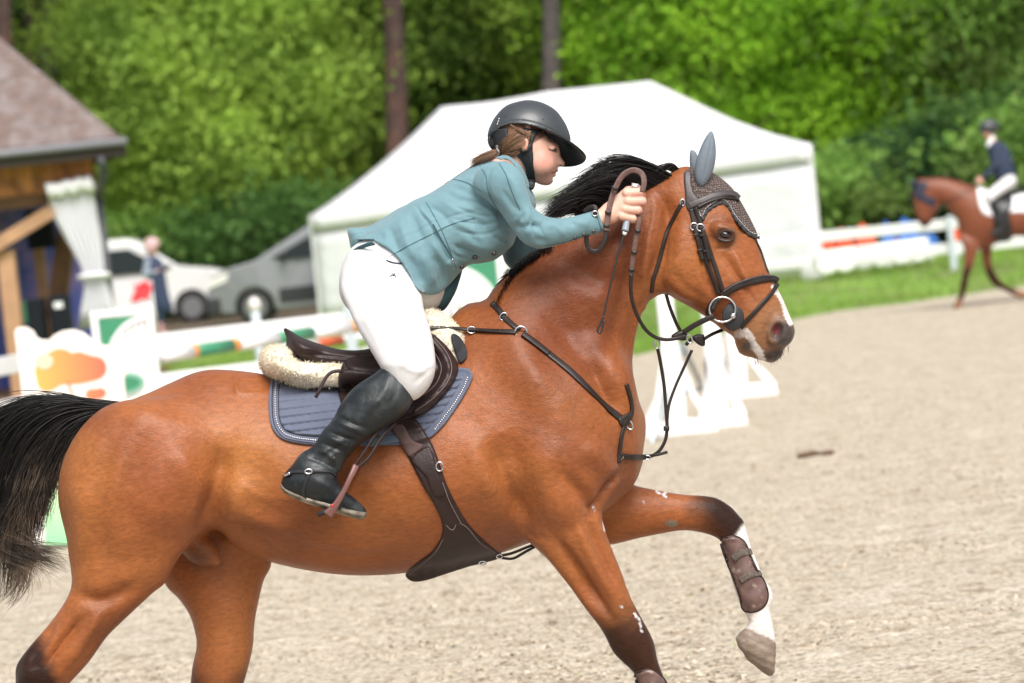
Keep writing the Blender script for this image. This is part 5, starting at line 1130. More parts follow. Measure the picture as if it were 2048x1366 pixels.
# sprigs of green on the sand
n = 240; yy = 12+20*rg_.random(n)**1.4; cx = ((rg_.random(n)*1.1-.05)*2048-1024)/FPX*yy; V_ = []; F_ = []
for i in range(n):
    for k_ in range(3):
        a_ = rg_.random()*6.28; L_ = rg_.uniform(.008, .026); o = len(V_); c_ = np.array([cx[i], yy[i], .014])+np.r_[rg_.normal(0, .008, 2), 0]; d_ = np.array([math.cos(a_), math.sin(a_), .35])*L_; s_ = np.array([-math.sin(a_), math.cos(a_), 0])*.005
        V_ += [c_-s_, c_+s_, c_+d_]; F_.append((o, o+1, o+2))
tag(mesh_obj('grass_sprigs', V_, F_, mat('sprig_green', (.30, .38, .10), rough=.8), smooth=False), 'tiny green sprigs scattered on the arena sand', 'grass sprigs', kind='stuff')
# grass blades along the bank
n = 52000; yy = 30+32*rg_.random(n); cx = ((rg_.random(n)*1.16-.08)*2048-1024)/FPX*yy; ed = np.interp(cx, xx, bx); k_ = yy > ed-.05+rg_.normal(0, .12, n); yy, cx = yy[k_], cx[k_]; n = len(yy)
a_ = rg_.random(n)*6.28; h_ = rg_.uniform(.04, .14, n); c_ = np.stack([cx, yy, hgt(yy)-.012], 1); s_ = np.stack([np.cos(a_), np.sin(a_), 0*a_], 1)*.012; tip = c_+np.stack([rg_.normal(0, .03, n), rg_.normal(0, .03, n), h_], 1)
Vg = np.stack([c_-s_, c_+s_, tip], 1).reshape(-1, 3); m_bl = mat('grass_blades', (.22, .38, .05), rough=.7, noise=(.8, .35), var=((.24, .26, .09), 1.5, .5, .65), transl=.35)
tag(mesh_obj('grass', Vg, np.arange(3*n).reshape(-1, 3), m_bl, smooth=False), 'short spring grass on the bank beyond the sand arena', 'grass', kind='stuff')
# droppings on the sand
dv = []
c0 = ground(1617, 917)
for i in range(9): dv.append(ellipsoid((c0[0]+rg_.normal(0, .055), c0[1]+rg_.normal(0, .05), .02+.012*rg_.random()), (.042, .032, .018), rg_.random()*180, 10, 6))
V_, F_ = join(*dv); tag(mesh_obj('droppings', V_, F_, mat('dung_brown', (.12, .07, .042), rough=.9, bump=(60, .01))), 'small heap of brown horse droppings on the sand', 'droppings')

# ---------------------------------------------------------------- boxes, bars
def box(c, s, rz=0.0, bev=0.0, R=None):
    x, y, z = [q/2 for q in s]; V_ = np.array([(a*x, b*y, c_*z) for a in (-1, 1) for b in (-1, 1) for c_ in (-1, 1)])
    F_ = [(0,1,3,2),(4,6,7,5),(0,4,5,1),(2,3,7,6),(0,2,6,4),(1,5,7,3)]
    if R is None: ca, sa = math.cos(rz), math.sin(rz); R = np.array([[ca, -sa, 0], [sa, ca, 0], [0, 0, 1]])
    return V_@R.T+np.array(c, float), F_
def beam(a, b, w_, h_, up=(0, 0, 1)):
    a, b = np.array(a, float), np.array(b, float); d = b-a; L_ = np.linalg.norm(d); d /= L_; s = np.cross(d, up); s /= np.linalg.norm(s); u_ = np.cross(s, d)
    return box((a+b)/2, (L_, w_, h_), R=np.stack([d, s, u_], 1))
def rod(a, b, r1, r2=None, n=14, seg=1):
    a, b = np.array(a, float), np.array(b, float); d = b-a; d /= np.linalg.norm(d); s = np.cross(d, (.13, .31, .9)); s /= np.linalg.norm(s); u_ = np.cross(s, d); r2 = r1 if r2 is None else r2
    t = np.linspace(0, 2*math.pi, n, endpoint=False); V_ = np.concatenate([a+(b-a)*k_+(np.cos(t)[:, None]*s+np.sin(t)[:, None]*u_)*(r1+(r2-r1)*k_) for k_ in np.linspace(0, 1, seg+1)])
    F_ = [(j*n+i, (j+1)*n+i, (j+1)*n+(i+1) % n, j*n+(i+1) % n) for j in range(seg) for i in range(n)]+[tuple(range(n)), tuple(seg*n+i for i in range(n))[::-1]]
    return V_, F_
def prism(poly, a, b, O, ex, ey, ez):
    """outline (x, y) in the plane ex, ey, thick from a to b along ez"""
    poly = np.array(poly, float); n = len(poly); O, ex, ey, ez = [np.array(q, float) for q in (O, ex, ey, ez)]
    V_ = np.concatenate([O+poly[:, :1]*ex+poly[:, 1:]*ey+ez*k_ for k_ in (a, b)]); ar = np.cross(poly, np.roll(poly, -1, 0)).sum()
    F_ = [(i, (i+1) % n, n+(i+1) % n, n+i) for i in range(n)]+[tuple(range(n))[::-1], tuple(range(n, 2*n))]
    if ar*np.dot(np.cross(ex, ey), ez) * (1 if b > a else -1) < 0: F_ = [f[::-1] for f in F_]
    return V_, F_
def bevel(o, w_, seg=2):
    m = o.modifiers.new('bevel', 'BEVEL'); m.width = w_; m.segments = seg; m.limit_method = 'ANGLE'; m.angle_limit = math.radians(35); return o
m_white = mat('white_paint', (.83, .83, .83), rough=.5, noise=(3, .05), var=((.60, .58, .53), 4, .62, .8))
m_cream = mat('cream_board', (.80, .76, .70), rough=.5, noise=(2, .04))
m_green = mat('green_paint', (.045, .25, .13), rough=.5, noise=(4, .08))
m_oran = mat('orange_paint', (.75, .30, .06), rough=.5)

# ---------------------------------------------------------------- arena fence
def at_h(u, v, h): return ground(u, v, h)
FP = [at_h(-300, 790, .94), at_h(150, 705, .94), at_h(700, 640, .94), at_h(1480, 489, .94), at_h(1899, 448, .94), at_h(2300, 409, .94)]
fence = empty('arena_fence', (FP[2][0], FP[2][1], 0), 'white two rail fence of the arena running behind both horses', 'fence')
for a_, b_ in zip(FP[:-1], FP[1:]):
    for hc in (.94, .56):
        p, q = a_.copy(), b_.copy(); p[2] = q[2] = hc; e_ = (q-p)/np.linalg.norm(q-p)*.004
        V_, F_ = beam(p+e_, q-e_, .035, .165); o = mesh_obj('rail', V_, F_, m_white, fence, smooth=False); bevel(o, .008)
m_post = mat('pale_grey_plastic', (.50, .56, .60), rough=.45)
for p in FP[1:5]+[FP[2]+(FP[3]-FP[2])*.4]:
    V_, F_ = box((p[0], p[1]-.06, .52), (.10, .06, 1.10)); o = mesh_obj('post', V_, F_, m_post, fence, smooth=False); bevel(o, .01)

# ---------------------------------------------------------------- show jumping wings
RT2 = np.array([math.cos(.0), 0, 0])
def scale_at(Y): return FPX/Y
# cloud shaped board painted with an autumn tree, near the left edge
Yt = 22.0
def board(pxpts, Y, a, b):
    """outline given in photo pixels put on an upright board standing at distance Y"""
    pts = np.array([P3(p[0], p[1], Y) for p in pxpts]); poly = pts[:, [0, 2]]; return prism(poly, a, b, (0, Y, 0), (1, 0, 0), (0, 0, 1), (0, 1, 0))
tw = empty('jump_wing', P3(150, 1088, Yt)*np.array([1, 1, 0]), 'cream cloud edged jump wing painted with an orange tree', 'jump wing')
cl = [(28,664),(34,655),(52,654),(66,662),(74,676),(84,680),(98,680),(108,670),(124,662),(146,659),(166,665),(180,676),(190,688),(206,690),(224,694),(238,705),(250,722),(253,742),(248,760),(252,800),(258,900),(262,1085),(66,1092),(62,1000),(50,850),(40,760)]
V_, F_ = board(cl, Yt, 0, .04); o = mesh_obj('board', V_, F_, m_cream, tw, smooth=False); bevel(o, .006)
def blob(pts, name, m, dz, par, Y=Yt, sm=5):
    V_, F_ = board(cr(np.array(pts, float), True, sm), Y, -dz, .002); return mesh_obj(name, V_, F_, m, par, smooth=False)
def grad_mat(name, c1, c2, axis, lo, hi):
    m = mat(name, c1, rough=.5); N = m.node_tree.nodes; L = m.node_tree.links; tc = [n for n in N if n.type == 'TEX_COORD'][0]
    sp = N.new('ShaderNodeSeparateXYZ'); L.new(tc.outputs['Object'], sp.inputs[0]); mr = N.new('ShaderNodeMapRange'); mr.inputs[1].default_value = lo; mr.inputs[2].default_value = hi; L.new(sp.outputs[axis], mr.inputs[0])
    x = N.new('ShaderNodeMix'); x.data_type = 'RGBA'; L.new(mr.outputs[0], x.inputs[0]); x.inputs[6].default_value = (*c1, 1); x.inputs[7].default_value = (*c2, 1); L.new(x.outputs[2], N['Principled BSDF'].inputs['Base Color']); return m
x0 = P3(72, 750, Yt)[0]; x1 = P3(214, 750, Yt)[0]
m_crown = grad_mat('painted_crown', (.85, .42, .10), (.80, .14, .09), 0, x0, x1)
blob([(72,752),(70,740),(76,725),(84,712),(100,704),(116,698),(132,700),(144,706),(158,704),(172,708),(186,712),(202,716),(212,728),(212,744),(202,756),(184,762),(166,766),(152,768),(136,768),(122,770),(108,778),(92,782),(78,774)], 'painted_crown', m_crown, .003, tw)
blob([(72,724),(78,712),(92,708),(104,714),(106,726),(98,736),(82,738)], 'painted_cloud', mat('painted_peach', (.85, .60, .42), rough=.5), .006, tw)
blob([(171,790),(178,779),(192,778),(202,776),(212,782),(210,792),(198,798),(182,800)], 'painted_bush', m_crown, .003, tw)
V_, F_ = board([(133,762),(139,775),(146,800),(153,860),(160,960),(170,960),(158,860),(149,800),(143,778),(139,764)], Yt, -.009, .002); mesh_obj('painted_trunk', V_, F_, mat('painted_brown', (.45, .20, .12), rough=.5), tw, smooth=False)
zl_, zh_ = P3(110, 1086, Yt)[2], P3(110, 960, Yt)[2]
m_pg = grad_mat('painted_meadow', (.28, .66, .36), (.80, .80, .48), 2, zl_, zh_+.25)
V_, F_ = board([(88,960),(250,930),(256,1084),(90,1089)], Yt, -.003, .002); mesh_obj('painted_meadow', V_, F_, m_pg, tw, smooth=False)
for du in (70, 240):
    b0 = P3(du, 1080, Yt); V_, F_ = box((b0[0], Yt+.05, .04), (.07, .7, .08)); o = mesh_obj('foot', V_, F_, m_white, tw, smooth=False); bevel(o, .01)

def slat_wing(name, px, Y, flip, label, wide=.60, oval=False):
    """white slatted wing with a green corner above a quarter arc; flip mirrors it"""
    O = P3(*px, Y); x0 = O[0]; H_ = O[2]; s = -1 if flip else 1
    r = empty(name, (x0, Y, 0), label, 'jump wing', 'slatted wings of the green and white jump')
    X_ = lambda a: x0+s*a
    fr = [box((X_(.03), Y, H_/2), (.06, .05, H_)), box((X_(wide-.03), Y, H_/2), (.06, .05, H_+.04)), box((X_(wide/2), Y, H_-.03), (wide-.12, .045, .06)), box((X_(wide/2), Y, .12), (wide-.12, .045, .08))]
    for k_, q in enumerate(fr): o = mesh_obj('frame_bar', *q, m_white, r, smooth=False); bevel(o, .006)
    R_ = wide-.13; Hc = H_-.065
    arc = [(R_-(R_)*math.sin(t_), Hc-.50+.50*math.cos(t_)*1.0) for t_ in np.linspace(0, math.pi/2, 12)]
    pg = [(0, Hc)]+[(R_, Hc)]+arc[1:]+[]
    gp = np.array([(s*(a+.065), b) for a, b in pg]); V_, F_ = prism(gp, -.012, .0, (x0, Y, 0), (1, 0, 0), (0, 0, 1), (0, 1, 0)); mesh_obj('green_corner', V_, F_, m_green, r, smooth=False)
    ap = np.array([(s*(a+.065), b) for a, b in arc]+[(s*(a+.065+.0), b-.045) for a, b in arc[::-1]]); V_, F_ = prism(ap, -.025, .01, (x0, Y, 0), (1, 0, 0), (0, 0, 1), (0, 1, 0)); mesh_obj('arc_trim', V_, F_, m_white, r, smooth=False)
    for k_ in range(7):
        a = .085+k_*(R_-.02)/6.6; t_ = math.asin(min(1, max(0, (R_-(a-.065))/R_))); top = Hc-.52+.50*math.cos(t_)
        V_, F_ = box((X_(a), Y+.004, (.16+top)/2), (.045, .02, top-.16)); mesh_obj('slat', V_, F_, m_white, r, smooth=False)
    if oval:
        t_ = np.linspace(0, 2*math.pi, 28, endpoint=False); el = np.stack([s*(.24+.15*np.cos(t_)), H_-.62+.085*np.sin(t_)], 1); V_, F_ = prism(el, -.03, -.01, (x0, Y, 0), (1, 0, 0), (0, 0, 1), (0, 1, 0)); mesh_obj('oval_sign', V_, F_, mat('sage_green', (.20, .42, .30), rough=.5), r, smooth=False)
        el2 = np.stack([s*(.24+.115*np.cos(t_)), H_-.62+.055*np.sin(t_)], 1); V_, F_ = prism(el2, -.034, -.02, (x0, Y, 0), (1, 0, 0), (0, 0, 1), (0, 1, 0)); mesh_obj('oval_sign', V_, F_, m_green, r, smooth=False)
    for a in (.05, wide-.05): V_, F_ = box((X_(a), Y, .04), (.08, .6, .08)); o = mesh_obj('foot', V_, F_, m_white, r, smooth=False); bevel(o, .01)
    return r
slat_wing('slatted_wing', (180, 624), 29.0, False, 'white slatted jump wing with green corner beside the orange tree wing', .52, True)
slat_wing('slatted_wing', (1003, 500), 33.5, True, 'white slatted jump wing with green corner seen under the arm of the rider in teal', .70)
# striped poles
def pole(a, b, bands, name, label, r=.05, grp=None):
    e = empty(name, (a+b)/2*np.array([1, 1, 1]), label, 'jump pole', grp); t0 = 0
    for t1, m in bands: V_, F_ = rod(a+(b-a)*t0, a+(b-a)*t1, r, n=16); mesh_obj('band', V_, F_, m, e); t0 = t1
    return e
pa = at_h(322, 713, .93); pb = at_h(900, 622, .93)
def ub(u): return (u-322)/(900-322)
def tt(u):                                              # perspective-correct parameter along the pole
    best = min(np.linspace(0, 1, 801), key=lambda t_: abs(scr(*(pa+(pb-pa)*t_))[0]-u)); return best
pole(pa, pb, [(tt(381), m_white), (tt(390), m_oran), (tt(462), m_green), (tt(474), m_oran), (tt(551), m_white), (tt(622), m_green), (tt(698), m_white), (tt(710), m_oran), (tt(780), m_green), (1, m_white)], 'striped_pole', 'green, white and orange striped jump pole behind the saddle', .055)
pc = at_h(560, 700, .62); pd = at_h(760, 668, .62)
pole(pc, pd, [(.35, m_white), (.6, mat('red_paint', (.6, .10, .05), rough=.5)), (1, m_white)], 'striped_pole', 'red and white jump pole lying lower behind the striped green pole', .05)

# ---------------------------------------------------------------- white jump stands under the horse's head
def stand(u, v, Y, H_, label, LR, LL):
    O = ground(u, v); O = P3(u, v, Y); x0 = O[0]; r = empty('jump_stand', (x0, Y, 0), label, 'jump stand', 'white plastic jump stands behind the near horse')
    V_, F_ = box((x0, Y, H_/2), (.13, .11, H_)); o = mesh_obj('upright', V_, F_, m_white, r, smooth=False); bevel(o, .02)
    # pierced triangular fins to both sides and front, with a flat foot
    for sx, L_ in ((1, LR), (-1, LL)):
        q = [(.06*sx, .06), (L_*sx, .06), (L_*sx, .12), (.30*sx, .30), (.14*sx, .62), (.06*sx, .95)]
        hole = [(.12*sx, .14), (.27*sx, .14), (.12*sx, .40)]
        outer = np.array(q); V_, F_ = prism(outer, -.025, .025, (x0, Y, 0), (1, 0, 0), (0, 0, 1), (0, 1, 0)); 
        e_ = L_-.06; a1 = [(.06*sx, .06), (L_*sx, .06), (L_*sx, .11), (.06*sx, .12)]; a2 = [((L_-.09)*sx, .12), (L_*sx, .11), ((.06+e_*.45)*sx, .30), ((.06+e_*.12)*sx, .56), ((.06+e_*.02)*sx, .50), ((.06+e_*.25)*sx, .28)]; a3 = [(.06*sx, .13), (.07*sx, .13), (.085*sx, .40), (.062*sx, .85)]; a4 = [(.12*sx, .45), (.20*sx, .48), (.12*sx, .75)]
        V_, F_ = join(*[prism(q_, -.025, .025, (x0, Y, 0), (1, 0, 0), (0, 0, 1), (0, 1, 0)) for q_ in (a1, a2, a3)]); mesh_obj('fin', V_, F_, m_white, r, smooth=False)
    V_, F_ = box((x0+(LR-LL)/2, Y, .03), (LR+LL, .30, .06)); o = mesh_obj('foot', V_, F_, m_white, r, smooth=False); bevel(o, .015)
    return r
stand(1444, 872, 27.0, 1.20, 'white plastic jump stand in the middle of three beneath the muzzle', .20, .16)
stand(1358, 878, 26.6, 1.20, 'white plastic jump stand leftmost of three beneath the hanging rein', .30, .26)
stand(1482, 806, 30.5, 1.15, 'white plastic jump stand farthest to the right and farthest back of three', .32, .10)
m_gal = mat('galvanised_steel', (.42, .46, .48), rough=.45, metal=.4)
tr = empty('trestle', ground(1340, 880), 'grey metal trestle leaning between the white jump stands', 'trestle')
for a, b in (((1365,690,27.2),(1298,905,25.8)), ((1365,690,27.2),(1412,790,28.6)), ((1318,800,26.6),(1398,778,28.2))):
    V_, F_ = rod(P3(*a), P3(*b), .022); mesh_obj('bar', V_, F_, m_gal, tr)

# ---------------------------------------------------------------- stacked coloured fillers beyond the fence
m_orp = mat('bright_orange_paint', (.75, .09, .025), rough=.5); m_blp = mat('bright_blue_paint', (.03, .16, .55), rough=.5); m_pkp = mat('pink_paint', (.85, .08, .22), rough=.5)
Yf = 58.5; sf = FPX/Yf
for i, (u, v, wd, col_, lab) in enumerate([(1650,459,34,m_orp,'first orange fin beside the white marquee'),(1688,454,34,m_orp,'second orange fin from the white marquee'),(1730,444,38,m_orp,'third orange fin from the white marquee'),(1775,440,26,m_blp,'small blue fin next to the orange fins'),(1815,434,44,m_blp,'wide blue fin near the head of the far horse')]):
    r = empty('jump_filler', P3(u, v+90, Yf+.12*i)*np.array([1, 1, 1]), 'stacked jump filler, '+lab, 'jump filler', 'coloured jump fillers stacked beyond the fence')
    pts = [(u-wd/2, v+14), (u-wd/3, v+12), (u-wd/5, v+1), (u-wd/12, v+3), (u+wd/8, v+9), (u+wd/2, v+9), (u+wd/2+3, v+46), (u-wd/2+3, v+52)]
    V_, F_ = board(pts, Yf+.12*i, 0, .12); o = mesh_obj('panel', V_, F_, col_, r, smooth=False); bevel(o, .02)
    pts = [(u-wd/2+3, v+52), (u+wd/2+3, v+46), (u+wd/2+6, v+84), (u+2, v+96), (u-wd/2+4, v+86)]
    V_, F_ = board(pts, Yf+.12*i-.1, 0, .2); o = mesh_obj('base', V_, F_, m_white, r, smooth=False); bevel(o, .02)
for nm, pts, m, lab in (('orange', [(1788,478),(1822,472),(1836,496),(1800,500)], m_orp, 'orange plank leaning between the pink edge and the white fillers'), ('blue', [(1832,473),(1864,465),(1880,486),(1842,494)], m_blp, 'blue slanting plank left of the grey fence post'), ('orange2', [(1900,458),(1918,452),(1925,478),(1903,484)], m_orp, 'orange plank right of the grey fence post'), ('pink', [(1822,473),(1832,473),(1843,495),(1835,496)], m_pkp, 'narrow pink plank between the orange and blue planks')):
    r = empty('plank', P3(*pts[3], Yf+2), lab, 'plank'); V_, F_ = board(pts, Yf+2, 0, .08); o = mesh_obj('face', V_, F_, m, r, smooth=False)
    b_0, b_1 = P3(*pts[3], Yf+2), P3(*pts[2], Yf+2); zc_ = (b_0[2]+.0); V_, F_ = box(((b_0[0]+b_1[0])/2, Yf+2.06, (zc_+.27)/2-.02), (.08, .06, zc_-.27+.08)); mesh_obj('support', V_, F_, m_white, r, smooth=False)
# white cavaletti blocks lying in the grass before them
for i, u in enumerate((1655, 1690, 1726, 1764, 1803, 1836)):
    v = 528-(u-1655)*.13; r0 = P3(u, v+14, 55.6+.2*i)
    pts = [(u-23, v-24), (u+21, v-30), (u+23, v+8), (u+12, v+17), (u-6, v+21), (u-20, v+14)]
    V_, F_ = board(pts, 55.6+.2*i, 0, .4); o = mesh_obj('jump_block', V_, F_, m_white, None, smooth=False); bevel(o, .03)
    tag(o, 'white plastic jump block, '+['nearest the marquee leg', 'second from the marquee', 'third from the marquee', 'fourth from the marquee', 'fifth from the marquee', 'farthest from the marquee'][i]+', in the row on the grass', 'jump block', 'white jump blocks in a row beyond the fence')

# ---------------------------------------------------------------- marquee
m_tent = mat('white_marquee_cloth', (.90, .90, .91), rough=.6, noise=(1.2, .03), bump=(3.0, .02), transl=.25)
m_wall = mat('white_marquee_wall', (.90, .91, .93), rough=.6, noise=(1.5, .04), bump=(3.0, .03), transl=.25, var=((.74, .75, .77), 2.2, .6, .78))
YL, YR = 61.0, 57.0
eL, eR = P3(621, 430, YL), P3(1619, 287, YR); back = 4.2
mq = empty('marquee', ((eL[0]+eR[0])/2, 60, .27), 'large white marquee with a peaked roof behind the rider in the teal jacket', 'marquee')
rL, rR = P3(882, 213, YL+1.2), P3(1300, 162, YR+2.4)
def rowpts(pxs, Ya, Yb): return [P3(p[0], p[1], Ya+(Yb-Ya)*i/(len(pxs)-1)) for i, p in enumerate(pxs)]
ridge = rowpts([(882,213),(935,209),(990,203),(1040,194),(1092,184),(1160,177),(1230,170),(1300,162)], YL+1.5, YR+2.4)
eave = [eL+(eR-eL)*t_+np.array([0, 0, 0]) for t_ in np.linspace(0, 1, 8)]
NJ = 14; rows = []
hipL = [P3(*p, YL+1.5*k_/6) for k_, p in enumerate([(621,430),(652,410),(700,376),(760,328),(812,282),(850,245),(882,213)])]
hipR = [P3(*p, YR+2.4*k_/6) for k_, p in enumerate([(1619,287),(1585,279),(1535,266),(1470,242),(1405,212),(1350,185),(1300,162)])]
def lerpl(L_, t_):
    f = t_*(len(L_)-1); i = min(int(f), len(L_)-2); return L_[i]+(L_[i+1]-L_[i])*(f-i)
grid = []
for j in range(NJ+1):
    t_ = j/NJ; a, b = lerpl(hipL, t_), lerpl(hipR, t_); row = []
    for i in range(25):
        s_ = i/24; p = a+(b-a)*s_
        if j == NJ: p = lerpl(ridge, s_)
        else:
            rr_ = lerpl(ridge, s_); lin = (ridge[0]+(ridge[-1]-ridge[0])*s_); p = p+(rr_-lin)*t_**2
        p = p.copy(); p[2] += .02*math.sin(s_*math.pi*8)*math.sin(t_*3.1)
        row.append(p)
    grid.append(row)
G = np.array(grid); bk = G.copy(); ymid = (YL+YR)/2+back
bk[..., 1] = 2*(G[-1][:, 1][None])-G[..., 1]+.6                         # the far slope mirrors the near one
def sheet(G, flip=False):
    a, b = G.shape[:2]; I = np.arange(a*b).reshape(a, b); F_ = np.stack([I[:-1, :-1], I[:-1, 1:], I[1:, 1:], I[1:, :-1]], -1).reshape(-1, 4); return G.reshape(-1, 3), (F_[:, ::-1] if flip else F_)
def thick(o, t_=.006): m = o.modifiers.new('thick', 'SOLIDIFY'); m.thickness = t_; return o
thick(mesh_obj('roof', *sheet(G), m_tent, mq)); thick(mesh_obj('roof', *sheet(bk), m_tent, mq))
for sd in (0, -1):
    L1 = np.array([G[:, sd], bk[:, sd]]).transpose(1, 0, 2); thick(mesh_obj('roof_end', *sheet(L1, sd == 0), m_tent, mq))
fl, fr_ = G[0, 0], G[0, -1]; bl, br_ = bk[0, 0], bk[0, -1]
def wallsheet(a, b, top, bot, n=40, amp=.02, fr=9, m=m_wall, name='wall', ztop=None):
    g = []
    for z_ in np.linspace(0, 1, 6):
        row = []
        for k_ in range(n+1):
            s_ = k_/n; p = a+(b-a)*s_; zt = p[2]+top; zb = bot if bot > -5 else 0; q = p.copy(); q[2] = zt+(zb-zt)*z_; q[1] += amp*math.sin(s_*fr*6.28)*z_; row.append(q)
        g.append(row)
    return thick(mesh_obj(name, *sheet(np.array(g)), m, mq), .005)
for a, b in ((fl, fr_), (fr_, br_), (bl, br_), (fl, bl)):
    # valance with its own drop, a few centimetres proud of the wall
    out = np.array([0, -.05, 0]) if a is fl and b is fr_ else np.array([.04 if a is fr_ else (-.04 if b is bl else 0), .05 if b is br_ and a is bl else 0, 0])
    g = np.array([[ (a+(b-a)*k_/40)+out*(z_ > 0)+np.array([0, 0, -.30*z_]) for k_ in range(41)] for z_ in (0, .15, .5, 1)]); thick(mesh_obj('valance', *sheet(g), m_tent, mq), .006)
    wallsheet(a, b, -.22, .27)
for p in (fl, fr_, bl, br_):
    V_, F_ = box((p[0], p[1]+.03, (p[2]+.2)/2), (.06, .06, p[2]-.2)); mesh_obj('leg', V_, F_, m_white, mq, smooth=False)
b0 = P3(1622, 572, YR-.4); V_, F_ = box((b0[0], YR-.45, .36), (.30, .25, .26)); o = mesh_obj('weight', V_, F_, m_white, mq, smooth=False); bevel(o, .04)
# ---------------------------------------------------------------- open sided pavilion at the left edge
m_shing = mat('brown_roof_shingles', (.155, .112, .098), rough=.9, noise=(9, .25), noise_map=(.5, 1, 3), var=((.20, .165, .16), 5, .45, .6), bump=(20, .02))
m_gut = mat('grey_gutter', (.20, .20, .22), rough=.5); m_fas = mat('dark_brown_fascia', (.06, .045, .04), rough=.7)
m_plank = mat('orange_stained_planks', (.62, .25, .085), rough=.65, noise=(3, .35), noise_map=(5, 5, .3), var=((.18, .06, .02), 3, .5, .7))
m_beam = mat('pale_timber', (.48, .27, .15), rough=.7, noise=(4, .15)); m_bmd = mat('brown_timber', (.17, .085, .04), rough=.7, noise=(4, .2))
Yp = 46.0
pv = empty('pavilion', (P3(100, 600, Yp)[0], Yp, 0), 'open timber pavilion with a brown shingle roof at the left edge', 'pavilion')
ec = P3(240, 287, Yp-.6); el_ = P3(-700, 400, Yp-.6); el_[2] = ec[2]
top_r = P3(-420, -250, Yp+3.0); ec_b = ec+np.array([-1.9, 7.5, 0]); el_b = el_+np.array([-1.9, 7.5, 0])
hip = P3(0, 88, Yp-1.2)
# hip line passes through pixel (0, 88): find the ridge end on it
rdg = None
for t_ in np.linspace(.5, 12, 2000):
    p = ec+np.array([-.55, 1.0, 0])*t_
    q = p+np.array([0, 0, 1])*t_*.62
    if q[1] > ec[1]+4.2: rdg = q; break
best = None
for sl in np.linspace(.2, 1.6, 141):
    for sx in (-.5, -.6, -.7, -.8, -.9, -1.0, -1.1, -1.2, -1.4):
        a_ = scr(*(ec+np.array([sx, 1, sl])*2.0)); b_ = scr(*(ec+np.array([sx, 1, sl])*4.2)); d1 = (ec, a_, b_)
        # distance of the projected hip line from pixel (0,88)
        u0, v0 = 244, 285; k_ = (b_[1]-v0)/(b_[0]-u0) if b_[0] != u0 else 9; e_ = abs(v0+k_*(0-u0)-88)
        if b_[0] < 0 and (best is None or e_+abs(sx+1.1)*20 < best[0]): best = (e_+abs(sx+1.1)*20, sl, sx)
sl, sx = (best[1], best[2]) if best else (.9, -1.1)
rp = ec+np.array([sx, 1, sl])*4.2; rl = rp+np.array([-6, 0, 0])
Vr = np.array([ec, el_, rl, rp, ec_b, el_b]); V2 = Vr+np.array([0, 0, .10])
Vv = np.r_[Vr, V2]; Fr = [(6, 9, 8, 7)[::-1], (6, 10, 9)[::-1] if False else (6, 10, 9), (10, 11, 8, 9), (7, 8, 11), (0, 1, 2, 3), (0, 3, 4), (4, 3, 2, 5), (1, 5, 2), (0, 6, 7, 1), (0, 4, 10, 6), (4, 5, 11, 10), (1, 7, 11, 5)]
mesh_obj('roof', Vv, Fr, m_shing, pv, smooth=False)
V_, F_ = rod(ec+np.array([.1, -.08, .02]), el_+np.array([0, -.08, .02]), .055, n=12); mesh_obj('gutter', V_, F_, m_gut, pv)
V_, F_ = beam(ec+np.array([.05, .02, -.08]), el_+np.array([0, .02, -.08]), .05, .15); mesh_obj('fascia', V_, F_, m_fas, pv, smooth=False)
V_, F_ = beam(ec+np.array([.04, .03, -.08]), ec_b+np.array([.04, 0, -.08]), .05, .15); mesh_obj('fascia', V_, F_, m_fas, pv, smooth=False)
pt, pb_ = P3(186, 312, Yp), P3(186, 369, Yp)
for k_ in range(34):
    x_ = pt[0]-.10-.20*k_; V_, F_ = box((x_, Yp+.012*(k_ % 2), (pt[2]+pb_[2])/2+.06), (.19, .03, pt[2]-pb_[2]+.2)); mesh_obj('plank', V_, F_, m_plank, pv, smooth=False)
V_, F_ = box((pt[0]-3.4, Yp+.10, pb_[2]-.10), (6.8, .16, .22)); mesh_obj('beam', V_, F_, m_bmd, pv, smooth=False)
for a, b, w_, m, nm in (((-60,522,Yp-.15),(112,418,Yp-.15),.17,m_beam,'brace'), ((12,500,Yp),(30,700,Yp),.22,m_beam,'post'), ((70,430,Yp+1.5),(92,640,Yp+1.5),.13,m_beam,'post'), ((140,420,Yp+1.2),(112,640,Yp+1.2),.24,m_bmd,'brace'), ((172,345,Yp+.15),(200,690,Yp+.15),.20,m_bmd,'post'), ((-150,430,Yp),(-120,750,Yp),.22,m_beam,'post'), ((-560,470,Yp),(-560,800,Yp),.22,m_beam,'post'), ((172,340,Yp+7),(200,680,Yp+7),.2,m_bmd,'post')):
    A__, B__ = P3(*a), P3(*b)
    if nm == 'post': B__ = np.array([A__[0], A__[1], 0.0])
    V_, F_ = beam(A__, B__, w_, w_, up=(.02, 1, .01)); mesh_obj(nm, V_, F_, m, pv, smooth=False)
dp = [P3(202,318,Yp-1.0), P3(208,345,Yp-.8), P3(198,395,Yp-.1), P3(212,600,Yp-.1)]; dp[-1][2] = 0; dp[-1][0] = dp[-2][0]
V_, F_ = join(*[rod(a, b, .05) for a, b in zip(dp[:-1], dp[1:])]); mesh_obj('downpipe', V_, F_, mat('dark_grey_pipe', (.07, .07, .08), rough=.5), pv)
V_, F_ = box((pt[0]-3.6, Yp+3.2, .02), (7.4, 7, .14)); mesh_obj('floor', V_, F_, m_bmd, pv, smooth=False)
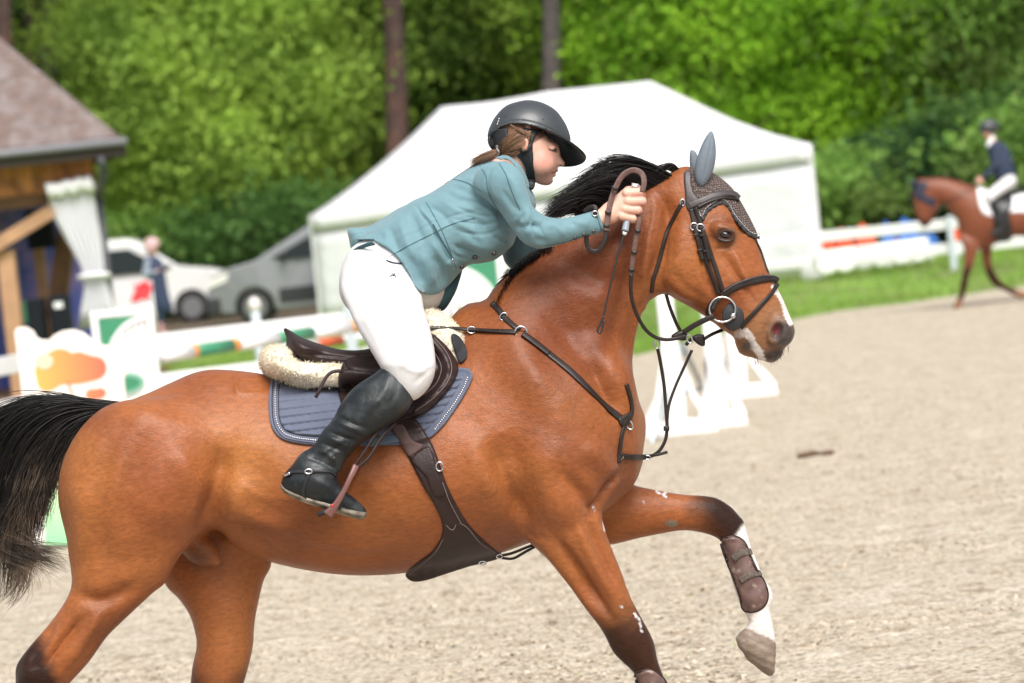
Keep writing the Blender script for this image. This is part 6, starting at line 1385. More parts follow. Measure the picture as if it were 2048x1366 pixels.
# blue banners at the back of the pavilion
m_ban = mat('violet_blue_banner', (.10, .13, .42), rough=.7, var=[((.26, .20, .42), 2.2, .45, .6), ((.05, .09, .35), 3.1, .5, .65)])
bn = P3(80, 560, Yp+4); V_, F_ = box((bn[0]-1.9, Yp+4, 1.55), (5.2, .05, 3.0)); bo_ = mesh_obj('banner', V_, F_, m_ban, None, smooth=False); tag(bo_, 'violet and blue banner hanging at the back of the pavilion', 'banner')
# curtain gathered by a tie
m_cur = mat('sheer_white_curtain', (.93, .93, .96), rough=.8, transl=.2)
prof_ = [(0, (97,395),(186,372)), (.06, (98,408),(188,382)), (.2, (112,440),(193,425)), (.4, (138,490),(202,480)), (.6, (160,530),(207,530)), (.68, (168,552),(208,550)), (.76, (168,580),(216,575)), (.88, (162,620),(226,610)), (1, (157,660),(236,640))]
g = []
for t_, a, b in prof_:
    A__, B__ = P3(*a, Yp-.25), P3(*b, Yp-.25); g.append([A__+(B__-A__)*s_+np.array([0, .055*math.sin(s_*40), 0]) for s_ in np.linspace(0, 1, 50)])
cu = thick(mesh_obj('curtain', *sheet(np.array(g)), m_cur, None), .004); tag(cu, 'sheer white curtain tied back at the corner of the pavilion', 'curtain')
m_curw = mat('white_curtain_header', (.8, .8, .8), rough=.8); a, b = P3(96,384,Yp-.3), P3(186,366,Yp-.3); hd_ = []
for k_ in range(7): c_ = a+(b-a)*k_/6; hd_.append(ellipsoid(c_, (.13, .10, .15 if k_ in (0, 6) else .11), 0, 12, 8))
for k_, h_ in enumerate(hd_): pass
V_, F_ = tube(np.array([a+(b-a)*t_+np.array([0, 0, .03*math.sin(t_*19)]) for t_ in np.linspace(0, 1, 12)]), [.13, .10, .11, .10, .12, .10, .11, .13], .1, 12); mesh_obj('header', V_, F_, m_curw, cu)
V_, F_ = ring(P3(188,553,Yp-.25), .19, .12, .035, nrm=(0, .15, 1)); mesh_obj('tie', V_, F_, m_curw, cu)
# loudspeaker high up and two black cabinets on the floor
m_spk = mat('black_speaker_box', (.012, .014, .018), rough=.6, spec=.12); m_gri = mat('speaker_grille', (.014, .016, .020), rough=.8, spec=.1, bump=(200, .003))
def cabinet(name, pxs, Y, label, sign=False):
    a, b = P3(pxs[0], pxs[1], Y), P3(pxs[2], pxs[3], Y); r = empty(name, ((a[0]+b[0])/2, Y, b[2]), label, 'loudspeaker')
    cx_, cz = (a[0]+b[0])/2, (a[2]+b[2])/2; wd, h_ = b[0]-a[0], a[2]-b[2]
    V_, F_ = box((cx_, Y, cz), (wd, .42, h_)); o = mesh_obj('cabinet', V_, F_, m_spk, r, smooth=False); bevel(o, .02)
    V_, F_ = box((cx_, Y-.215, cz), (wd*.86, .02, h_*.88)); o = mesh_obj('grille', V_, F_, m_gri, r, smooth=False); bevel(o, .006)
    if sign: V_, F_ = box((cx_+wd*.05, Y-.235, cz+h_*.28), (wd*.45, .01, h_*.14)); mesh_obj('pale_tag', V_, F_, m_white, r, smooth=False)
    return r
cabinet('loudspeaker', (52, 422, 110, 494), Yp+.9, 'black loudspeaker hung high between the pavilion braces')
sp_ = cabinet('floor_speaker', (54, 598, 97, 684), Yp-.6, 'black floor cabinet, left of the two in the pavilion')
cabinet('floor_speaker', (98, 592, 146, 676), Yp-.5, 'black floor cabinet with a pale tag, right of the two', True)
V_, F_ = box(P3(34, 626, Yp+.6), (.30, .4, .30)); o = mesh_obj('crate', V_, F_, m_green, None, smooth=False); bevel(o, .02); tag(o, 'green crate behind the left floor cabinet in the pavilion', 'crate')

# ---------------------------------------------------------------- vehicles
m_glass = mat('dark_car_glass', (.012, .018, .018), rough=.12, spec=.22); m_tyre = mat('tyre_rubber', (.02, .02, .021), rough=.85); m_rim = mat('alloy_rim', (.32, .32, .34), rough=.35, metal=.8)
m_dkp = mat('black_bumper_plastic', (.025, .026, .03), rough=.6); m_lamp = mat('headlamp_glass', (.75, .74, .70), rough=.1, coat=1)
def vehicle(name, O, s, H_, Ln, paint, label, wsl, cladding=False):
    """side profile in metres from the front bumper (x = 0) backwards; s = +1 nose towards -x, -1 nose towards +x"""
    r = empty(name, O, label, 'van' if 'van' in label else 'car'); wd = 1.80
    ex, ez, ey = np.array([s, 0, 0]), np.array([0, 0, 1.0]), np.array([0, 1.0, 0])
    prof = [(0.02,.30),(0,.55),(.05,.80),(.14,.98),(.50,1.10),(wsl[0],1.18),(wsl[1],H_-.10),(wsl[1]+.28,H_),(Ln-.35,H_),(Ln-.10,H_-.16),(Ln,H_-.9),(Ln,.35),(Ln-.5,.26),(Ln-.62,.26)]
    arch = lambda cx_: [(cx_+.37*math.cos(t_), .33+.37*math.sin(t_)) for t_ in np.linspace(-.2, math.pi+.2, 12)]
    prof = prof[:-1]+arch(Ln-.90)+[(Ln-1.35,.24),(1.35,.24)]+arch(.88)+[(.45,.26)]
    pr = np.array(prof, float); n = len(pr); lay = [(-wd/2+.04, 0), (-wd/2, .015), (wd/2, .015), (wd/2-.04, 0)]; V_ = []
    for k_, (yo, _) in enumerate(((-wd/2, 0), (-wd/2+.10, 1), (wd/2-.10, 1), (wd/2, 0))):
        for x_, z_ in pr:
            ins_ = .16*max(0, (z_-1.02)/(H_-1.02)) ; sg_ = -1 if yo < 0 else 1; y_ = yo-sg_*ins_*(1 if k_ in (0, 3) else 1)
            zz = z_ if k_ in (1, 2) else (z_-.05 if z_ > H_-.2 else z_); V_.append(O+ex*x_+ez*zz+ey*(y_+wd/2))
    F_ = [(k_*n+i, k_*n+(i+1) % n, (k_+1)*n+(i+1) % n, (k_+1)*n+i) for k_ in range(3) for i in range(n)]
    # triangulate the two flanks
    tri = delaunay_2d_cdt([Vector((float(a), float(b))) for a, b in pr], [], [list(range(n))], 1, 1e-5)[2]
    F_ += [tuple(t_) for t_ in tri]+[tuple(3*n+i for i in t_)[::-1] for t_ in tri]
    o = mesh_obj('body', V_, F_, paint, r, smooth=False); bevel(o, .03, 3)
    def side(nm, poly, m, dy=.012, far=True):
        for sd in ((-1, 1) if far else (-1,)):
            P_ = []
            for off in (0, dy):
                for x_, z_ in poly:
                    ins_ = .16*max(0, (z_-1.02)/(H_-1.02)); y_ = sd*(wd/2-ins_+off); P_.append(O+ex*x_+ez*z_+ey*(y_+wd/2))
            k_ = len(poly); f_ = [(i, (i+1) % k_, k_+(i+1) % k_, k_+i) for i in range(k_)]+[tuple(range(k_, 2*k_)), tuple(range(k_))[::-1]]
            mesh_obj(nm, P_, f_, m, r, smooth=False)
    side('side_window', [(wsl[0]+.32,1.20),(wsl[1]+.22,H_-.22),(wsl[1]+.95,H_-.22),(wsl[1]+.95,1.16),(wsl[0]+.5,1.16)], m_glass)
    if cladding:
        side('side_window', [(wsl[1]+1.03,1.16),(wsl[1]+1.03,H_-.22),(wsl[1]+2.0,H_-.22),(wsl[1]+2.0,1.16)], m_glass)
        side('side_cladding', [(1.35,.36),(1.35,.62),(Ln-1.4,.66),(Ln-1.4,.36)], m_dkp, .03)
    side('door_handle', [(wsl[1]+.8,.98),(wsl[1]+.8,1.02),(wsl[1]+.98,1.02),(wsl[1]+.98,.98)], m_dkp, .03)
    # windscreen, lying just proud of the sloping front
    a = np.array([wsl[0]+.05, 1.22]); b = np.array([wsl[1]-.02, H_-.13]); nx = np.array([-(b-a)[1], (b-a)[0]]); nx /= np.linalg.norm(nx); P_ = []
    for off in (0, .015):
        for q, y_ in ((a, -.70), (a, .70), (b, .60), (b, -.60)): c_ = q+nx*off; P_.append(O+ex*c_[0]+ez*c_[1]+ey*(y_+wd/2))
    mesh_obj('windscreen', P_, [(0,1,2,3)[::-1],(4,5,6,7),(0,1,5,4),(1,2,6,5),(2,3,7,6),(3,0,4,7)], m_glass, r, smooth=False)
    side('headlight', [(.02,.74),(.10,.93),(.46,1.02),(.40,.86)], m_lamp, .02)
    V_, F_ = box(O+ex*.12+ez*.42+ey*wd/2, (.30, wd+.04, .34)); o = mesh_obj('bumper', V_, F_, m_dkp, r, smooth=False); bevel(o, .06, 3)
    for sd in (-1, 1):
        c_ = O+ex*(wsl[0]+.55)+ez*1.22+ey*(wd/2+sd*(wd/2+.09)); V_, F_ = ellipsoid(c_, (.07, .10, .10)); mesh_obj('mirror', V_, F_, m_dkp if cladding else paint, r)
        for cx_ in (.88, Ln-.90):
            c_ = O+ex*cx_+ez*.33+ey*(wd/2+sd*(wd/2-.10)); V_, F_ = rod(c_-ey*.10, c_+ey*.10, .33, n=32); o = mesh_obj('wheel', V_, F_, m_tyre, r); bevel(o, .03)
            V_, F_ = rod(c_-ey*.115, c_+ey*.115, .21, n=24); mesh_obj('rim', V_, F_, m_rim, o, smooth=False)
    return r
m_vw = mat('white_car_paint', (.66, .66, .64), rough=.3, coat=.6); m_vs = mat('silver_car_paint', (.25, .26, .27), rough=.3, metal=.3, coat=.6)
g1 = P3(472, 628, 72.0); vehicle('van', np.array([g1[0], 72.0, .27]), -1, 1.88, 4.6, m_vw, 'white van parked nose to the right behind the person in the pink hat', (1.05, 1.85))
g2 = P3(418, 640, 65.0); vehicle('parked_car', np.array([g2[0], 65.0, .27]), 1, 1.92, 4.5, m_vs, 'silver people carrier parked nose to the left beside the marquee', (.95, 2.15), True)

# ---------------------------------------------------------------- the person in the pink hat
D2 = 63.0
def W2(V_, d=D2): return W(V_, d)
def small(name, builder, lo, hi, step, m, par, dist, sm=1):
    f = Field(graded(lo[0], hi[0], step), graded(lo[1], hi[1], step), graded(lo[2], hi[2], step)); builder(f); V_, Q_ = f.mesh(sm); return mesh_obj(name, W(V_, dist), Q_, m, par)
m_sk2 = mat('skin_plain', (.60, .33, .25), rough=.5)
def pb1(f):
    f.ell((305, 498, 0), (10, 14, 9), 2); f.cone((305, 510, 0), (306, 518, 0), 4.5, 5, 2)
    f.cone((306, 528, 0), (318, 600, 0), 10, 12, 6); f.cone((298, 528, 9), (293, 546, 14), 5, 4.4, 3); f.cone((293, 546, 14), (316, 541, 16), 4.4, 3.2, 2)
    f.cone((306, 528, -9), (303, 546, -12), 5, 4.4, 3); f.cone((303, 546, -12), (318, 540, 4), 4.4, 3.2, 2)
    for sg in (1, -1):
        f.cone((318, 600, 5*sg), (322, 655, 6*sg), 7, 4.5, 3); f.cone((322, 664, 6*sg), (334, 668, 7*sg), 4, 3, 2)
        for k_ in range(5): f.cone((317, 538+k_*1.6, 14*sg if sg > 0 else 6), (324+(.8 if k_ in (1, 2) else 0), 537+k_*1.7, 12), 1.5, 1.2, .6)
per = small('person', pb1, (276, 478, -32), (352, 680, 32), 1.3, m_sk2, None, D2); tag(per, 'person in a pink hat and long navy coat holding a phone beside the van', 'person')
m_nv = mat('navy_coat', (.030, .045, .095), rough=.8, bump=(20, .02)); m_gs = mat('grey_knit_sleeve', (.26, .30, .36), rough=.9); m_pk = mat('pink_knit', (.66, .42, .43), rough=.95); m_jn = mat('dark_jeans', (.015, .03, .06), rough=.8)
def pb2(f):
    f.puff(Puff([(289,516),(306,511),(323,520),(330,545),(337,585),(346,618),(340,628),(310,626),(300,590),(296,560),(288,540)], k=1.0, step=1.5), 3)
small('coat', pb2, (284, 506, -26), (348, 632, 26), 1.4, m_nv, per, D2)
def pb3(f):
    f.cone((296, 524, 10), (290, 548, 15), 7, 6, 3); f.cone((290, 548, 15), (310, 544, 16), 6, 4.6, 2); f.cone((304, 526, -10), (302, 547, -13), 6.5, 6, 3); f.cone((302, 547, -13), (314, 543, 2), 5.5, 4.4, 2)
small('sleeves', pb3, (274, 512, -26), (322, 560, 30), 1.3, m_gs, per, D2)
small('hat', lambda f: (f.ell((304, 488, 0), (15, 13, 13), 2), f.ell((300, 497, 0), (11, 11, 12), 4), f.cone((316, 505, 0), (320, 515, 0), 8, 6, 3, 'sub'), f.ell((316, 504, 0), (8, 9, 9), 3, 'sub')), (282, 470, -18), (326, 518, 18), 1.2, m_pk, per, D2)
small('trousers', lambda f: [f.cone((319, 612, 5*s_), (323, 648, 6*s_), 8, 6, 3) for s_ in (1, -1)], (304, 600, -20), (338, 658, 20), 1.4, m_jn, per, D2)
m_pbt = mat('dusty_pink_boot', (.45, .24, .25), rough=.7)
for s_ in (1, -1): small('boot', lambda f: (f.cone((322, 648, 7*s_), (323, 668, 7*s_), 6.0, 5.6, 2), f.cone((323, 668, 7*s_), (338, 670, 8*s_), 5.0, 4.2, 2)), (310, 636, -22), (348, 680, 22), 1.3, m_pbt, per, D2)
V_, F_ = box((0, 0, 0), (17, 10, 3)); V_ = V_@np.array([[.86, -.5, 0], [.5, .86, 0], [0, 0, 1]])+np.array([333, 536, 15]); ph_ = mesh_obj('phone', W(V_, D2), F_, m_spk, None, smooth=False); tag(ph_, 'dark phone held by the person in the pink hat', 'phone')
m_redf = mat('red_cloth', (.85, .06, .08), rough=.7); rf = empty('red_flag', P3(299, 690, 60)*np.array([1, 1, 0])+np.array([0, 0, .27]), 'small red flag on a post before the white van', 'flag')
g = [[P3(266+34*s_+4*math.sin(t_*5), 567+37*t_-3*s_+3*math.sin(s_*7), 60)+np.array([0, .05*math.sin(s_*6), 0]) for s_ in np.linspace(0, 1, 12)] for t_ in np.linspace(0, 1, 8)]
thick(mesh_obj('cloth', *sheet(np.array(g)), m_redf, rf), .01); q_ = P3(301, 560, 60); V_, F_ = rod((q_[0], 60, .2), (q_[0], 60, q_[2]), .018); mesh_obj('stick', V_, F_, m_white, rf)
# bottle-like marker post in front of the silver car
b0 = P3(512, 640, 38.0); mk = empty('marker_post', (b0[0], 38.0, 0), 'short pale marker post with a pinkish cap before the silver car', 'post')
V_, F_ = rod((b0[0], 38, 0), (b0[0], 38, b0[2]+.10), .05); mesh_obj('shaft', V_, F_, m_post, mk); V_, F_ = ellipsoid((b0[0], 38, b0[2]+.16), (.07, .07, .09)); mesh_obj('cap', V_, F_, mat('pale_cap', (.75, .68, .66), rough=.5), mk)

# ---------------------------------------------------------------- the far horse and rider
D3 = 45.0
H2 = [(1836,361),(1850,357),(1869,354),(1890,355),(1912,360),(1937,368),(1956,374),(1975,384),(2010,392),(2060,388),(2110,380),(2150,378),(2178,390),(2192,420),(2186,455),(2160,490),(2120,480),(2060,474),(2025,474),(1992,488),(1960,498),(1935,496),(1925,480),(1917,462),(1913,440),(1901,426),(1889,410),(1868,400),(1846,396)]
HD2 = [(1832,364),(1848,360),(1868,370),(1884,398),(1882,412),(1870,430),(1862,446),(1850,455),(1841,450),(1833,432),(1826,400),(1824,378)]
L1 = [(1920,470),(1958,485),(1954,506),(1947,530),(1938,556),(1936,570),(1930,590),(1925,604),(1921,618),(1906,618),(1910,604),(1917,590),(1921,565),(1924,550),(1928,528),(1928,500)]
L2 = [(1948,480),(1982,480),(1984,505),(1984,530),(1994,552),(2012,570),(2034,578),(2054,586),(2058,598),(2038,596),(2010,582),(1986,570),(1974,552),(1966,526),(1960,500)]
L3 = [(2110,440),(2160,440),(2180,470),(2176,500),(2164,530),(2158,560),(2150,590),(2160,612),(2136,614),(2138,590),(2142,556),(2140,530),(2122,500)]
L4 = [(2120,440),(2170,450),(2200,490),(2214,525),(2204,560),(2206,585),(2222,600),(2202,606),(2190,590),(2190,555),(2190,530),(2160,505)]
def hb(f):
    f.puff(Puff(H2, k=.75, step=2.5), 8); f.puff(Puff(HD2, k=.65, step=1.5), 6)
    for q_, w_ in ((L1, 18), (L2, -18), (L3, 20), (L4, -20)): f.puff(Puff(q_, w0=w_, k=.8, step=1.5), 6)
    for s_ in (1, -1): f.cone((1830, 366, 7*s_), (1817, 366, 8*s_), 3.6, 1.4, 3); f.ell((2140, 430, 20*s_), (45, 50, 28), 12)
f = Field(graded(1806, 2230, 2.4), graded(346, 624, 2.4), graded(-62, 62, 2.8)); hb(f); V_, Q_ = f.mesh(2)
u, v, ww = V_.T; c3 = np.tile(np.array((.185, .058, .027)), (len(V_), 1)); c3 = c3*(1-.8*sstep(v, 520, 545)[:, None]); c3 = lerpc(c3, (.24, .12, .06), sstep(v, 596, 604)*(u < 1930)); c3 = lerpc(c3, (.24, .12, .06), (sstep(u, 2026, 2036)*(v > 560)*(u < 2070)))
c3 = lerpc(c3, (.05, .025, .02), sstep(v, 432, 446)*(u < 1880)*(u > 1800)*.8)
h2 = mesh_obj('horse', W(V_, D3), Q_, m_coat, col=c3); tag(h2, 'brown horse walking left with lowered head at the right edge beyond the near horse', 'horse'); T2 = bvh(V_, Q_)
mg = []
for i in range(160):
    t_ = np.random.rand(); P0 = cr(np.array([(1845,358),(1869,354),(1905,358),(1950,372)], float), False, 10); p = P0[int(t_*(len(P0)-1))]; mg.append(np.array([(p[0], p[1]+1, -2), (p[0]+4, p[1]-1.5, 3), (p[0]+9, p[1]+5, 9+np.random.rand()*4)]))
sv = strands(mg, .9); mesh_obj('mane', W(sv[0], D3), sv[1], m_hair, h2)
V_, F_ = drape([(1824,372),(1846,362),(1856,372),(1850,388),(1872,400),(1864,414),(1846,404),(1832,396)], [T2], 1.5, 2, 2, back=3); mk_ = mesh_obj('bridle', W(V_, D3), F_, m_navy); tag(mk_, 'dark blue ear bonnet and bridle on the lowered head of the far horse', 'bridle')
V_, F_ = tube([(1818,367,9),(1828,365,9),(1838,368,8)], [3, 5, 5], 1.5); mesh_obj('ear_cover', W(V_, D3), F_, m_navy, mk_)
V_, F_ = strap([(1860,430),(1880,412),(1912,396),(1940,378),(1958,364)], 2.2, 1, [T2], 1, step=2); mesh_obj('rein', W(V_, D3), F_, m_blk, mk_)
m_wpad = mat('white_quilted_pad', (.78, .78, .80), rough=.7)
V_, F_ = drape([(1955,372),(1975,380),(2005,390),(2060,386),(2090,386),(2088,412),(2060,424),(2020,426),(2004,432),(1975,432),(1962,420),(1956,396)], [T2], 2.5, 3, 3, back=4); pd2 = mesh_obj('saddle_pad', W(V_, D3), F_, m_wpad); tag(pd2, 'white saddle pad on the far brown horse', 'saddle pad'); TP2 = BVHTree.FromPolygons([tuple(a) for a in V_], F_)
sd2 = empty('saddle', W([(2010, 385, 0)], D3)[0], 'black saddle under the far rider in the navy jacket', 'saddle')
V_, F_ = drape([(1986,388),(2004,390),(2022,388),(2024,410),(2014,436),(1998,440),(1984,420)], [TP2, T2], 3, 3, 3, back=4, lift=1); mesh_obj('flap', W(V_, D3), F_, m_blk, sd2)
small('seat', lambda f: f.puff(Puff([(1984,374),(1996,380),(2016,380),(2034,374),(2040,366),(2042,382),(2030,392),(1994,392),(1984,386)], k=2.2, step=1.5), 2), (1978, 360, -26), (2048, 398, 26), 1.8, m_blk, sd2, D3)
V_, F_ = drape([(1990,432),(2018,430),(2024,474),(2018,482),(1996,484),(1988,470)], [T2], 2.5, 3, 3, back=4, lift=1); gg = mesh_obj('girth', W(V_, D3), F_, m_blk); tag(gg, 'wide black girth round the belly of the far horse', 'girth')
TOR2 = [(1984,284),(1996,282),(2010,292),(2020,308),(2027,335),(2030,356),(2018,366),(1994,362),(1986,346),(1980,322),(1976,300)]
def rb(f):
    f.ell((1975, 262, 0), (11, 15, 10), 2); f.cone((1980, 272, 0), (1988, 286, 0), 5.5, 7, 3); f.ell((1966, 267, 0), (2.5, 2.5, 2.5), 1.5)
    f.puff(Puff(TOR2, k=.9, step=1.5), 4, kk=.9)
    for s_ in (1, -1):
        f.cone((1993, 296, 15*s_), (1992, 330, 22*s_), 7, 6, 3); f.cone((1992, 330, 22*s_), (1966, 356, 16*s_), 5.5, 4, 2); f.ell((1961, 362, 15*s_), (6, 6, 4), 2)
        for k_ in range(4): f.cone((1957, 357+k_*3, 17*s_), (1953, 359+k_*3, 14*s_), 1.9, 1.6, .8)
        f.cone((1960, 356, 13*s_), (1954, 354, 12*s_), 1.9, 1.5, 1)
        f.cone((2020, 362, 12*s_), (1980, 392, 34*s_), 12, 9, 4); f.cone((1980, 392, 34*s_), (2000, 450, 36*s_), 7.5, 5, 3); f.cone((2000, 462, 36*s_), (1986, 468, 38*s_), 4.6, 3.6, 2)
r2 = small('person', rb, (1946, 240, -50), (2044, 480, 50), 1.8, m_sk2, None, D3); tag(r2, 'rider in a navy jacket and dark helmet on the far brown horse, looking left', 'person')
def rj(f):
    f.puff(Puff(TOR2, k=1.0, step=1.5), 4); grow(f, 1.2)
    for s_ in (1, -1): f.cone((1993, 296, 15*s_), (1992, 330, 22*s_), 8.6, 7.4, 3); f.cone((1992, 330, 22*s_), (1968, 354, 17*s_), 7, 5.4, 2)
m_nj = mat('navy_jacket', (.018, .030, .065), rough=.7, bump=(30, .01))
small('jacket', rj, (1958, 276, -38), (2040, 374, 38), 1.8, m_nj, r2, D3)
small('breeches', lambda f: [f.cone((2020, 362, 12*s_), (1980, 392, 35*s_), 13.5, 10.5, 4) for s_ in (1, -1)]+[f.cone((1980, 392, 35*s_), (1986, 408, 36*s_), 10.5, 8.5, 2) for s_ in (1, -1)], (1962, 342, -52), (2042, 422, 52), 2, m_bre, r2, D3)
for s_ in (1, -1): small('riding_boot', lambda f: (f.cone((1985, 402, 36*s_), (2001, 452, 37*s_), 9.5, 6.4, 3), f.cone((2001, 460, 37*s_), (1984, 468, 39*s_), 5.8, 4.6, 3)), (1970, 388, -54), (2018, 480, 54), 2, m_boot, r2, D3)
small('helmet', lambda f: (f.ell((1978, 254, 0), (20, 16, 15), 1), f.cone((1964, 262, 0), (1956, 266, 0), 5, 3, 3, sq=(1, 1.8, .5)), f.cone((1960, 276, 0), (1990, 284, 0), 13, 13, 3, 'sub')), (1946, 232, -22), (2004, 280, 22), 1.5, m_hel, r2, D3)
small('stock', lambda f: f.cone((1984, 276, 0), (1980, 290, 0), 6.5, 7.5, 2), (1968, 264, -14), (1996, 302, 14), 1.5, m_white, r2, D3)

# ---------------------------------------------------------------- trees
def bark(name, c, c2): return mat(name, c, rough=.95, noise=(3, .3), noise_map=(2, 2, .6), var=(c2, 1.1, .5, .7), bump=(7, .06))
m_bark = bark('grey_brown_bark', (.085, .062, .05), (.12, .085, .065)); m_pine = bark('reddish_pine_bark', (.07, .042, .036), (.16, .075, .045)); m_gbk = bark('pale_grey_bark', (.095, .080, .075), (.12, .10, .09))
def leaf_mat(name, c, c2): return mat(name, c, rough=.6, spec=.08, noise=(.9, .35), var=[(c2, .55, .42, .62)], transl=.45)
LM = [leaf_mat('fresh_green_leaves', (.40, .57, .10), (.27, .42, .085)), leaf_mat('yellow_green_leaves', (.38, .66, .055), (.25, .50, .05)), leaf_mat('mid_green_leaves', (.23, .40, .085), (.20, .28, .085)), leaf_mat('deep_green_leaves', (.045, .105, .038), (.035, .075, .03)), leaf_mat('shade_leaves', (.10, .20, .05), (.07, .13, .04))]  # shade_leaves: the mid green darkened, forest shade put into the leaf colour
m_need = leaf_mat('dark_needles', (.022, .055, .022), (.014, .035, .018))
def crown_mesh(seed, H_, R_, base, ncl, per, size, shape='round'):
    r = np.random.default_rng(seed); C0 = []
    while len(C0) < ncl:
        p = r.uniform(-1, 1, 3); d = np.linalg.norm(p)
        if d > 1 or d < .35*r.random()+.15: continue
        z = base+(H_-base)*(p[2]*.5+.5)
        sc_ = (1-(p[2]*.5+.5)*.9) if shape == 'cone' else math.sqrt(max(.12, 1-(p[2]*.85)**2))*(.75+.4*r.random())
        C0.append((p[0]*R_*sc_, p[1]*R_*sc_, z, R_*r.uniform(.13, .26)))
    C0 = np.array(C0); k_ = r.integers(0, ncl, ncl*per); P = C0[k_, :3]+r.normal(0, 1, (ncl*per, 3))*C0[k_, 3:4]*np.array([1, 1, .6])
    n = len(P); a = r.normal(0, 1, (n, 3)); a /= np.linalg.norm(a, axis=1)[:, None]; b = np.cross(a, r.normal(0, 1, (n, 3))); b /= np.linalg.norm(b, axis=1)[:, None]
    s_ = size*r.uniform(.6, 1.35, n)[:, None]; V_ = np.stack([P-a*s_, P+b*s_*.55, P+a*s_, P-b*s_*.55], 1).reshape(-1, 3)
    return V_, np.arange(4*n).reshape(-1, 4), C0
def trunk_mesh(seed, H_, r0, C0, top=.8):
    r = np.random.default_rng(seed); pts = []; x = y = 0
    for k_ in range(9): pts.append((x, y, H_*top*k_/8)); x += r.normal(0, .02*H_*.12); y += r.normal(0, .02*H_*.12)
    pts = np.array(pts); pts[0, 2] = -.3; V0 = sweep(cr(pts, False, 3), np.tile((0, 1.0, .01), (len(cr(pts, False, 3)), 1)), np.stack([np.cos(np.linspace(0, 2*math.pi, 10, endpoint=False)), np.sin(np.linspace(0, 2*math.pi, 10, endpoint=False))], 1)[None]*(r0*(1-.8*np.linspace(0, 1, len(cr(pts, False, 3)))))[:, None, None])
    parts = [V0]
    for c_ in C0[r.choice(len(C0), min(16, len(C0)), replace=False)]:
        z0 = min(H_*top*.95, c_[2]*.75); i = z0/(H_*top)*8; a_ = np.array([np.interp(i, range(9), pts[:, k_]) for k_ in range(3)]); rb_ = r0*(1-.8*z0/(H_*top))*.45; parts.append(rod(a_, c_[:3], rb_, rb_*.25, 6))
    return join(*parts)
protos = {}
def make_tree(name, kind, seed, H_, R_, base, ncl, per, size, lm, bm, r0=.22, shape='round', top=.8):
    V_, F_, C0 = crown_mesh(seed, H_, R_, base, ncl, per, size, shape); T_v = trunk_mesh(seed+1, H_, r0, C0, top)
    me = []
    e = empty(name, (0, 0, 0)); a = mesh_obj('trunk', T_v[0], T_v[1], bm, e); b = mesh_obj('crown', V_, F_, lm, e, smooth=False); protos[kind] = (e, a, b, name); e['_free'] = True
def place_tree(kind, loc, rz, sc_, label, cat, grp, lm=None):
    e, a, b, name = protos[kind]
    if e.get('_free'):
        del e['_free']; r = e; kids = (a, b)
    else:
        r = e.copy(); C.objects.link(r); kids = []
        for q in (a, b): c_ = q.copy(); C.objects.link(c_); c_.parent = r; c_.matrix_parent_inverse = Matrix.Identity(4); kids.append(c_)
    r.location = tuple(loc); r.rotation_euler = (0, math.radians(5.2) if kind in 'PG' else 0, 0 if kind in 'PG' else rz); r.scale = (sc_,)*3; tag(r, label, cat, grp)
    if lm is not None and r is not e: kids[1].data = kids[1].data.copy(); kids[1].data.materials.clear(); kids[1].data.materials.append(lm)
    return r
make_tree('leafy_tree', 'A', 5, 11, 3.6, .8, 195, 190, .092, LM[0], m_bark)
make_tree('leafy_tree', 'B', 15, 12, 3.4, 1.4, 150, 190, .092, LM[1], m_bark)
make_tree('leafy_tree', 'C', 25, 12, 3.8, .5, 150, 175, .10, LM[2], m_bark)
make_tree('dark_tree', 'D', 35, 14, 4.2, .4, 200, 72, .18, LM[3], m_bark)
make_tree('pine_tree', 'P', 45, 20, 3.6, 11.5, 70, 90, .18, m_need, m_pine, .30, top=.95)
make_tree('pine_tree', 'G', 55, 20, 3.4, 12.0, 70, 90, .18, m_need, m_gbk, .27, top=.95)
make_tree('shrub', 'S', 65, 2.6, 1.7, .1, 70, 60, .10, LM[2], m_bark, .07)
def tx(u, Y): return (P3(u, 400, Y)[0], Y, .2)
TG_ = 'leafy trees along the edge of the forest'
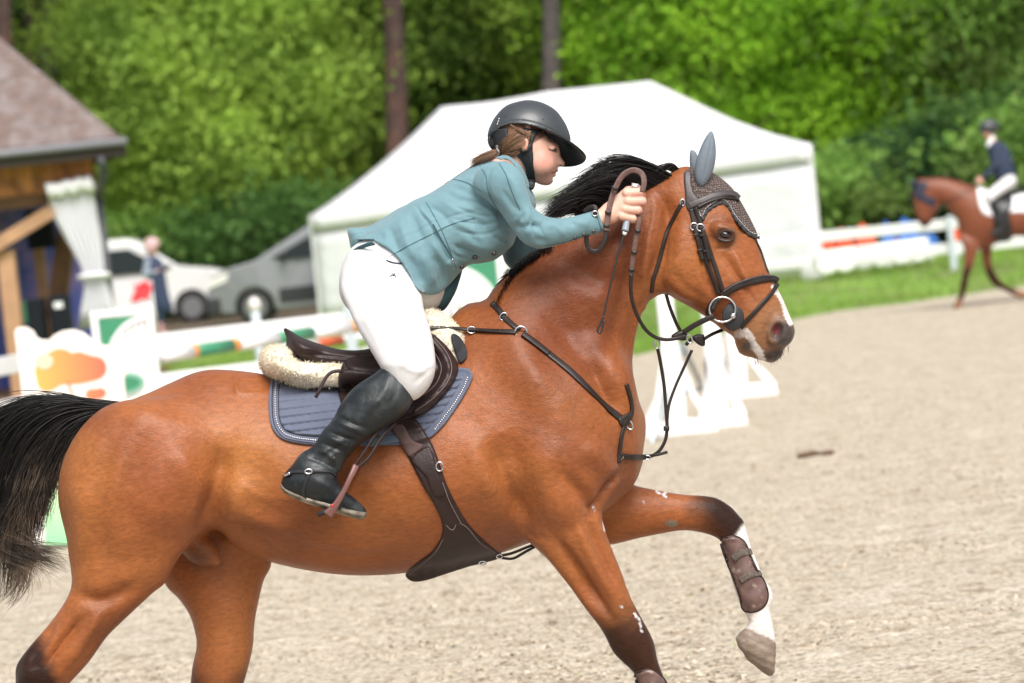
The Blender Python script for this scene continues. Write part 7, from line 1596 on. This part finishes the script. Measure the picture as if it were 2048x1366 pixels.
for kind, u, Y, rz, s_, lm, lab in [
 ('A', 450, 80, .3, .97, None, 'bright green leafy tree directly above the white van'),
 ('B', 330, 84, 1.3, .60, None, 'yellow green leafy tree rising behind the pavilion roof corner'),
 ('A', 520, 84, 2.1, 1.15, LM[0], 'bright green leafy tree above the silver people carrier'),
 ('C', 650, 86, .9, 1.0, None, 'mid green leafy tree left of the reddish pine trunk'),
 ('A', 500, 92, 4.0, 1.15, LM[2], 'mid green tree behind the bright tree over the van'),
 ('C', 930, 88, 3.9, 1.0, LM[2], 'dull green leafy tree between the two pine trunks'),
 ('B', 1270, 84, 5.0, 1.0, LM[0], 'green leafy tree right behind the marquee peak'),
 ('B', 1450, 82, .4, .95, LM[1], 'yellow green leafy tree above the right slope of the marquee'),
 ('B', 1620, 84, 2.4, .95, LM[1], 'yellow green leafy tree over the right corner of the marquee'),
 ('A', 1760, 86, 1.0, 1.0, LM[1], 'vivid green leafy tree between the marquee and the far rider'),
 ('C', 1950, 84, .2, 1.05, LM[2], 'mid green leafy tree behind the far rider'),
 ('C', 2130, 86, 2.2, 1.1, LM[2], 'mid green leafy tree at the right edge'),
 ('D', 60, 96, 1.0, 1.0, None, 'dark tree behind the trunks at the upper left'),
 ('D', 1080, 96, 2.0, 1.1, None, 'dark tree behind the grey trunk in the middle'),
 ('D', 780, 97, 3.1, 1.05, None, 'dark tree behind the reddish pine trunk'),
 ('D', 1380, 97, 4.0, 1.1, None, 'dark tree behind the bright trees right of the marquee peak'),
 ('D', 1880, 94, .7, 1.0, None, 'dark tree left of the far rider helmet'),
 ('D', 2100, 96, 5.5, 1.15, None, 'dark tree at the upper right corner'),
 ('D', 1650, 98, 1.9, 1.1, None, 'dark tree behind the yellow green trees at the right'),
 ('D', 300, 99, 2.7, 1.15, None, 'dark tree behind the bright tree above the van'),
 ('D', 560, 99, .1, 1.15, None, 'dark tree between the van tree and the reddish pine'),
 ]: place_tree(kind, tx(u, Y), rz, s_, lab, 'tree', TG_, lm)
PG_ = 'tall pines standing in the forest edge'
for kind, u, Y, rz, s_, lab in [('P', 781, 78, .5, 1.0, 'tall pine with thick reddish trunk left of the rider'), ('G', 1087, 80, 1.5, 1.0, 'tall pine with thick pale grey trunk above the marquee'), ('P', -4, 76, 3, .85, 'reddish pine trunk nearest the left edge'), ('P', 54, 86, 4, .9, 'dark pine trunk second from the left edge'), ('G', 76, 82, 2, .9, 'grey pine trunk third from the left edge'), ('P', 1030, 90, 5, .9, 'slim dark pine trunk left of the pale grey one'), ('P', 1552, 92, 1, .9, 'dark pine trunk among the yellow green trees at the right'), ('P', 1905, 90, 2, .9, 'dark pine trunk above the far rider')]:
    place_tree(kind, tx(u, Y), rz, s_, lab, 'pine tree', PG_)
for i, (u, Y, s_, lm, lab) in enumerate([(1700, 70, .9, LM[3], 'low dark shrub behind the orange jump fillers'), (1790, 72, 1.0, LM[3], 'low dark shrub behind the blue jump filler'), (1880, 70, 1.0, LM[3], 'low dark shrub behind the head of the far horse'), (1990, 70, 1.2, LM[4], 'dark shrub behind the far rider'), (2080, 69, 1.1, LM[2], 'green shrub at the right edge'), (400, 78, 1.0, LM[4], 'dark green shrub behind the bonnet of the white van'), (480, 78, 1.1, LM[4], 'dark shrub between the van and the silver car'), (590, 76, 1.1, LM[4], 'dark green shrub behind the silver car by the marquee'), (240, 78, 1.0, LM[2], 'green shrub left of the white van roof')]):
    place_tree('S', tx(u, Y), i*1.3, s_, lab, 'shrub', 'shrubs at the foot of the forest', lm)
# the depth of the forest, one uncountable mass, and its litter-strewn floor
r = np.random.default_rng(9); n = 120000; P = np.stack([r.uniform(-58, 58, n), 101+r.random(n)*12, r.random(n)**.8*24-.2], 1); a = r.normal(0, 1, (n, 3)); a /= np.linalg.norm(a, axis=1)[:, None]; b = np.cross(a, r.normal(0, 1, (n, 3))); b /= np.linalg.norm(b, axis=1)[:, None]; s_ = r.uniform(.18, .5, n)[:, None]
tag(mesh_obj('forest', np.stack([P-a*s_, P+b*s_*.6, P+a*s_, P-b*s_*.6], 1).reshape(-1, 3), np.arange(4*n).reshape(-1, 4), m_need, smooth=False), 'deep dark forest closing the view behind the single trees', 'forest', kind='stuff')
fl_ = np.array([(-60, 66, .285), (60, 66, .285), (60, 200, .285), (-60, 200, .285)]); struct(mesh_obj('forest_floor', fl_, [(0, 1, 2, 3)], mat('leaf_litter', (.09, .065, .04), rough=1, noise=(1.4, .4)), smooth=False))
